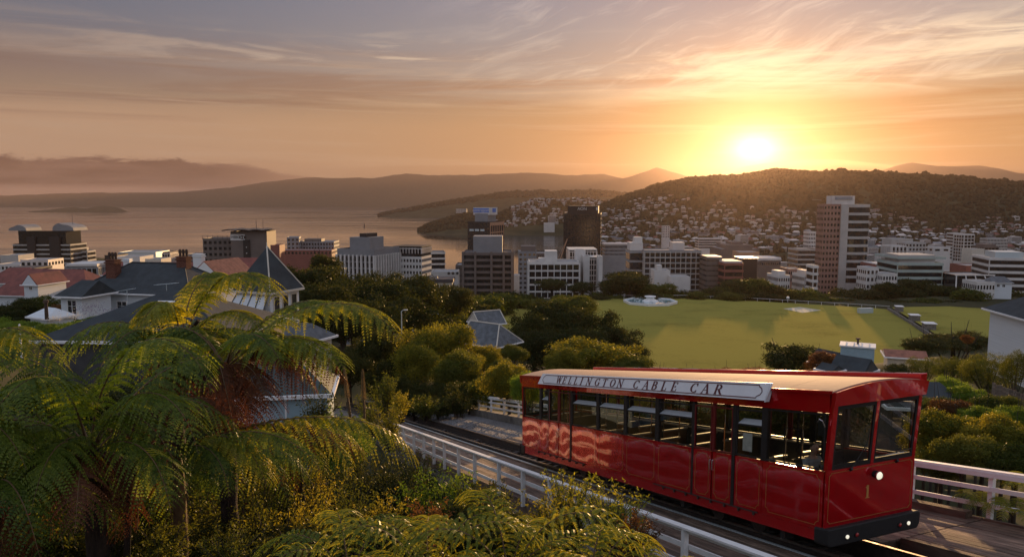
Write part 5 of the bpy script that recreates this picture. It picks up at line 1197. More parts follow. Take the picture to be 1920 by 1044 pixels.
def build_city():
    T_ = tower
    # --- left group
    g, w, H, d = T_('stepped_office', 'dark office block with pale horizontal floors and twin curved rooftop shells at the far left', 24, 131, 459, 560, 22, 'dark_brown_cladding', 7, 'bands', 0, spandrel='pale_concrete', faces='flr', zb=8, roofm='dark_roof')
    for (u0, u1, up, wd) in ((.10, .93, 10.5, .92),):
        MB().box((lerp(-w / 2, w / 2, (u0 + u1) / 2), -.5, H + up / 2), (w * (u1 - u0), d * .9, up)).build('upper_storeys', M['bglass'], g)
    for (u0, u1) in ((.27, .41), (.66, .84)): MB().box((lerp(-w / 2, w / 2, (u0 + u1) / 2), -d / 2 - .7, H / 2 + 3), (w * (u1 - u0), 1.8, H + 6)).build('dark_shaft', M['dark_brown_cladding'], g)
    for (cx, r_, hh, dirn) in ((-.42, 5.4, 4.4, 1), (.38, 6.5, 6.2, -1)):
        mb = MB(); pts = []
        for k in range(9): a = math.pi * k / 8; pts.append((cx * w + r_ * math.cos(a) * 1.25, H + 10.5 + hh * math.sin(a) ** .8 * (1 if math.cos(a) * dirn > 0 else .75)))
        vs = [(x, -d * .45, z) for x, z in pts] + [(x, d * .4, z) for x, z in pts]; n = len(pts)
        mb.add(vs, [tuple(range(n))[::-1], tuple(range(n, 2 * n))] + [(i, i + 1, n + i + 1, n + i) for i in range(n - 1)]); mb.build('roof_shell', M['grey_cladding'], g)
    mb = MB(); mb.tube([(.42 * w, 0, H + 14), (.42 * w, 0, H + 23)], .12, 5); mb.build('mast', M['dark_roof'], g)
    T_('plain_block', 'plain pale windowless block right of the stepped office', 131, 150, 466, 580, 12, 'pale_concrete', 0, zb=8)
    T_('small_office', 'small pale office with three dark floors beside the windowless block', 149, 163, 472, 575, 12, 'pale_concrete', 3, 'bands', zb=8)
    T_('white_block', 'white flat roofed block at the left edge in front of the stepped office', -6, 38, 497, 420, 16, 'white_render', 3, 'punched', cols=6, zb=40)
    T_('white_block', 'pale box shaped hall left of the stepped office', 0, 34, 480, 480, 16, 'pale_concrete', 0, zb=30)
    T_('cream_block', 'peach sunlit block in front of the stepped office with a dark notch', 38, 90, 489, 400, 14, 'sunlit_tin', 1, 'punched', 0, cols=5, zb=45)
    T_('long_cream_block', 'long low cream block with dark eaves row at the far left', 14, 66, 508, 330, 12, 'wall_cream', 2, 'punched', cols=9, zb=60, plant=[(0, 1, 1.2, 1.1, 'dark_roof')])
    T_('pavilion_roofed_block', 'grey flats with white curved roof behind the left brick chimneys', 118, 180, 500, 300, 14, 'roof_grey', 3, 'grid', 8, cols=6, zb=70, plant=[(-.02, 1.02, .9, 1.1, 'white_render')])
    T_('stadium_like_hall', 'wide pale hall with sign on the water side, left of the brick chimney', 214, 262, 483, 520, 20, 'white_render', 0, zb=10)
    text_mesh('Deloitte', 3.4, M['dark_roof'], 'lettering', bpy.data.objects['stadium_like_hall'], (2.5, -10.2, 34.5), (math.pi / 2, 0, 0))
    T_('dark_wedge_block', 'dark wedge of a building left of the pale sign wall', 196, 216, 480, 530, 18, 'dark_brown_cladding', 0, zb=8)
    T_('blue_roofed_shed', 'long pale blue roofed shed on the wharf', 222, 292, 474, 640, 26, 'galv', 0, zb=6)
    T_('yellow_walled_block', 'small block with sunlit yellow wall between the chimneys', 272, 302, 487, 470, 14, 'wall_cream', 0, zb=12)
    T_('brown_flats', 'brown flats with pale frame just left of the second chimney', 305, 318, 474, 500, 12, 'brown_concrete', 4, 'grid', cols=3, zb=12, spandrel='sunlit_tin')
    T_('low_block', 'small grey block by the water right of the second chimney', 350, 374, 478, 520, 14, 'grey_cladding', 2, 'punched', cols=4, zb=12)
    # --- bank building with wavy canopy
    g, w, H, d = T_('brown_office_slab', 'brown concrete office slab with rows of dark windows and white sign on its tower', 377, 462, 449, 420, 18, 'brown_concrete', 8, 'punched', 4, cols=9, zb=20, roofm='dark_roof')
    for k in range(10): mb = MB(); mb.tube([(lerp(-w / 2, w / 2, k / 9), -d / 2, H), (lerp(-w / 2, w / 2, k / 9), -d / 2, H + 2.2)], .1, 4); mb.build('rail_post', M['dark_roof'], g)
    MB().box((0, -d / 2, H + 2.2), (w, .12, .12)).build('rail', M['dark_roof'], g)
    g, w, H, d = T_('tower_with_canopy', 'brown tower with wavy flat canopy, two masts and a white sign panel', 432, 500, 436, 408, 16, 'brown_concrete', 0, 'punched', 0, zb=20)
    MB().box((-.06 * w, -d / 2 - .3, H / 2 - 2), (w * .18, .8, H - 4)).build('dark_shaft', M['dark_brown_cladding'], g)
    mb = MB(); n = 24; pts = [(lerp(-w * .68, w * .62, k / n), H + .9 + .55 * abs(math.sin(k / n * math.pi * 3.5))) for k in range(n + 1)]
    vs = [(x, -d * .7, z) for x, z in pts] + [(x, d * .6, z) for x, z in pts] + [(x, -d * .7, z + .5) for x, z in pts] + [(x, d * .6, z + .5) for x, z in pts]; m_ = n + 1; fs = []
    for i in range(n): fs += [(i, m_ + i, m_ + i + 1, i + 1), (2 * m_ + i, 2 * m_ + i + 1, 3 * m_ + i + 1, 3 * m_ + i), (i, i + 1, 2 * m_ + i + 1, 2 * m_ + i)]
    mb.add(vs, fs); mb.build('canopy', M['dark_roof'], g)
    sg = MB().box((-.30 * w, -d / 2 - .25, H - 2.6), (w * .40, .3, 3.4)).build('sign', M['white_render'], g)
    text_mesh('HSBC', 2.1, M['dark_roof'], 'lettering', sg, (-.36 * w, -d / 2 - .45, H - 2.6), (math.pi / 2, 0, 0))
    mb = MB(); s = .95; cx, cz, y = -.17 * w, H - 2.6, -d / 2 - .46
    for a, b, c in (((-2 * s, 0), (-s, s), (-s, -s)), ((2 * s, 0), (s, -s), (s, s)), ((-s, s), (s, s), (0, 0)), ((-s, -s), (0, 0), (s, -s))):
        mb.add([(cx + p[0], y, cz + p[1]) for p in (a, b, c)], [(0, 1, 2), (2, 1, 0)])
    mb.build('emblem', M['redlens'], sg)
    for u in (.08, .27): mb = MB(); mb.tube([(u * w, 0, H), (u * w, 0, H + 7.2)], [.18, .1], 5); mb.build('mast', M['dark_roof'], g)
    for k in range(5): MB().box((-.06 * w, -d / 2 - .75, H - 8 - k * 3.3), (.5, .1, .5)).build('bulkhead_window', M['white_render'], g)
    T_('brick_chimney_block', 'small red brick arched block just right of the turret apex', 507, 524, 462, 330, 8, 'red_brick_block', 0, zb=40)
    g = T_('grey_stepped_block', 'dark grey block with angled pale wall and slim mast over the dark trees', 532, 560, 446, 620, 16, 'grey_cladding', 3, 'punched', 10, cols=3, zb=12)[0]
    T_('hipped_office', 'grey office with sloping sides at the water edge above the dark trees', 562, 626, 454, 640, 20, 'grey_cladding', 3, 'punched', 0, cols=12, zb=10, plant=[(.1, .6, 2.5, .6, 'brown_concrete')])
    T_('low_red_brick_terrace', 'low red brick terrace in front of the grey offices', 524, 622, 470, 560, 12, 'red_brick_block', 1, 'punched', cols=14, zb=20)
    # --- white column block
    T_('white_columned_block', 'flat white block with tall slender columns and dark penthouse', 628, 738, 478, 400, 26, 'grey_cladding', 6, 'fins', -22, cols=9, spandrel='white_render', zb=40, plant=[(.18, .72, 9, .55, 'grey_cladding'), (.40, .60, 11, .4, 'dark_brown_cladding')], parapet=3.2)
    T_('white_apartment_block', 'white apartment block with framed glass top storeys', 737, 804, 483, 420, 16, 'white_render', 8, 'punched', -14, cols=9, zb=30)
    T_('framed_glass_penthouse', 'tall framed glass storeys standing on the white apartment block', 738, 803, 464, 421, 15, 'bglass', 3, 'grid', -14, cols=9, zb=86, spandrel='sunlit_tin', plant=[(-.03, 1.03, .5, 1.08, 'dark_brown_cladding')])
    T_('dark_gabled_block', 'brown block with dark mansard roof and white balconies behind the white apartments', 800, 834, 474, 460, 14, 'brown_concrete', 6, 'bands', 8, spandrel='white_render', zb=20)
    T_('round_window_block', 'pale low block with three round windows beside the brown stepped tower', 808, 858, 512, 330, 12, 'pale_concrete', 0, zb=60)
    o = bpy.data.objects['round_window_block']
    for k in range(3):
        mb = MB(); c = Vector((2.0 + k * 1.9, -6.05, zof(518, 330) - 58 - .6)); mb.tube([c, c + Vector((0, -.15, 0))], .65, 14); f = mb.build('round_window', M['dark_roof'], o); mb = MB(); mb.tube([c + Vector((0, -.16, 0)), c + Vector((0, -.2, 0))], .42, 14); mb.build('pane', M['wglass'], f)
    T_('verandah_block', 'low block with dark pitched verandah roof below the round windows', 795, 848, 530, 300, 10, 'wall_cream', 1, 'punched', cols=11, zb=65, plant=[(-.04, 1.04, 1.3, 1.15, 'dark_roof')])
    T_('small_white_block', 'little white block between the brown stepped tower and the grey slab', 957, 974, 518, 420, 8, 'white_render', 0, zb=40)
    # --- brown stepped tower
    g, w, H, d = T_('brown_stepped_tower', 'grey brown concrete tower with ribbed corners standing before the dark sign tower', 868, 960, 476, 380, 24, 'brown_concrete', 10, 'bands', 0, cols=4, spandrel='brown_concrete', zb=30, roofm='dark_roof', plant=[(.20, .80, 8.5, .6, 'grey_cladding')], fl=3.1)
    for u in (-.5, -.25, 0.08, .33, .5): MB().box((u * w, -d / 2 - .55, H / 2 + .6), (1.1, 1.1, H + 1.2)).build('rib', M['brown_concrete'], g)
    for u in (-.35, 0, .35): MB().box((w / 2 + .5, u * d, H / 2 + .6), (1.0, 1.1, H + 1.2)).build('rib', M['brown_concrete'], g)
    T_('low_brown_wing', 'low brown wing on the left of the stepped tower', 854, 869, 499, 385, 16, 'brown_concrete', 6, 'punched', 0, cols=3, zb=30, fl=3.1)
    # --- sign tower
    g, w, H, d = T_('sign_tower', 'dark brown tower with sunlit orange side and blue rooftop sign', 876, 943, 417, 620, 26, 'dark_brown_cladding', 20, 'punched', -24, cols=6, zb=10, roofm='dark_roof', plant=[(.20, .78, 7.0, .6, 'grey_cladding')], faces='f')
    sb = MB().box((-.0 * w, -d * .28, H + 9.2), (w * .74, .6, 6.2)).build('sign', M['white_render'], g)
    MB().box((-.02 * w, -d * .28 - .36, H + 9.8), (w * .70, .1, 3.6)).build('sign_panel', M['blue_sign'], sb)
    text_mesh('centreport', 3.6, M['white_render'], 'lettering', sb, (-.02 * w, -d * .28 - .48, H + 9.9), (math.pi / 2, 0, 0), .03)
    s2 = MB().box((w * .38, -d * .02, H + 9.2), (.6, d * .50, 6.2)).build('sign', M['white_render'], g)
    MB().box((w * .38 + .36, -d * .02, H + 9.9), (.1, d * .26, 3.4)).build('sign_emblem', M['blue_sign'], s2)
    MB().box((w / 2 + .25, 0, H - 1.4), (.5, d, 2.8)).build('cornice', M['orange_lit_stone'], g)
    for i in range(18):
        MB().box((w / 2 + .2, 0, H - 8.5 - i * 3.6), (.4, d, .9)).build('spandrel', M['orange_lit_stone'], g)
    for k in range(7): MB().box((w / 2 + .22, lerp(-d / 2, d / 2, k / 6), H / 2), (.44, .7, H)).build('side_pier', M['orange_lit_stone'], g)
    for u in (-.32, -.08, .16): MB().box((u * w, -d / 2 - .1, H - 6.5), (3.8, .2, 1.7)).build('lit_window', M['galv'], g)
    # --- black tower
    g, w, H, d = T_('black_tower', 'tall plain dark brown glass tower with small white letters at its top', 1057, 1136, 401, 650, 34, 'dark_brown_cladding', 24, 'glass', -8, zb=5, roofm='dark_roof', fl=3.9, faces='fr')
    MB().box((.02 * w, -.6, H + 3.4), (w * .82, d * .92, 6.8)).build('crown_storey', M['dark_brown_cladding'], g)
    text_mesh('AON', 3.6, M['white_render'], 'lettering', g, (0, -d / 2 - .35, H + 4.3), (math.pi / 2, 0, 0))
    MB().box((w * .40, -d * .46 - .75, H + 4.3), (1.6, .2, 2.6)).build('sign_plate', M['white_render'], g)
    for k in range(12): MB().box((lerp(-w / 2, w / 2, (k + .5) / 12), -d / 2 - .12, H / 2), (.35, .16, H - 3)).build('mullion', M['dark_brown_cladding'], g)
    # --- grey slab and white lab building
    T_('grey_slab', 'grey slab with many small windows left of the white balconied block', 972, 1006, 473, 470, 16, 'grey_cladding', 12, 'punched', 0, cols=4, zb=20, plant=[(.15, .95, 3.5, .7, 'brown_concrete')], fl=3.0)
    T_('brown_slab', 'brown slab behind the white balconied block', 1000, 1036, 476, 500, 14, 'brown_concrete', 8, 'punched', 0, cols=9, zb=20)
    T_('white_balcony_block', 'white block with projecting balcony floors and two white roof boxes', 992, 1086, 493, 350, 16, 'white_render', 7, 'grid', 0, cols=8, zb=45, spandrel='white_render', plant=[(.33, .57, 5.2, .6, 'white_render'), (.2, .33, 1.6, .5, 'white_render')], fl=3.3)
    T_('white_glass_tower', 'white shafted tower with brown gridded glass beside the white balconied block', 1068, 1118, 470, 372, 16, 'bglass', 12, 'grid', 0, cols=9, zb=30, spandrel='sunlit_tin', plant=[(-.03, 1.03, .6, 1.05, 'white_render')], fl=2.6)
    g = T_('white_shaft', 'plain white vertical shaft in the middle of the gridded glass tower', 1094, 1106, 482, 355, 10, 'white_render', 0, zb=40)[0]
    T_('white_shaft', 'short white shaft rising above the gridded glass tower roof', 1079, 1098, 471, 362, 8, 'white_render', 0, zb=60)
    T_('white_fin', 'tall slim white fin wall with sunlit edge right of the gridded glass tower', 1123, 1130, 483, 348, 9, 'white_render', 0, zb=40)
    T_('gridded_glass_wing', 'low brown gridded glass wing with white roof edge left of the white fin', 1104, 1123, 484, 358, 9, 'bglass', 12, 'grid', 0, cols=4, zb=40, spandrel='sunlit_tin', fl=2.6, plant=[(-.02, 1.02, .5, 1.04, 'white_render')])
    # --- apartments behind the fountain
    T_('concrete_core_tower', 'grey banded concrete tower with white rooftop tank', 1181, 1208, 472, 400, 14, 'brown_concrete', 6, 'bands', 0, spandrel='roof_grey', zb=30, plant=[(.05, .95, 4.5, .7, 'white_render'), (.4, .95, 7.5, .4, 'white_render')], fl=5.0)
    T_('gridded_apartment_slab', 'wide apartment slab with pale square balcony grid behind the fountain', 1209, 1315, 471, 395, 15, 'grey_cladding', 12, 'grid', 0, cols=11, zb=25, spandrel='pale_concrete', plant=[(.52, .73, 4.2, .5, 'sunlit_tin')], fl=2.9)
    T_('brown_patterned_block', 'pinkish speckled block with sunlit parapet right of the gridded slab', 1325, 1354, 484, 380, 14, 'brown_concrete', 9, 'punched', 0, cols=12, zb=35, fl=2.6, plant=[(0, 1, .6, 1.02, 'sunlit_tin')])
    T_('round_red_block', 'red brick rounded block with white roof rim', 1354, 1394, 495, 372, 16, 'red_brick_block', 4, 'bands', 4, spandrel='red_brick_block', zb=40, plant=[(.02, .98, 1.2, .9, 'white_render')])
    T_('dark_brick_block', 'dark brick block with bright sunlit parapet beside the rounded red block', 1393, 1420, 487, 395, 14, 'dark_brown_cladding', 0, zb=40, plant=[(-.1, 1.1, .7, 1.0, 'sunlit_tin')])
    T_('oval_roofed_arena', 'low arena with pale oval roof left of the brick tower', 1424, 1464, 490, 520, 24, 'brown_concrete', 1, 'punched', 0, cols=10, zb=15, plant=[(-.02, 1.02, 2.0, 1.0, 'white_render')])
    T_('copper_domed_hall', 'broad low hall with wide shallow brown roof', 1352, 1424, 468, 700, 40, 'brown_concrete', 0, zb=8, plant=[(.15, .85, 4, .8, 'brown_concrete'), (.35, .65, 6.5, .5, 'brown_concrete')])
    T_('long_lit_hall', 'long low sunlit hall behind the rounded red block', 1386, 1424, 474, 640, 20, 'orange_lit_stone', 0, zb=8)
    T_('wide_wharf_shed', 'long grey banded building by the marina right of the black tower', 1134, 1190, 460, 700, 18, 'roof_grey', 3, 'punched', 0, cols=24, zb=3, plant=[(-.02, 1.0, 1.4, 1.1, 'sunlit_tin')])
    T_('long_white_block', 'long white hillfoot block with three dark window bands', 1310, 1352, 448, 1050, 20, 'sunlit_tin', 4, 'bands', 0, zb=4, spandrel='sunlit_tin')
    T_('white_gabled_villa', 'white villa with pitched roof and rows of small windows left of the brick tower', 1453, 1482, 518, 360, 12, 'white_render', 3, 'punched', 8, cols=5, zb=50, plant=[(.2, .8, 2.2, .6, 'white_render')])
    T_('white_gabled_villa', 'second white villa with pitched roof touching the brick tower', 1502, 1530, 517, 360, 12, 'white_render', 3, 'punched', 8, cols=6, zb=50, plant=[(.2, .7, 2.2, .6, 'sunlit_tin')])
    T_('pink_brick_terrace', 'dull pink terrace between the two white villas', 1478, 1506, 506, 380, 12, 'brick_tower', 2, 'punched', cols=7, zb=45)
    T_('white_banded_block', 'narrow white block with dark bands at the foot of the brick tower', 1525, 1534, 500, 350, 8, 'white_render', 7, 'bands', 0, spandrel='white_render', zb=45)
    T_('banded_office', 'brown office with thin white bands left of the brick tower', 1496, 1530, 468, 520, 18, 'brown_concrete', 7, 'bands', 0, spandrel='pale_concrete', zb=15)
    T_('white_lattice_block', 'tall white lattice fronted block rising behind the banded office', 1517, 1535, 436, 640, 12, 'white_render', 10, 'punched', 0, cols=6, zb=10)
    # --- brick tower
    g, w, H, d = T_('tall_brick_tower', 'tall pinkish brown tower with white central shaft and white banded rounded side', 1545, 1577, 384, 430, 9.5, 'brick_tower', 24, 'punched', 0, cols=5, zb=30, roofm='dark_roof', fl=3.3, faces='fl', parapet=.4)
    MB().box((w / 2 + 2.15, -.4, H / 2), (4.3, d + .8, H - .1)).build('white_shaft', M['pale_concrete'], g)
    ww = 12.0; n = 10; arc = [(w / 2 + 4.3 + ww * k / n, -d / 2 - 1.1 * math.sin(math.pi * k / n) ** .8) for k in range(n + 1)]
    poly = arc + [(w / 2 + 4.3 + ww, d / 2), (w / 2 + 4.3, d / 2)]
    MB().prism(poly, 0, H - .05).build('glass_wing', M['bglass'], g)
    big = [(x + (.35 if k > 0 else 0), y - .35) for k, (x, y) in enumerate(arc)] + [(w / 2 + 4.65 + ww, d / 2 + .3), (w / 2 + 4.3, d / 2 + .3)]
    fl = 4.55; i = 0; z = H
    while z > 3:
        h = 1.5
        if i == 10: MB().prism(big, z - 4.0, z + .3).build('blank_storey', M['pale_concrete'], g)
        else: MB().prism(big, z - h, z + (.25 if i == 0 else 0)).build('white_band', M['pale_concrete'], g)
        z -= fl; i += 1
    MB().box((w / 2 + 1.6, 0, H + 2.6), (13.0, 8, 5.0)).build('rooftop_box', M['white_render'], g)
    MB().box((w / 2 + 1.6, -4.2, H + 3.8), (10, .5, 1.8)).build('roof_recess', M['roof_grey'], g)
    mb = MB(); mb.tube([(-4.5, 0, H + 2.6), (-10, 0, H + 2.9)], .1, 4); mb.build('davit', M['roof_grey'], g)
    # --- right side
    T_('white_cube_flats', 'small white cubist flats right of the brick tower', 1625, 1648, 504, 350, 10, 'white_render', 4, 'punched', 0, cols=3, zb=45)
    T_('red_brick_offices', 'red brick offices with white roofs behind the white cubist flats', 1636, 1684, 497, 400, 14, 'red_brick_block', 3, 'punched', 0, cols=4, zb=35, plant=[(.1, .9, .6, 1.03, 'white_render')])
    T_('white_low_flats', 'low white flats in front of the mint office', 1652, 1683, 515, 345, 10, 'white_render', 3, 'punched', 4, cols=5, zb=45)
    T_('mint_office', 'pale green office with cut corners and green striped floors', 1684, 1772, 495, 350, 22, 'mint_cladding', 7, 'bands', -3, spandrel='mint_cladding', zb=40, fl=3.3, plant=[(.1, .9, 3.8, .7, 'pale_concrete')])
    g = T_('open_roof_frame', 'open concrete pergola frame standing on the mint office roof', 1682, 1774, 484, 352, 22, 'mint_cladding', 0, zb=91.5)[0]
    T_('glass_pitched_arcade', 'dark glass arcade with white sloping frame at the right', 1792, 1862, 518, 340, 16, 'bglass', 0, zb=55, faces='f')
    o = bpy.data.objects['glass_pitched_arcade']
    w = 17.0; H = zof(518, 340) - 55
    for k in range(5): mb = MB(); x = lerp(-w / 2, w / 2, k / 4); mb.tube([(x * 1.28, -12.5, H - 6.5), (x, -8.4, H + .5)], .28, 5); mb.build('sloping_strut', M['white_render'], o)
    MB().box((0, -8.4, H + .6), (w + 1.2, .6, .5)).build('top_beam', M['white_render'], o)
    T_('white_gabled_hall', 'small pale gabled hall under the glass arcade', 1832, 1866, 531, 300, 10, 'white_render', 1, 'punched', cols=6, zb=60)
    house('grey_hipped_lodge', (aty(1882, 535, 300).x, 304, zof(530, 300)), R(-12), 'grey hipped lodge with white walls near the right edge', 8, 7, 0, 2.2, 'slate2', 'wall_white', (2, 2), [('f', -1, -1.3, 1, 1), ('f', 1, -1.3, 1, 1)], -8)
    T_('white_banded_office', 'large white and grey banded office at the right edge', 1862, 1960, 486, 370, 24, 'white_render', 7, 'bands', -14, spandrel='white_render', zb=35, fl=3.3, plant=[(.2, .8, 3, .6, 'galv')])
    T_('brick_hall', 'low red brown hall behind the glass arcade', 1812, 1866, 500, 420, 16, 'red_brick_block', 0, zb=30)
    T_('slatted_white_block', 'white block with dark vertical slots behind the mint office', 1672, 1700, 462, 560, 14, 'white_render', 5, 'fins', 0, cols=4, spandrel='white_render', zb=15)
    T_('twin_pale_flats', 'two pale flats blocks joined by a dark strip behind the mint office', 1698, 1736, 456, 600, 14, 'pale_concrete', 7, 'punched', 0, cols=6, zb=10)
    T_('curved_pale_roof', 'big pale ribbed sweeping roof behind the mint office', 1672, 1712, 449, 680, 18, 'pale_concrete', 0, zb=8)
    T_('white_tall_flats', 'bright white tall flats in the right hand distance', 1804, 1828, 440, 760, 14, 'white_render', 8, 'grid', 8, cols=3, spandrel='white_render', zb=5)
    T_('white_stepped_flats', 'white stepped flats left of the bright tall flats', 1788, 1803, 438, 780, 12, 'white_render', 8, 'bands', 0, spandrel='white_render', zb=5)
    T_('plain_white_wall_block', 'block with large blank cream end wall at the right', 1822, 1846, 468, 620, 14, 'wall_cream', 0, zb=10)
    T_('brown_grid_block', 'brown office with domed roof frame at the right', 1846, 1872, 463, 640, 16, 'brown_concrete', 4, 'grid', 0, cols=4, zb=8, plant=[(.1, .9, 2, .8, 'brown_concrete')])
    T_('pale_flats', 'pale long flats with many small windows on the right', 1852, 1890, 448, 820, 14, 'pale_concrete', 4, 'punched', 0, cols=14, zb=8)
    T_('white_roofed_workshop', 'white twin roofed workshop in the middle distance at the right', 1750, 1782, 465, 620, 14, 'white_render', 1, 'punched', cols=2, zb=20)
    # low bright roofs by the oval: terrace below the tree belt
    T_('low_white_pavilion', 'low white stepped building in front of the gridded apartment slab', 1227, 1256, 509, 352, 10, 'white_render', 0, zb=60, plant=[(.25, .55, 2.6, .5, 'white_render')])
    T_('low_white_courtyard_block', 'white walled courtyard block right of the low stepped building', 1258, 1294, 521, 345, 9, 'white_render', 0, zb=60)
    # wharf cranes, sheds and containers
    rr = random.Random(4)
    cb = MB().box((0, 0, 4), (14, 9, 8)).mesh('container_stack', M['red_brick_block']); cb2 = MB().box((0, 0, 3.4), (17, 8, 6.8)).mesh('container_stack', M['dark_brown_cladding'])
    for k in range(17):
        x = 145 + k * 13.5 + rr.uniform(-4, 4); D = rr.uniform(1180, 1270); c = aty(x, 470, D); o = inst(cb if k % 3 else cb2, 'container_stack', None, (c.x, D, 2.5)); tag(o, 'dark rusty container stack on the port wharf beyond the left roofs', 'containers', 'container stacks on the wharf')
    c = aty(310, 470, 1240); g = empty('wharf_crane', (c.x, 1240, 3), 0, 'slim leaning crane on the port wharf', 'crane'); MB().box((0, 0, 3), (4, 4, 6)).build('cab', M['dark_brown_cladding'], g); mb = MB(); mb.tube([(0, 0, 6), (11, 0, 19)], .5, 4); mb.build('jib', M['dark_brown_cladding'], g)
    c = aty(1060, 476, 560); g = empty('tower_crane', (aty(1040, 500, 560).x, 560, 40), 0, 'orange crane jib leaning against the black tower', 'crane'); MB().box((0, 0, 12), (1.4, 1.4, 24)).build('mast', M['orange_lit_stone'], g)
    mb = MB(); mb.tube([(0, 0, 22), (9.4, 0, 50)], .35, 4); mb.tube([(0, 0, 22), (-2, 0, 26), (9.4, 0, 50)], .14, 4); mb.build('jib', M['orange_lit_stone'], g)
    # marina boats
    hull = MB(); hull.add([(-3.5, -1.1, 0), (2.2, -1.2, 0), (4.4, 0, .1), (2.2, 1.2, 0), (-3.5, 1.1, 0), (-3.7, -1.3, 1.1), (2.4, -1.4, 1.2), (5.0, 0, 1.5), (2.4, 1.4, 1.2), (-3.7, 1.3, 1.1)], [(4, 3, 2, 1, 0), (5, 6, 7, 8, 9), (0, 1, 6, 5), (1, 2, 7, 6), (2, 3, 8, 7), (3, 4, 9, 8), (4, 0, 5, 9)])
    hull.box((-.4, 0, 1.6), (3.2, 1.7, .9)); hull.tube([(.6, 0, 1.2), (.6, 0, 10.5)], .12, 4); hm = hull.mesh('yacht', M['white_render'])
    for k in range(46):
        x = rr.uniform(1134, 1215); D = rr.uniform(1120, 1440); c = aty(x, 500, D); o = inst(hm, 'yacht', None, (c.x, D, .1), (0, 0, rr.choice((0, math.pi)) + rr.uniform(-.2, .2)), (1.5, 1.5, 1.5)); tag(o, 'small white yacht moored in the marina right of the black tower', 'yacht', 'yachts moored in the marina')
    for (x, y) in ((690, 400), (683, 425), (736, 402)):
        c = onz(x, y, 0); mb = MB(); mb.tube([(0, 0, -1), (0, 0, 6), (0, 0, 12)], [3, 3, 1.5], 6); o = mb.build('channel_beacon', M['dark_roof'], None, c)
        tag(o, {690: 'upper of the two small dark channel beacons on the open harbour', 683: 'lower small dark channel beacon on the open harbour', 736: 'tiny beacon at the tip of the far headland'}[x], 'beacon')
build_city()

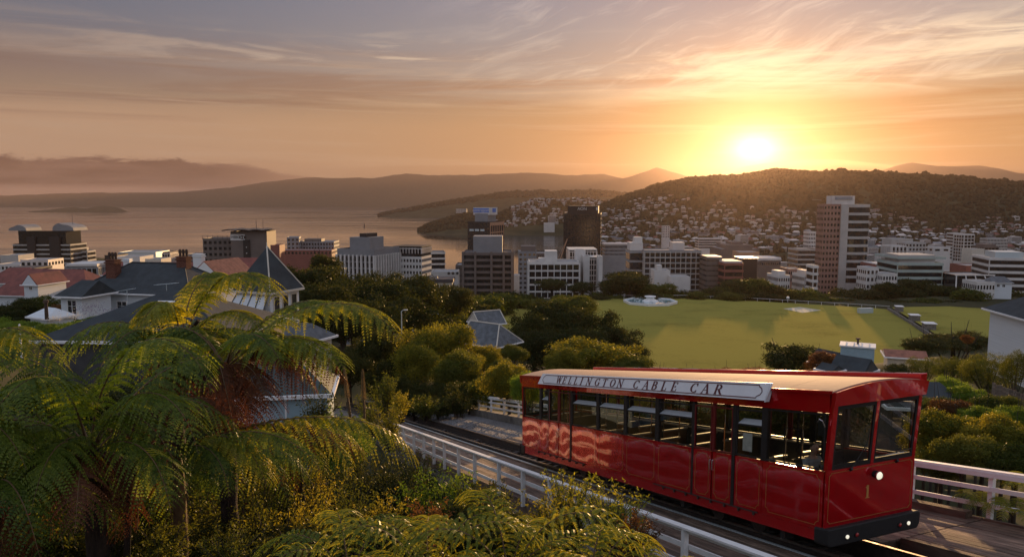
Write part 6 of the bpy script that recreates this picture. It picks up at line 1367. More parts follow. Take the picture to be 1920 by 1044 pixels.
# ------------------------------------------------------------------ hillside suburb
def build_suburb():
    rr = random.Random(21)
    cm('house_grey', (.30, .28, .26)); cm('house_warm', (.36, .29, .23)); cm('house_pale', (.46, .42, .37)); cm('house_green', (.12, .13, .10)); cm('house_tan', (.22, .17, .13))
    walls = [M['house_pale'], M['house_grey'], M['house_warm'], M['house_tan'], M['house_green']]; roofs = [M['roof_grey'], M['redroof'], M['dark_roof'], M['sunlit_tin'], M['slate2']]
    protos = []
    for k in range(9):
        mb = MB(); w = rr.uniform(9, 15); d = rr.uniform(8, 12); h = rr.choice((5, 6, 8)); mb.box((0, 0, h / 2 - 3), (w, d, h + 6), 0, 0)
        hp = rr.choice((0, 2.5)); v, f = gframe(w, d, h + .01, h + rr.uniform(2, 3.2), hp, hp, .5); mb.add(v, f, 1)
        if hp == 0:
            for s in (-1, 1): mb.add([(s * (w / 2), -d / 2, h), (s * (w / 2), d / 2, h), (s * w / 2, 0, h + 1.9)], [(0, 1, 2)], 0)
        for fl in range(int(h // 2.8)):
            n = rr.randint(2, 4)
            for i in range(n): mb.box((lerp(-w / 2 + 1.6, w / 2 - 1.6, i / max(1, n - 1)), -d / 2 - .03, 1.6 + fl * 2.8), (1.5, .1, 1.3), 0, 2)
        protos.append(mb.mesh('hillside_house', [walls[k % 5], roofs[(k * 2 + k // 5) % 5], M['bglass']]))
    blocks = []
    for k in range(10):
        mb = MB(); w = rr.uniform(16, 34); d = rr.uniform(12, 20); h = rr.choice((9, 12, 15, 20, 26)); mb.box((0, 0, h / 2 - 1), (w, d, h + 2), 0, 0); mb.box((0, 0, h + .3), (w - 1, d - 1, .5), 0, 1); mb.box((rr.uniform(-4, 4), 0, h + 1.6), (w * .3, d * .4, 2.4), 0, rr.choice((0, 1)))
        for fl in range(int(h // 3.2)):
            if k % 2: mb.box((0, -d / 2 - .04, 1.9 + fl * 3.2), (w - 1.6, .1, 1.4), 0, 2)
            else:
                n = int(w // 3.4)
                for i in range(n): mb.box((lerp(-w / 2 + 1.8, w / 2 - 1.8, i / (n - 1)), -d / 2 - .04, 1.9 + fl * 3.2), (1.7, .1, 1.5), 0, 2)
        wl = [M['white_render'], M['pale_concrete'], M['brown_concrete'], M['sunlit_tin'], M['roof_grey'], M['red_brick_block']][k % 6]
        blocks.append(mb.mesh('city_block', [wl, [M['roof_grey'], M['sunlit_tin'], M['white_render']][k % 3], M['bglass']]))
    placed = []
    def free(x, y, r):
        for a, b, c in placed:
            if abs(a - x) < r + c and abs(b - y) < (r + c) * .9: return False
        placed.append((x, y, r)); return True
    # blocks on the flat
    n = 0; tries = 0
    while n < 150 and tries < 9000:
        tries += 1; px = rr.uniform(1135, 1980); D = math.sqrt(rr.uniform(560 ** 2, 1650 ** 2)); x = (px - 960) / FOC * D
        if px < 1270 and D > 900: continue
        z = height(x, D)
        if z < 2.5: continue
        k = rr.randrange(10); r = 15
        # keep clear of the taller named buildings in front
        if not free(x, D, r): continue
        z0 = z
        s = 1.0 if D < 900 else .9
        o = inst(blocks[k], 'city_block', None, (x, D, z0), (0, 0, rr.uniform(-.35, .35)), (s, s, s * rr.uniform(.6, .95))); n += 1
        tag(o, 'plain office or flats block in the crowded lower city before the ridge', 'building', 'city blocks below the ridge')
    # blocks between the shore and the hill on the left
    for (px, D) in ((60, 620), (100, 760), (180, 700), (230, 690), (330, 640), (20, 700), (-20, 560), (345, 560), (640, 620), (700, 700), (840, 560), (980, 600), (1020, 640), (1160, 560), (1240, 560), (1300, 600), (1150, 640)):
        x = (px - 960) / FOC * D; o = inst(blocks[rr.randrange(10)], 'waterfront_block', None, (x, D, max(2.5, height(x, D) - 2)), (0, 0, rr.uniform(-.3, .3)), (1, 1, .8)); tag(o, 'low block in the waterfront streets between the taller offices', 'building', 'low waterfront blocks')
    # houses on the slope: dense at the foot, up to the wooded part
    cand = []
    for _ in range(30000):
        px = rr.uniform(1090, 2260); D = 1500 + 36 * rr.randrange(21) + 12 * math.sin(px / 37) + 20 * math.sin(px / 91 + 1) + rr.uniform(-4, 4); x = (px - 960) / FOC * D; z = height(x, D)
        lim = interp([(1090, 80), (1180, 120), (1260, 125), (1330, 98), (1450, 86), (1560, 84), (1640, 84), (1720, 62), (1780, 44), (1850, 60), (1990, 66)], px) + 12 * fbm(px / 40, D / 90, 3)
        if z < 5 or z > lim: continue
        if fbm(x / 60, D / 60, 8) < -.08: continue
        cand.append((x, D, z, px))
    for _ in range(5000):
        px = rr.uniform(905, 1180); D = rr.uniform(2560, 2800); x = (px - 960) / FOC * D; z = height(x, D)
        if z < 2 or fbm(x / 50, D / 60, 8) < -.05: continue
        if px < 960 and z > 40: continue
        cand.append((x, D, z, px))
    rr.shuffle(cand); hs = []
    for c in cand:
        if free(c[0], c[1], 6.4): hs.append(c)
        if len(hs) > 1700: break
    hs.sort(key=lambda c: c[1] + (5000 if c[3] > 1960 else 0))
    far = MB()
    for i, (x, y, z, px) in enumerate(hs):
        if i < 290:
            s = rr.uniform(.75, 1.45); o = inst(protos[rr.randrange(9)], 'hillside_house', None, (x, y, z), (0, 0, rr.uniform(-.6, .6)), (s, s, s)); tag(o, 'small pale house in the crowded suburb below the wooded ridge', 'house', 'houses on the far hillside')
        else:
            w, d, h = rr.uniform(9, 15), rr.uniform(8, 11), rr.uniform(5, 9); rz = rr.uniform(-.6, .6); far.box((x, y, z + h / 2 - 3), (w, d, h + 6), rz, rr.randrange(4)); 
            far.box((x, y, z + h + .8), (w + .8, d + .8, 1.6), rz, 4 + rr.randrange(3), taper=.35)
            cs, sn = math.cos(rz), math.sin(rz)
            for q in (-.28, .05, .3): far.box((x + q * w * cs + (d / 2) * sn, y + q * w * sn - (d / 2) * cs, z + h - 2), (1.7, .3, 1.5), rz, 7)
    far.build('distant_houses', walls[:4] + [M['house_grey'], M['redroof'], M['sunlit_tin'], M['bglass']], kind='stuff')
    # terminal on the saddle and the boat sheds
    c = onz(1090, 436, 3) ; 
    T_ = tower
    T_('white_seaside_block', 'white seaside block on the far shore left of the black tower', 1020, 1040, 418, 2480, 20, 'white_render', 0, zb=1)
    T_('terraced_flats', 'leaning terraced flats above the white seaside block', 1028, 1042, 405, 2560, 20, 'sunlit_tin', 8, 'bands', 0, spandrel='sunlit_tin', zb=3, fl=3.6, faces='f')
    T_('hill_monastery', 'sunlit cream church on the shoulder of the far hill', 1208, 1228, 398, 2080, 16, 'wall_cream', 2, 'punched', cols=6, zb=60)
    T_('peninsula_block', 'pale block on the peninsula behind the blue sign', 855, 875, 392, 2900, 30, 'pale_concrete', 4, 'punched', cols=7, zb=30)
    T_('slope_flats', 'pale flats tower halfway up the far slope, right of centre', 1243, 1256, 424, 1500, 14, 'sunlit_tin', 7, 'punched', cols=3, zb=5)
    T_('slope_flats', 'pale flats among the houses just above the brick tower roof line', 1512, 1530, 388, 2120, 14, 'sunlit_tin', 5, 'punched', cols=5, zb=50)
build_suburb()

def build_far_wood():
    rr = random.Random(31)
    fm = leaf_mat('far_bush', (.026, .024, .013), (.075, .062, .032), trans=.15, gloss=.0, scale=.02)  # leaf colour lightened and reddened to stand in for sunlit haze
    V = []; F = []
    t = (1 + 5 ** .5) / 2; ico = [Vector(p).normalized() for p in ((-1, t, 0), (1, t, 0), (-1, -t, 0), (1, -t, 0), (0, -1, t), (0, 1, t), (0, -1, -t), (0, 1, -t), (t, 0, -1), (t, 0, 1), (-t, 0, -1), (-t, 0, 1))]
    fi = ((0, 11, 5), (0, 5, 1), (0, 1, 7), (0, 7, 10), (0, 10, 11), (1, 5, 9), (5, 11, 4), (11, 10, 2), (10, 7, 6), (7, 1, 8), (3, 9, 4), (3, 4, 2), (3, 2, 6), (3, 6, 8), (3, 8, 9), (4, 9, 5), (2, 4, 11), (6, 2, 10), (8, 6, 7), (9, 8, 1))
    def tuft(x, y, z, r, hh):
        o = len(V)
        for p in ico: k = rr.uniform(.7, 1.3); V.append((x + p.x * r * k, y + p.y * r * k, z + p.z * hh * k))
        for a in fi: F.append(tuple(o + i for i in a))
    for _ in range(13500):
        px = rr.uniform(1085, 2420); D = rr.uniform(1480, 2420); x = (px - 960) / FOC * D; z = height(x, D)
        lim = interp([(1090, 60), (1180, 90), (1260, 100), (1330, 90), (1450, 78), (1560, 74), (1640, 74), (1720, 50), (1780, 36), (1850, 46), (1990, 50)], px)
        if z < lim and rr.random() > .55: continue
        if z < 4: continue
        r = rr.uniform(3.5, 7.5); tuft(x, D, z + r * .6, r, r * rr.uniform(.8, 1.3))
    for _ in range(6600):    # skyline trees
        px = rr.uniform(1100, 2400); D = rr.uniform(2230, 2400); x = (px - 960) / FOC * D; z = height(x, D); 
        big = 1.0 + 1.6 * max(0, fbm(px / 22, 0, 2)) * (1 if px > 1560 else .35)
        r = rr.uniform(2.5, 5.5) * big; tuft(x, D, z + r * .8, r, r)
    for _ in range(3200):
        px = rr.uniform(700, 1330); D = rr.uniform(5000, 5420); x = (px - 960) / FOC * D; z = height(x, D)
        if z < 3: continue
        r = rr.uniform(7, 14); tuft(x, D, z + r * .5, r, r * .9)
    for _ in range(2600):
        px = rr.uniform(780, 1200); D = rr.uniform(2560, 2900); x = (px - 960) / FOC * D; z = height(x, D)
        if z < 2.5: continue
        r = rr.uniform(4, 8); tuft(x, D, z + r * .4, r, r * .9)
    me = bpy.data.meshes.new('distant_wood'); me.from_pydata(V, [], F); me.materials.append(fm); me.update(); o = bpy.data.objects.new('distant_wood', me); COL.objects.link(o); o['kind'] = 'stuff'
    # trees and bush scattered through the lower city
    V.clear(); F.clear()
    for _ in range(2600):
        px = rr.uniform(1135, 1990); D = rr.uniform(430, 1650); x = (px - 960) / FOC * D; z = height(x, D)
        if z < 2.4 or (px < 1270 and D > 900): continue
        if fbm(x / 50, D / 50, 12) < .02: continue
        for _k in range(3): r = rr.uniform(2.0, 4.2); tuft(x + rr.uniform(-3, 3), D + rr.uniform(-3, 3), z + r * 1.1, r, r * rr.uniform(.8, 1.2))
    me = bpy.data.meshes.new('city_bush'); me.from_pydata(V, [], F); me.materials.append(fm); me.update(); o = bpy.data.objects.new('city_bush', me); COL.objects.link(o); o['kind'] = 'stuff'
build_far_wood()

# ------------------------------------------------------------------ trees and shrubs
LM = {
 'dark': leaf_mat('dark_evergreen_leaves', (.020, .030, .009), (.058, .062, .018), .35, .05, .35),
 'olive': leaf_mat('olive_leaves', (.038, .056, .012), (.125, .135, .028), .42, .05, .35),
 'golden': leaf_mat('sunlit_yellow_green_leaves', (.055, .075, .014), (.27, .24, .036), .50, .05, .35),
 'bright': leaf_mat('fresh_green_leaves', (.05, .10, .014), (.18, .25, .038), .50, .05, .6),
 'rust': leaf_mat('rusty_brown_leaves', (.060, .030, .012), (.16, .075, .028), .40, .08, .6),
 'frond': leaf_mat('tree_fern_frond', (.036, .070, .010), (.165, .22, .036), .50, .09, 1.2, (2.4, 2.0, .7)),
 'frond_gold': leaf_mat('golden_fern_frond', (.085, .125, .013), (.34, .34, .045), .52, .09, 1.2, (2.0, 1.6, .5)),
 'frond_dead': leaf_mat('dead_brown_frond', (.070, .028, .016), (.17, .070, .034), .35, .06, 1.5, (1.6, 1.2, .8)),
 'spike': leaf_mat('beige_florets', (.085, .06, .03), (.22, .16, .08), .4, .05, 3),
 'pink': leaf_mat('pink_flowers', (.45, .12, .14), (.65, .25, .25), .3, .05, 2, (1, 1, 1)),
 'mauve': leaf_mat('mauve_flower_spikes', (.10, .09, .19), (.20, .18, .32), .3, .05, 2, (1, 1, 1)),
 'whitefl': leaf_mat('white_flowers', (.6, .6, .58), (.75, .75, .72), .3, .05, 2, (1, 1, 1)),
}
M['bark'] = mat('tree_bark', (.055, .040, .028), .95, .35, 4, bump=.6, bscale=14, stretch=(3, 3, .6))
M['fern_trunk'] = mat('fibrous_fern_trunk', (.030, .018, .012), .95, .4, 6, bump=1.0, bscale=22, stretch=(3, 3, .8))
M['stipe'] = mat('brown_frond_stalk', (.12, .065, .025), .7, .3, 6)

def leafquad(V, F, p, n, up, s, asp=.55):
    a = n.cross(up)
    if a.length < 1e-4: a = Vector((1, 0, 0))
    a.normalize(); b = n.cross(a).normalized(); o = len(V)
    V.append(tuple(p - b * s)); V.append(tuple(p + a * s * asp)); V.append(tuple(p + b * s)); V.append(tuple(p - a * s * asp)); F.append((o, o + 1, o + 2, o + 3))
def crown_mesh(name, seed, n, leaf, lobes=14, flat=.8, spread=.62, lr=(.26, .46), ground=False):
    """crown of unit radius centred on the origin"""
    rr = random.Random(seed); L_ = []
    for k in range(lobes):
        a = rr.uniform(0, 2 * math.pi); rad = spread * math.sqrt(rr.random()); z = rr.uniform(-.55, .62) * (1 - rad * .5)
        r = rr.uniform(*lr); L_.append((Vector((rad * math.cos(a), rad * math.sin(a), z * flat)), r))
    L_.append((Vector((0, 0, -.05)), .52)); L_.append((Vector((.25, .1, -.2)), .40)); L_.append((Vector((-.25, -.1, -.2)), .40))
    V = []; F = []; wsum = [r * r for _, r in L_]; tot = sum(wsum); i = 0
    while i < n:
        x = rr.random() * tot; k = 0
        while x > wsum[k] and k < len(L_) - 1: x -= wsum[k]; k += 1
        c, r = L_[k]; d = Vector((rr.gauss(0, 1), rr.gauss(0, 1), rr.gauss(.45, 1))).normalized(); q = r * (rr.uniform(.72, 1.0) if rr.random() < .70 else rr.uniform(1.0, 1.5)); p = c + Vector((d.x * q + rr.gauss(0, .022), d.y * q + rr.gauss(0, .022), d.z * q * .85 + rr.gauss(0, .022)))
        inside = False
        for j, (c2, r2) in enumerate(L_):
            if j != k and (p - c2).length < r2 * .68: inside = True; break
        if inside and rr.random() < .85: i += .4; continue
        nn = (d + Vector((rr.gauss(0, .7), rr.gauss(0, .7), rr.gauss(0, .7)))).normalized(); up = Vector((rr.gauss(0, 1), rr.gauss(0, 1), rr.gauss(.4, 1))).normalized()
        leafquad(V, F, p, nn, up, leaf * rr.uniform(.6, 1.3)); i += 1
    me = bpy.data.meshes.new(name); me.from_pydata(V, [], F); me.update(); return me, L_
def with_mat(me, m):
    c = me.copy(); c.materials.clear(); c.materials.append(m); return c
_cr = {}
def crown(kind, var, matk):
    key = (kind, var, matk)
    if key not in _cr:
        b = (kind, var)
        if b not in _cr:
            P_ = {'far': (5600, .056, 22, .8, .66, (.18, .36)), 'mid': (16000, .032, 34, .9, .80, (.09, .32)), 'near': (24000, .029, 50, .95, .84, (.07, .30)), 'fine': (30000, .015, 60, .95, .74, (.09, .20)), 'flat': (6500, .045, 16, .38, .72, (.22, .36))}[kind]
            _cr[b] = crown_mesh('crown', hash_(kind) + var, *P_)
        _cr[key] = (with_mat(_cr[b][0], LM[matk]), _cr[b][1])
    return _cr[key]
def hash_(s): return sum(ord(c) * (i + 3) for i, c in enumerate(s))
_tk = {}
def trunk_mesh(kind, var, lobes):
    if (kind, var) not in _tk:
        rr = random.Random(var + 5); mb = MB(); mb.tube([(0, 0, -1.6), (.02, .01, -1.0), (.0, .03, -.35), (.03, 0, .1)], [.085, .065, .05, .03], 7)
        for c, r in lobes[:9]: m_ = Vector((c.x * .35, c.y * .35, -.45 + c.z * .3)); mb.tube([(0, 0, -.75 + rr.uniform(0, .4)), m_, c], [.032, .022, .006], 5)
        _tk[(kind, var)] = mb.mesh('trunk', M['bark'])
    return _tk[(kind, var)]
def tree(x, y, top, r, kind, matk, label, var=0, hz=None, name='tree', cat='tree', group=None, gz=None, rz=None):
    """crown of radius r whose highest leaves reach z = top, trunk down to the ground"""
    rr = random.Random(int(x * 13 + y * 7)); hz = hz or r * rr.uniform(.8, .95)
    g = gz if gz is not None else height(x, y); cz = top - hz * .95
    me, lobes = crown(kind, var, matk)
    t = empty(name, (x, y, g), rz if rz is not None else rr.uniform(0, 6.28), label, cat, group)
    inst(me, 'crown', t, (0, 0, cz - g), (0, 0, 0), (r, r, hz))
    depth_ = max(.6, (cz - g))
    inst(trunk_mesh(kind, var, lobes), 'trunk', t, (0, 0, cz - g), (0, 0, 0), (r, r, depth_ / 1.5 if depth_ > hz * .6 else hz))
    return t
def ptree(px, ytop, D, wpx, kind, matk, label, ypx=None, **k):
    c = aty(px, ytop, D); r = wpx / 2 / FOC * D
    if ypx: k['hz'] = ypx / 2 / FOC * D
    return tree(c.x, D, c.z, r, kind, matk, label, **k)

def build_trees():
    rr = random.Random(77)
    # --- the dark wood left of centre
    W1 = [(585, 474, 135, 150, 0), (545, 488, 128, 90, 1), (640, 492, 140, 110, 2), (700, 512, 132, 130, 3), (765, 497, 150, 130, 4), (660, 505, 122, 120, 0), (800, 520, 160, 90, 1), (730, 498, 165, 100, 2), (600, 520, 110, 120, 3), (690, 545, 104, 130, 4), (760, 540, 118, 120, 1), (640, 560, 96, 110, 2), (850, 530, 170, 70, 3), (610, 468, 175, 60, 4)]
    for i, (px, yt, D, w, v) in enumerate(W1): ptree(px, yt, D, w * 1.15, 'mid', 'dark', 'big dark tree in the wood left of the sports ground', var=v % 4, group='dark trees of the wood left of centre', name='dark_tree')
    # --- slope between wood and ground
    for i, (px, yt, D, w, mk) in enumerate([(835, 545, 180, 90, 'olive'), (880, 556, 200, 80, 'dark'), (870, 575, 165, 90, 'olive'), (820, 572, 150, 80, 'dark'), (905, 545, 230, 80, 'olive'), (940, 540, 255, 80, 'olive'), (850, 600, 150, 70, 'olive')]):
        ptree(px, yt, D, w * 1.2, 'far', mk, 'brownish bush on the slope left of the sports ground', var=i % 4, group='bushes on the slope left of the lawn', name='slope_bush', cat='bush')
    # --- belt behind the ground
    px = 872; i = 0
    while px < 1990:
        D = rr.uniform(300, 316) ; base = interp([(860, 546), (940, 540), (1010, 548), (1100, 540), (1140, 520), (1180, 510), (1230, 525), (1300, 534), (1360, 525), (1420, 515), (1470, 528), (1530, 532), (1600, 530), (1660, 525), (1740, 520), (1800, 533), (1900, 540), (2000, 545)], px)
        w = rr.uniform(62, 92); ptree(px, base + rr.uniform(-5, 9), D, w, 'far', rr.choice(('dark', 'olive', 'dark')), 'dark round headed tree in the belt behind the lawns', var=i % 5, group='tree belt behind the lawns', name='belt_tree', ypx=rr.uniform(50, 64)); px += rr.uniform(24, 34); i += 1
    px = 885
    while px < 1990:
        base = interp([(860, 566), (960, 562), (1100, 551), (1200, 548), (1290, 548), (1420, 550), (1540, 556), (1660, 560), (1800, 562), (2000, 572)], px)
        ptree(px, base + rr.uniform(-6, 4), rr.uniform(291, 298) if px > 1060 else 270, rr.uniform(40, 62), 'far', rr.choice(('dark', 'olive')), 'low bush by the boundary rail before the tree belt', var=i % 5, group='low bushes along the boundary rail', name='belt_bush', cat='bush', ypx=rr.uniform(26, 34)); px += rr.uniform(26, 36); i += 1
    # umbrella shaped trees in the belt
    for (px, yt, w, lab) in ((1035, 514, 74, 'flat topped dark pine in front of the white balconied block'), (1092, 520, 66, 'second flat topped pine right of the first, by the white shafts'), (1178, 500, 96, 'tall spreading dark pine between the white fin and the gridded slab'), (1150, 514, 60, 'dark pine just right of the white fin'), (1395, 516, 96, 'dark domed tree rising above the belt below the rounded red block'), (1716, 517, 72, 'dark domed tree rising above the belt left of the mint office foot')):
        ptree(px, yt, 318, w, 'far' if px > 1300 else 'flat', 'dark', lab, var=px % 4, name='pine_tree', ypx=42)
    # --- big tree in front of the lawn
    for i, (px, yt, D, w, mk, h_) in enumerate([(1040, 548, 132, 150, 'dark', 120), (1000, 575, 122, 120, 'dark', 110), (1110, 560, 126, 130, 'dark', 120), (1095, 605, 118, 130, 'dark', 100), (1030, 605, 112, 150, 'dark', 110), (1160, 600, 124, 110, 'dark', 90), (1185, 640, 116, 90, 'dark', 70), (1075, 548, 140, 110, 'olive', 60)]):
        ptree(px, yt, D, w, 'mid', mk, 'massive dark spreading tree before the left end of the lawn', var=i % 4, ypx=h_, group='dark spreading trees before the lawn', name='spreading_tree')
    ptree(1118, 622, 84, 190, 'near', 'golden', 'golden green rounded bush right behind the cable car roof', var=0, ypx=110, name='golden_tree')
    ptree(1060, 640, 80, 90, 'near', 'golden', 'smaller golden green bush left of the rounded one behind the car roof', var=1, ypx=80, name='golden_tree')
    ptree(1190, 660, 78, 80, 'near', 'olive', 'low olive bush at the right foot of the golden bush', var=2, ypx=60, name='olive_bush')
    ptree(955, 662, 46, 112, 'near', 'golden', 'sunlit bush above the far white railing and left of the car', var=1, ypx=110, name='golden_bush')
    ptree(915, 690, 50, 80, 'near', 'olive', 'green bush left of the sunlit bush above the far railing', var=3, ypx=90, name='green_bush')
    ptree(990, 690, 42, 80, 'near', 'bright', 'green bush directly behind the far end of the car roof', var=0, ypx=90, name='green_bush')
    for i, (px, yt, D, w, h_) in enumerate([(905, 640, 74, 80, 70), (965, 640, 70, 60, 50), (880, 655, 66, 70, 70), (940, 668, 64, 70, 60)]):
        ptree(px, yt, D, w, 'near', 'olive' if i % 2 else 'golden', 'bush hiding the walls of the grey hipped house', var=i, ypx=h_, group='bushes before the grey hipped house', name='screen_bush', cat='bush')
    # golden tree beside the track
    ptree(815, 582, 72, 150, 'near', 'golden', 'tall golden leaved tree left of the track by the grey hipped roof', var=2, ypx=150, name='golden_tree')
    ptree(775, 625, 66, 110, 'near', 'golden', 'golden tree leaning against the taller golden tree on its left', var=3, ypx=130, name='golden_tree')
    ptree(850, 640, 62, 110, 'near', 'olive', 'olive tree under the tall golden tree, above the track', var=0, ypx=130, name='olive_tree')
    for i, (px, yt, D, w, h_) in enumerate([(700, 600, 76, 110, 150), (730, 660, 68, 110, 140), (790, 690, 60, 110, 120), (845, 700, 55, 90, 100), (880, 705, 52, 80, 80), (760, 700, 58, 90, 100), (655, 640, 70, 90, 110), (820, 735, 50, 80, 60), (775, 735, 52, 70, 60)]):
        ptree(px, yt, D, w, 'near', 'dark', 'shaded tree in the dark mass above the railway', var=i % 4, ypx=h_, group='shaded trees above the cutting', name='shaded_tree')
    # --- left garden beyond the roofs
    for i, (px, yt, D, w, mk, h_) in enumerate([(30, 552, 92, 90, 'dark', 60), (75, 548, 96, 80, 'olive', 50), (115, 560, 88, 70, 'rust', 60), (10, 575, 80, 80, 'dark', 60), (120, 590, 72, 60, 'olive', 40), (50, 560, 100, 70, 'dark', 50), (-20, 590, 70, 80, 'bright', 60)]):
        ptree(px, yt, D, w, 'mid', mk, 'low garden bush on the bank below the big red roof', var=i % 4, ypx=h_, group='garden bushes left of the villa', name='garden_bush', cat='bush')
    for i, (px, yt, D, w) in enumerate([(30, 600, 64, 90), (80, 605, 60, 80), (130, 598, 66, 70), (170, 590, 70, 60), (20, 625, 55, 80)]):
        ptree(px, yt, D, w, 'near', 'bright', 'green hedge growth around the garden shed at the left', var=i % 4, ypx=34, group='hedges round the garden shed', name='hedge', cat='hedge')
    # --- right hand side
    ptree(1490, 634, 92, 140, 'mid', 'dark', 'dark tree standing before the lawn behind the car roof', var=1, ypx=90, name='dark_tree')
    ptree(1545, 655, 62, 70, 'mid', 'rust', 'russet bush hiding the dark roof slope left of the blue box', var=3, ypx=60, name='russet_bush')
    ptree(1790, 618, 108, 150, 'mid', 'dark', 'spreading dark tree at the corner of the second lawn', var=2, ypx=50, name='dark_tree')
    ptree(1735, 632, 104, 90, 'mid', 'dark', 'dark tree left of the spreading one at the second lawn', var=3, ypx=40, name='dark_tree')
    ptree(1857, 642, 48, 130, 'fine', 'olive', 'large round clipped looking bush below the right white house', var=0, ypx=120, name='round_bush', cat='bush')
    ptree(1790, 655, 52, 90, 'fine', 'olive', 'smaller round bush left of the large round bush', var=1, ypx=90, name='round_bush', cat='bush')
    ptree(1738, 658, 58, 80, 'fine', 'olive', 'round bush left of the pair of round bushes', var=2, ypx=70, name='round_bush', cat='bush')
    ptree(1910, 640, 44, 70, 'fine', 'olive', 'bush cut by the right edge below the white house', var=3, ypx=110, name='round_bush', cat='bush')
    ptree(1690, 676, 56, 60, 'near', 'dark', 'small dark tree right of the pale blue box', var=2, ypx=50, name='small_tree')
    ptree(1815, 625, 74, 24, 'mid', 'rust', 'tiny shrub on the garden wall between the lawns', var=2, ypx=24, name='wall_shrub', cat='bush')
    for i, (px, yt, D, w, mk, h_) in enumerate([(1770, 700, 40, 90, 'bright', 60), (1820, 715, 36, 80, 'bright', 60), (1755, 735, 32, 80, 'olive', 60), (1870, 730, 32, 90, 'olive', 70), (1790, 745, 28, 90, 'rust', 60), (1840, 752, 27, 90, 'bright', 60), (1910, 755, 28, 80, 'bright', 60)]):
        ptree(px, yt, D, w, 'near', mk, 'tangled shrub between the round bushes and golden hedge', var=i % 4, ypx=h_, group='tangled shrubs on the right bank', name='garden_shrub', cat='bush')
    for i, (px, yt, D, w, h_) in enumerate([(1775, 755, 23, 130, 120), (1850, 762, 22, 130, 130), (1915, 768, 21.5, 120, 130), (1740, 775, 24.5, 90, 110), (1810, 800, 20.5, 120, 110), (1885, 815, 20, 120, 110), (1760, 825, 22, 100, 100), (1960, 790, 21, 120, 140)]):
        ptree(px, yt, D, w, 'near', 'golden' if i < 4 else 'olive', 'glossy golden leaved hedge shrub behind the right hand railing', var=i % 4, ypx=h_, group='golden hedge shrubs behind the right railing', name='hedge_shrub', cat='hedge')
    for i, (px, yt, D, w) in enumerate([(1240, 690, 60, 60), (1300, 688, 66, 60), (1360, 688, 70, 60), (1420, 684, 74, 60)]):
        ptree(px, yt, D, w, 'near', 'rust', 'low russet shrub peeping over the cable car roof', var=i % 4, ypx=30, group='russet shrubs behind the car roof', name='low_shrub', cat='bush')
    # shrubs close behind the deck on the far side of the car, seen through its windows
    rq = random.Random(12)
    for k in range(6, 17):
        u = -1.5 + k * 1.75; p = TW(u, rq.uniform(8.0, 9.2), 0); top = TO.z - TTAN * u + rq.uniform(2.2, 3.0)
        tree(p.x, p.y, top, rq.uniform(1.5, 2.0), 'near', ('golden', 'olive', 'dark', 'olive')[k % 4], 'shrub behind the far railing, seen through the car windows', var=k % 4, hz=1.9, name='window_shrub', cat='bush', group='shrubs behind the far railing')
build_trees()

def leafy_plant(name, loc, label, seed, n=46, h=1.6, spread=.9, leaf=.045, matk='olive', group=None, lean=.5, cat='bush', perstem=54):
    """many-stemmed shrub: arching twigs with small leaves all along them"""
    rr = random.Random(seed); t = empty(name, loc, 0, label, cat, group); V = []; F = []; st = MB()
    for k in range(n):
        a = rr.uniform(0, 2 * math.pi); b = Vector((rr.gauss(0, .12) * spread, rr.gauss(0, .12) * spread, 0)); hh = h * rr.uniform(.45, 1.0); out = spread * rr.uniform(.1, 1.0) * lean * 2
        p0 = b; p1 = b + Vector((math.cos(a) * out * .3, math.sin(a) * out * .3, hh * .6)); p2 = b + Vector((math.cos(a) * out, math.sin(a) * out, hh)); pts = []
        for i in range(7): s = i / 6; pts.append(p0 * (1 - s) ** 2 + p1 * 2 * s * (1 - s) + p2 * s * s)
        st.tube(pts, [.014 * (1 - i / 8) for i in range(7)], 4, caps=False)
        for j in range(perstem):
            s = .25 + .78 * (j / perstem) ** .8; s = min(s, 1); p = p0 * (1 - s) ** 2 + p1 * 2 * s * (1 - s) + p2 * s * s
            d = Vector((rr.gauss(0, 1), rr.gauss(0, 1), rr.gauss(.5, .8))).normalized(); q = p + d * leaf * rr.uniform(.8, 3.2) * (1.3 - s * .5)
            nn = Vector((rr.gauss(0, 1), rr.gauss(0, 1), rr.gauss(.6, 1))).normalized(); leafquad(V, F, q, nn, d, leaf * rr.uniform(.6, 1.25), .36)
    me = bpy.data.meshes.new('foliage'); me.from_pydata(V, [], F); me.materials.append(LM[matk]); me.update(); inst(me, 'foliage', t); st.build('stem', M['bark'], t, kind='stuff')
    return t
def lp_at(px, ytop, D, wpx, hpx, matk, label, seed, name='shrub', group=None, leaf=.04, n=46, **k):
    c = aty(px, ytop, D); s = D / FOC; h = hpx * s; return leafy_plant(name, (c.x, D, c.z - h), label, seed, n, h, wpx * s / 2, leaf, matk, group, **k)
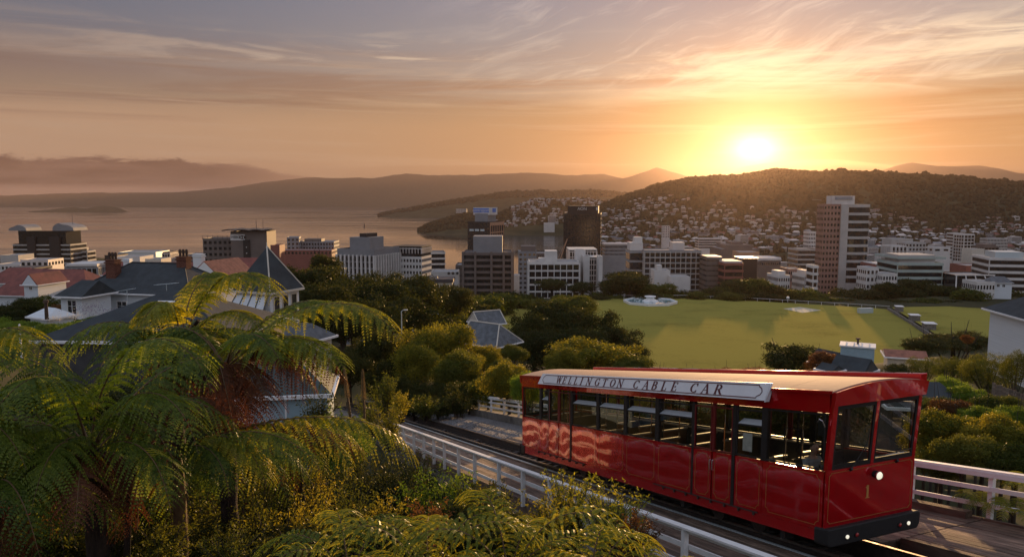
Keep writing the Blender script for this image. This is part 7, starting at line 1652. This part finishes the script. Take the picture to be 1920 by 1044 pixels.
def build_near_shrubs():
    L = lp_at
    for i, (px, yt, D, w, mk, h_) in enumerate([(60, 900, 14, 260, 'dark', 200), (240, 905, 15, 240, 'dark', 200), (400, 890, 16, 240, 'dark', 200), (560, 880, 18, 240, 'dark', 180), (690, 880, 19, 200, 'dark', 160), (140, 985, 10, 260, 'dark', 160), (330, 985, 10.5, 260, 'dark', 160), (520, 975, 11, 260, 'dark', 160), (700, 965, 12, 240, 'dark', 160), (860, 945, 13, 200, 'dark', 140), (480, 800, 24, 200, 'dark', 140), (330, 800, 24, 200, 'dark', 160), (200, 790, 26, 220, 'dark', 160), (60, 770, 28, 240, 'dark', 160),
        (640, 800, 23, 140, 'bright', 120), (760, 870, 19, 140, 'dark', 120), (960, 960, 12.5, 160, 'dark', 120), (380, 720, 32, 200, 'dark', 120), (150, 700, 34, 220, 'dark', 120)]):
        ptree(px, yt, D, w, 'near', mk, 'dense dark leafy bush deep in the thicket behind the ferns', var=i % 4, ypx=h_, group='dense bushes behind the ferns', name='thicket_bush', cat='bush')
    L(1065, 884, 13.4, 130, 190, 'frond_gold', 'yellow green feathery shrub growing up over the near white railing', 1, 'feathery_shrub', n=70, leaf=.036)
    L(1150, 905, 12.6, 150, 160, 'frond_gold', 'second yellow green feathery shrub reaching toward the cable car', 2, 'feathery_shrub', n=70, leaf=.034)
    L(1030, 930, 12.0, 120, 130, 'golden', 'yellow green shrub left of the feathery pair below the railing', 3, 'feathery_shrub', n=50, leaf=.034)
    L(1190, 960, 11.0, 130, 120, 'rust', 'brownish straggly shrub between the feathery shrub and the ferns', 4, 'straggly_shrub', n=50, leaf=.03)
    for i, (px, yt, D, w, h, mk, lf) in enumerate([
        (500, 860, 15, 190, 190, 'olive', .034), (590, 850, 16, 170, 200, 'golden', .032), (650, 890, 14, 150, 170, 'olive', .034), (430, 870, 14, 170, 190, 'olive', .034), (360, 860, 15, 150, 180, 'dark', .034), (560, 920, 12, 190, 150, 'golden', .03),
        (470, 930, 11.5, 180, 160, 'olive', .03), (380, 930, 11.5, 170, 160, 'olive', .03), (300, 930, 12, 150, 150, 'dark', .03), (640, 950, 11, 170, 120, 'olive', .03), (720, 925, 13, 150, 120, 'golden', .03), (790, 945, 12, 150, 110, 'rust', .03), (860, 925, 13.5, 150, 110, 'olive', .03), (930, 912, 13.6, 120, 110, 'golden', .03),
        (110, 955, 10, 190, 120, 'olive', .028), (40, 975, 10, 170, 100, 'bright', .028), (200, 985, 9.5, 160, 90, 'dark', .028), (60, 900, 13, 150, 100, 'dark', .03), (300, 985, 9, 160, 90, 'olive', .026), (420, 1000, 8.6, 170, 80, 'olive', .024), (540, 1000, 8.8, 160, 80, 'dark', .024)]):
        L(px, yt, D, w, h, mk, 'fine leaved shrub in the shaded thicket at bottom left', 20 + i, 'thicket_shrub', 'thicket shrubs at the bottom left', lf, 44)
    for i, (px, yt, D, w, h, mk) in enumerate([(800, 880, 17, 130, 120, 'bright'), (850, 890, 16.5, 130, 110, 'bright'), (760, 890, 18, 110, 120, 'dark'), (700, 860, 19, 110, 130, 'dark'), (900, 905, 15.5, 110, 90, 'dark'), (720, 840, 21, 120, 130, 'dark'), (660, 845, 20, 110, 120, 'dark'), (780, 850, 20, 100, 110, 'dark')]):
        L(px, yt, D, w, h, mk, 'green shrub in the deep shade below the near railing', 60 + i, 'shade_shrub', 'shrubs in the shade below the near railing', .045, 36)
    # bushes between the cottage and the track
    for i, (px, yt, D, w, h, mk, lf) in enumerate([(595, 742, 27, 90, 100, 'dark', .06), (640, 775, 25, 110, 100, 'bright', .055), (690, 745, 26, 110, 100, 'olive', .05), (730, 760, 27, 90, 90, 'golden', .05), (720, 700, 32, 80, 90, 'olive', .06), (600, 790, 23, 110, 90, 'bright', .05), (560, 800, 22, 90, 90, 'dark', .05), (750, 735, 34, 60, 60, 'golden', .05), (860, 735, 44, 70, 50, 'dark', .08), (800, 742, 48, 70, 50, 'olive', .08)]):
        L(px, yt, D, w, h, mk, 'bushy plant between the pale blue cottage and the rails', 80 + i, 'garden_plant', 'garden plants beside the pale blue cottage', lf, 46)
    # flower spikes
    for i, (px, yt, D, hp, lab) in enumerate([(652, 684, 25.5, 60, 'left of two tall furry flower spikes beside the track'), (682, 690, 25, 58, 'right of two tall furry flower spikes beside the track')]):
        c = aty(px, yt + hp, D); hh = hp / FOC * D; t = empty('flower_spike', c, 0, lab, 'flower spike'); V = []; F = []; rr = random.Random(i); ax = Vector((-.10 if i == 0 else -.02, 0, 1)).normalized()
        for k in range(2600):
            s = rr.random(); r = .095 * (1 - .55 * s) * (1 if s < .93 else .6); a = rr.uniform(0, 6.283); p = ax * (s * hh) + Vector((math.cos(a) * r, math.sin(a) * r, 0)); leafquad(V, F, p, Vector((math.cos(a), math.sin(a), .3)).normalized(), Vector((0, 0, 1)), .013)
        me = bpy.data.meshes.new('floret'); me.from_pydata(V, [], F); me.materials.append(LM['spike']); inst(me, 'florets', t, kind='stuff'); mb = MB(); mb.tube([-ax * .8, ax * hh * .95], [.05, .03], 6); mb.build('stem', M['stipe'], t)
    # flowers in the gardens
    for (px, py, D, w, h, mk, nm, lab, n) in ((175, 578, 66, 40, 12, 'mauve', 'mauve_flowers', 'mauve flowering plants under the villa window', 260), (105, 596, 64, 14, 7, 'whitefl', 'white_flowers', 'white flowers beside the garden shed', 120), (140, 592, 63, 18, 8, 'whitefl', 'white_flowers', 'white flowers left of the mauve plants under the villa', 140), (18, 950, 9.2, 60, 26, 'pink', 'pink_flowers', 'pink blossoms in the shade at the bottom left corner', 110), (60, 925, 10, 90, 40, 'whitefl', 'pale_blossoms', 'pale small blossoms in the shade at the bottom left', 60)):
        c = aty(px, py, D); s = D / FOC; V = []; F = []; rr = random.Random(px)
        for k in range(n): p = Vector((rr.gauss(0, w / 2) * s, rr.gauss(0, w / 3) * s, rr.gauss(0, h / 2) * s)); leafquad(V, F, p, Vector((rr.gauss(0, 1), -1, rr.gauss(0, 1))).normalized(), Vector((0, 0, 1)), max(.012, .9 * s), .9)
        me = bpy.data.meshes.new(nm); me.from_pydata(V, [], F); me.materials.append(LM[mk]); o = inst(me, nm, None, c); tag(o, lab, 'flowers')
build_near_shrubs()

# ------------------------------------------------------------------ ferns
def frond(parent, origin, P, plen, matk, seed, n=34, k=17, droop=.55, thick=.014, start=.14, curl=0.0, name='frond', lift=.15, wid=.125):
    """pinnate frond along the cubic P (world points); every pinna is a row of small leaflets"""
    rr = random.Random(seed); V = []; F = []; st = MB()
    P = [p - origin for p in P]
    def B(s): r_ = 1 - s; return P[0] * r_ ** 3 + P[1] * 3 * s * r_ * r_ + P[2] * 3 * s * s * r_ + P[3] * s ** 3
    N_ = 18; pts = [B(i / N_) for i in range(N_ + 1)]; st.tube(pts, [thick * (1 - .85 * i / N_) for i in range(N_ + 1)], 6)
    up0 = Vector((0, 0, 1))
    for i in range(n):
        s = start + (1 - start) * (i + .5) / n; p = B(s); T_ = (B(min(1, s + .01)) - B(max(0, s - .01))).normalized()
        sd = T_.cross(up0)
        if sd.length < .05: sd = Vector((1, 0, 0))
        sd.normalize(); nrm = sd.cross(T_).normalized()
        q = (s - start) / (1 - start); Ln = plen * (math.sin(math.pi * min(1, (q * .86 + .14))) ** .75) * rr.uniform(.9, 1.08)
        if q > .9: Ln *= 1 - (q - .9) * 5
        Ln *= rr.uniform(.86, 1.05)
        if Ln < .02: continue
        for sg in (-1, 1):
            d0 = (sd * sg + T_ * .38 + nrm * lift + Vector((rr.gauss(0, .07), rr.gauss(0, .07), rr.gauss(0, .10)))).normalized(); pp = []
            for j in range(6):
                u = j / 5; c = p + d0 * (Ln * u) + Vector((0, 0, -1)) * (Ln * droop * u * u) + T_ * (Ln * .12 * u * u); pp.append(c)
            # thin midrib
            o = len(V); 
            w = nrm * .0016 + Vector((0, 0, .0016))
            for j in range(5):
                a, b = pp[j], pp[j + 1]; e = len(V); V.extend([tuple(a - w), tuple(b - w), tuple(b + w), tuple(a + w)]); F.append((e, e + 1, e + 2, e + 3))
            kk = max(4, int(k * Ln / plen) + 3)
            for j in range(kk):
                u = (j + .6) / kk; x = u * 5; a = min(4, int(x)); c = pp[a].lerp(pp[a + 1], x - a); td = (pp[a + 1] - pp[a]).normalized()
                nn = td.cross(sd * sg if abs(td.dot(sd)) < .9 else T_); nn = T_.cross(td); 
                if nn.length < .01: nn = Vector((0, 0, 1))
                nn.normalize()
                if nn.z < 0: nn = -nn
                ll = Ln * wid * (1 - u ** 2.2) * rr.uniform(.85, 1.1) + .004; wd = Ln / kk * .54
                lat = nn.cross(td).normalized()
                for s2 in (-1, 1):
                    dl = (lat * s2 + td * .45 - nn * rr.uniform(.05, .35) + Vector((0, 0, -.15 - curl * rr.random()))).normalized(); e = len(V)
                    b0 = c - td * wd; b1 = c + td * wd; b2 = c + dl * ll + td * wd * .2; b3 = c + dl * ll * .8 - td * wd * .7
                    V.extend([tuple(b0), tuple(b1), tuple(b2), tuple(b3)]); F.append((e, e + 1, e + 2, e + 3))
    o = st.build('frond' if name == 'frond' else name, M['stipe'], parent)
    me = bpy.data.meshes.new('leaflet_blade'); me.from_pydata(V, [], F); me.materials.append(LM[matk]); me.update(); inst(me, 'leaflet_blade', o)
    return o
def pxp(*a):
    return [aty(x, y, D) for x, y, D in a]
def trunk(parent, o, pts, r0, r1, mt='fern_trunk', seed=0):
    mb = MB(); n = 14; rr = random.Random(seed); q = []; rs = []
    for i in range(n + 1): s = i / n; q.append(pts[0].lerp(pts[1], s) - o + Vector((rr.gauss(0, .012), rr.gauss(0, .012), 0))); rs.append(lerp(r0, r1, s) * rr.uniform(.86, 1.14))
    mb.tube(q, rs, 12); t = mb.build('trunk', M[mt], parent, smooth=True)
    # ragged fibres and old frond bases
    mb = MB()
    for k in range(70):
        s = rr.random(); c = pts[0].lerp(pts[1], s) - o; a = rr.uniform(0, 6.283); r = lerp(r0, r1, s); d = Vector((math.cos(a), math.sin(a), 0)); mb.tube([c + d * r * .8, c + d * (r * 1.25) + Vector((0, 0, .05)), c + d * (r * 1.35) + Vector((0, 0, -rr.uniform(.03, .14)))], [.016, .011, .003], 4)
    mb.build('old_frond_stub', M[mt], t, kind='stuff')
def fill(g, og, cr, n, L_, seed, mk='frond', up=.5, skirt=5, pl=.45):
    """the rest of a crown: plain radial fronds, and a skirt of dead ones"""
    rr = random.Random(seed)
    for k in range(n):
        a = 2 * math.pi * (k + .5) / n + rr.uniform(-.25, .25); d = Vector((math.cos(a), math.sin(a), 0)); l_ = L_ * rr.uniform(.8, 1.1); hh = up * l_ * rr.uniform(.5, 1.1)
        frond(g, og, [cr, cr + d * l_ * .25 + Vector((0, 0, hh)), cr + d * l_ * .75 + Vector((0, 0, hh * .9)), cr + d * l_ + Vector((0, 0, -hh * .35 - .1))], pl, mk, seed * 50 + k, n=22, k=13, droop=.8)
    for k in range(skirt):
        a = rr.uniform(0, 6.28); d = Vector((math.cos(a), math.sin(a), 0)); l_ = L_ * .5
        frond(g, og, [cr, cr + d * l_ * .4 + Vector((0, 0, .12)), cr + d * l_ * .6 + Vector((0, 0, -l_ * .4)), cr + d * l_ * .5 + Vector((0, 0, -l_ * 1.1))], pl * .6, 'frond_dead', seed * 50 + 30 + k, n=20, k=12, droop=1.0, curl=.8)
def build_ferns():
    # A: large tree fern at the left
    base = aty(190, 1120, 9.0); base.z = height(base.x, 9.0); o = base.copy()
    A = empty('tree_fern', o, 0, 'big dark trunked tree fern with broad arching green fronds at the left', 'tree fern')
    cr = aty(172, 850, 9.0); trunk(A, o, (o, cr), .19, .13, seed=1)
    C = lambda: cr + Vector((random.uniform(-.05, .05), 0, random.uniform(-.05, .05)))
    FR = [  # control pixels (x, y, depth), pinna length, material
        ([(172, 845, 9.0), (170, 650, 8.9), (330, 540, 8.6), (399, 738, 8.4)], .62, 'frond'),
        ([(174, 850, 9.0), (215, 715, 8.6), (330, 680, 8.2), (372, 850, 7.9)], .50, 'frond'),
        ([(165, 850, 9.0), (140, 700, 8.4), (70, 640, 7.9), (-30, 800, 7.4)], .62, 'frond'),
        ([(165, 855, 9.0), (90, 760, 8.5), (20, 780, 8.1), (-60, 900, 7.9)], .55, 'frond'),
        ([(170, 858, 9.0), (130, 800, 8.4), (90, 820, 7.9), (60, 950, 7.5)], .50, 'frond'),
        ([(175, 850, 9.0), (250, 760, 9.8), (400, 700, 10.2), (470, 790, 10.4)], .55, 'frond_dead'),
        ([(172, 845, 9.0), (120, 690, 9.6), (60, 640, 10.3), (-10, 690, 10.8)], .6, 'frond'),
        ([(172, 850, 9.0), (240, 800, 8.4), (300, 830, 8.0), (320, 960, 7.8)], .45, 'frond'),
        ([(174, 845, 9.0), (260, 700, 9.9), (360, 640, 10.6), (440, 690, 11.0)], .55, 'frond'),
        ([(168, 858, 9.0), (150, 840, 8.3), (150, 880, 7.8), (140, 1000, 7.5)], .42, 'frond_dead')]
    for i, (P, pl, mk) in enumerate(FR): frond(A, o, pxp(*P), pl, mk, 100 + i, n=28, k=18, droop=.85)
    fill(A, o, cr, 6, 1.9, 1, pl=.45)
    # A2: neighbour cut by the left edge
    o = aty(-110, 860, 8.6); g = empty('tree_fern', Vector((o.x, o.y, height(o.x, o.y))), 0, 'tree fern cut by the left edge with golden sunlit fronds reaching in', 'tree fern'); og = g.location.copy(); trunk(g, og, (og, o), .16, .12, seed=2)
    for i, (P, pl, mk) in enumerate([([(-110, 855, 8.6), (-80, 600, 8.4), (40, 540, 8.2), (124, 708, 8.1)], .48, 'frond_gold'), ([(-110, 860, 8.6), (-60, 720, 8.2), (20, 700, 7.9), (80, 790, 7.7)], .42, 'frond'), ([(-110, 860, 8.6), (-90, 700, 9), (-20, 620, 9.4), (60, 650, 9.8)], .5, 'frond'), ([(-110, 860, 8.6), (-60, 760, 8), (0, 760, 7.6), (50, 880, 7.4)], .45, 'frond')]):
        frond(g, og, pxp(*P), pl, mk, 130 + i, n=27, k=18, droop=.85)
    fill(g, og, o, 9, 1.9, 2)
    # B: upright group behind, in front of the dark roof
    cr = aty(325, 672, 13.0); og = Vector((cr.x, 13.0, height(cr.x, 13.0))); g = empty('tree_fern', og, 0, 'upright tree fern with golden plumes in front of the dark hipped roof', 'tree fern'); trunk(g, og, (og, cr), .17, .12, seed=3)
    mb = MB(); mb.tube([p - og for p in pxp((318, 690, 13.0), (345, 640, 12.9), (372, 600, 12.8))], [.055, .045, .03], 8); mb.build('stalk', M['fern_trunk'], g)
    for i, (P, pl, mk) in enumerate([
        ([(345, 640, 12.9), (385, 500, 12.8), (480, 470, 12.4), (524, 572, 12.0)], .62, 'frond_gold'), ([(340, 645, 12.9), (330, 540, 12.6), (290, 540, 12.2), (250, 640, 12.0)], .55, 'frond_gold'),
        ([(340, 640, 12.9), (350, 530, 13.4), (390, 480, 13.9), (450, 530, 14.2)], .6, 'frond_gold'), ([(350, 640, 12.9), (400, 570, 12.3), (470, 560, 11.9), (492, 630, 11.6)], .45, 'frond_gold'),
        ([(345, 640, 12.9), (320, 560, 13.3), (280, 570, 13.8), (265, 600, 14)], .5, 'frond_gold'), ([(350, 645, 12.9), (400, 620, 12.2), (430, 640, 11.8), (440, 700, 11.5)], .45, 'frond_gold'), ([(335, 650, 12.9), (280, 600, 12.3), (240, 610, 12.0), (200, 680, 11.7)], .5, 'frond')]):
        frond(g, og, pxp(*P), pl, mk, 150 + i, n=31, k=18, droop=.7, wid=.135)
    fill(g, og, cr, 9, 2.2, 3, pl=.5, skirt=4)
    # C: fronds arching right over the cottage
    cr = aty(420, 690, 11.4); og = Vector((cr.x, 11.4, height(cr.x, 11.4))); g = empty('tree_fern', og, 0, 'tree fern arching over the pale blue cottage with hanging dead brown fronds', 'tree fern'); trunk(g, og, (og, cr), .17, .12, seed=4)
    for i, (P, pl, mk) in enumerate([
        ([(425, 685, 11.4), (520, 560, 11.2), (690, 520, 10.9), (748, 640, 10.6)], .66, 'frond_gold'), ([(425, 680, 11.4), (500, 570, 12), (600, 530, 12.4), (662, 592, 12.8)], .5, 'frond'),
        ([(425, 690, 11.4), (500, 610, 11), (600, 610, 10.6), (650, 700, 10.3)], .55, 'frond'), ([(425, 695, 11.4), (500, 630, 11.1), (590, 620, 10.8), (640, 720, 10.5)], .55, 'frond_dead'),
        ([(425, 695, 11.4), (480, 640, 11.4), (550, 650, 11.3), (590, 740, 11.2)], .5, 'frond_dead'), ([(425, 695, 11.4), (450, 660, 10.8), (500, 690, 10.4), (500, 790, 10.2)], .45, 'frond_dead'),
        ([(420, 695, 11.4), (400, 650, 10.8), (420, 700, 10.2), (440, 810, 10.0)], .42, 'frond_dead'), ([(425, 685, 11.4), (440, 600, 10.7), (500, 610, 10.1), (530, 690, 9.9)], .5, 'frond'),
        ([(420, 690, 11.4), (380, 640, 10.9), (340, 680, 10.5), (300, 770, 10.3)], .5, 'frond_dead'), ([(420, 685, 11.4), (380, 600, 11.6), (330, 600, 11.8), (290, 660, 12)], .5, 'frond'), ([(425, 700, 11.4), (460, 700, 10.9), (470, 740, 10.5), (468, 840, 10.3)], .40, 'frond_dead')]):
        frond(g, og, pxp(*P), pl, mk, 170 + i, n=32, k=18, wid=.135, droop=.7 if mk != 'frond_dead' else 1.0, curl=.0 if mk != 'frond_dead' else .8)
    fill(g, og, cr, 6, 1.8, 4, pl=.42, skirt=6)
    # D: low golden fronds pointing at the near railing
    cr = aty(330, 850, 10.2); og = Vector((cr.x, 10.2, height(cr.x, 10.2))); g = empty('tree_fern', og, 0, 'low tree fern with one long golden frond pointing to the near white railing', 'tree fern'); trunk(g, og, (og, cr), .12, .08, 'stipe', seed=5)
    for i, (P, pl, mk) in enumerate([
        ([(330, 850, 10.2), (480, 770, 10.4), (730, 740, 10.6), (786, 868, 10.8)], .58, 'frond_gold'), ([(330, 850, 10.2), (450, 780, 10.8), (600, 770, 11.3), (690, 850, 11.6)], .50, 'frond_dead'),
        ([(330, 850, 10.2), (430, 790, 9.8), (540, 790, 9.5), (600, 880, 9.3)], .48, 'frond'), ([(330, 850, 10.2), (400, 790, 9.8), (470, 810, 9.5), (500, 910, 9.3)], .45, 'frond_gold'),
        ([(330, 855, 10.2), (370, 810, 9.6), (420, 840, 9.2), (430, 930, 9.0)], .42, 'frond'), ([(330, 855, 10.2), (300, 800, 9.7), (270, 830, 9.3), (250, 900, 9.1)], .40, 'frond_dead')]):
        frond(g, og, pxp(*P), pl, mk, 190 + i, n=30, k=18, droop=.95)
    fill(g, og, cr, 4, 1.3, 5, pl=.36, skirt=1)
    # bare slanting stems of the thicket
    for (pts, r, lab) in (([(236, 1080, 9.2), (240, 980, 9.2), (242, 900, 9.3)], .05, 'thin bare leaning trunk right of the big dark fern trunk'), ([(40, 915, 8.8), (120, 905, 9.0), (170, 880, 9.2)], .03, 'slanting bare branch left of the big fern trunk')):
        q = pxp(*pts); mb = MB(); mb.tube([p - q[0] for p in q], [r, r * .8, r * .5], 8); o = mb.build('bare_stem', M['fern_trunk'], None, q[0]); tag(o, lab, 'stem')
    for i, (x, y, D, L_, lab) in enumerate(((70, 890, 11.0, 1.6, 'dark low tree fern between the left edge and the big trunk'), (290, 905, 12.5, 1.6, 'dark low tree fern right of the big trunk, deep in shade'), (440, 880, 15.0, 1.8, 'dark tree fern under the brown dead fronds'), (-20, 950, 8.0, 1.4, 'low fern in the bottom left corner'), (560, 850, 17.0, 1.7, 'low tree fern in front of the pale blue wall'))):
        cr = aty(x, y, D); og = Vector((cr.x, D, min(cr.z - .6, height(cr.x, D)))); g = empty('tree_fern', og, 0, lab, 'tree fern'); trunk(g, og, (og, cr), .12, .09, seed=40 + i); fill(g, og, cr, 12, L_, 40 + i, mk='frond' if i != 4 else 'frond_gold', pl=.4, skirt=4)
    # E: the row of ferns along the bottom
    rr = random.Random(9); cs = [(655, 1095, 6.4, 1.2, 9, 'low fern at the bottom with orange edged curled fronds, left of the row'), (800, 1100, 6.2, 1.25, 10, 'fern at the bottom with pale rachis pointing up left, second in the row'), (955, 1090, 6.1, 1.25, 12, 'largest yellow green fern at the bottom centre'), (1100, 1150, 5.9, 1.05, 11, 'bright fern at the bottom below the feathery shrub'), (1215, 1165, 5.7, .9, 10, 'small bright fern at the bottom, rightmost of the row by the railing')]
    for i, (x, y, D, L_, nf, lab) in enumerate(cs):
        cr = aty(x, y, D); og = Vector((cr.x, D, height(cr.x, D))); g = empty('fern', og, 0, lab, 'fern'); trunk(g, og, (og, cr), .10, .08, seed=20 + i)
        nf -= 2
        for k in range(nf):
            a = 2 * math.pi * k / nf + rr.uniform(-.2, .2); d = Vector((math.cos(a), math.sin(a), 0)); l_ = L_ * rr.uniform(.85, 1.1) * (1 if math.sin(a) > -.3 else .8); hh = rr.uniform(.26, .66) * l_
            P = [cr, cr + d * l_ * .25 + Vector((0, 0, hh * 1.15)), cr + d * l_ * .72 + Vector((0, 0, hh * 1.1)), cr + d * l_ + Vector((0, 0, hh * .15))]
            frond(g, og, P, .36 * L_ / 1.4, 'frond_gold' if i > 0 or k % 2 == 0 else 'frond', 300 + i * 20 + k, n=18, k=17, droop=.8, thick=.008, start=.10, lift=.6, wid=.085)
build_ferns()
# a few ground ferns by the right railing
def right_ferns():
    for i, (x, y, D, lab) in enumerate(((1840, 950, 17.5, 'yellow fern growing at the foot of the right railing post'), (1900, 965, 16.5, 'yellow fern at the bottom right edge under the railing'), (1905, 912, 17.5, 'yellow fern tip behind the right railing'))):
        cr = aty(x, y, D); g = empty('fern', cr, 0, lab, 'fern'); rr = random.Random(i + 50)
        for k in range(7):
            a = 2 * math.pi * k / 7 + rr.uniform(-.2, .2); d = Vector((math.cos(a), math.sin(a), 0)); l_ = rr.uniform(.6, .8)
            frond(g, cr, [cr, cr + d * l_ * .25 + Vector((0, 0, .35)), cr + d * l_ * .7 + Vector((0, 0, .34)), cr + d * l_ + Vector((0, 0, .05))], .2, 'frond_gold', 400 + i * 10 + k, n=18, k=10, droop=.5, thick=.006, start=.1)
right_ferns()

# ------------------------------------------------------------------ air
def build_haze():
    m = bpy.data.materials.new('haze'); m.use_nodes = True; nt = m.node_tree; nt.nodes.clear()
    v = nt.nodes.new('ShaderNodeVolumePrincipled'); v.inputs['Color'].default_value = (.16, .105, .085, 1)
    v.inputs['Density'].default_value = HAZE_DENSITY * .72; v.inputs['Anisotropy'].default_value = .88
    v2 = nt.nodes.new('ShaderNodeVolumePrincipled'); v2.inputs['Color'].default_value = (1.0, .76, .64, 1)
    v2.inputs['Density'].default_value = HAZE_DENSITY * .66; v2.inputs['Anisotropy'].default_value = .05
    ad = nt.nodes.new('ShaderNodeAddShader'); nt.links.new(v.outputs[0], ad.inputs[0]); nt.links.new(v2.outputs[0], ad.inputs[1])
    o = nt.nodes.new('ShaderNodeOutputMaterial'); nt.links.new(ad.outputs[0], o.inputs['Volume'])
    b = MB().box((0, 7000, 420), (34000, 18400, 856)).build('haze', m, kind='stuff')
build_haze()


# ------------------------------------------------------------------ one label for one thing: say where in its row each repeat stands
def number_groups():
    small = ['first', 'second', 'third', 'fourth', 'fifth', 'sixth', 'seventh', 'eighth', 'ninth', 'tenth', 'eleventh', 'twelfth', 'thirteenth', 'fourteenth', 'fifteenth', 'sixteenth', 'seventeenth', 'eighteenth', 'nineteenth', 'twentieth']
    def ordn(i):
        if i < 20: return small[i]
        return {2: 'twenty-', 3: 'thirty-', 4: 'forty-', 5: 'fifty-'}[(i + 1) // 10] + small[(i + 1) % 10 - 1] if (i + 1) % 10 else {3: 'thirtieth', 4: 'fortieth', 5: 'fiftieth'}[(i + 1) // 10]
    gr = {}
    for o in COL.objects:
        if o.parent is None and o.get('label'): gr.setdefault(o['label'], []).append(o)
    for lab, L_ in gr.items():
        if 1 < len(L_) <= 50:
            L_.sort(key=lambda o: o.location.x / max(o.location.y, 1))
            words_ = lab.split()
            for i, o in enumerate(L_):
                o['label'] = ' '.join(words_[:11]) + ', ' + ordn(i) + ' from the left'
bpy.context.view_layer.update(); number_groups()
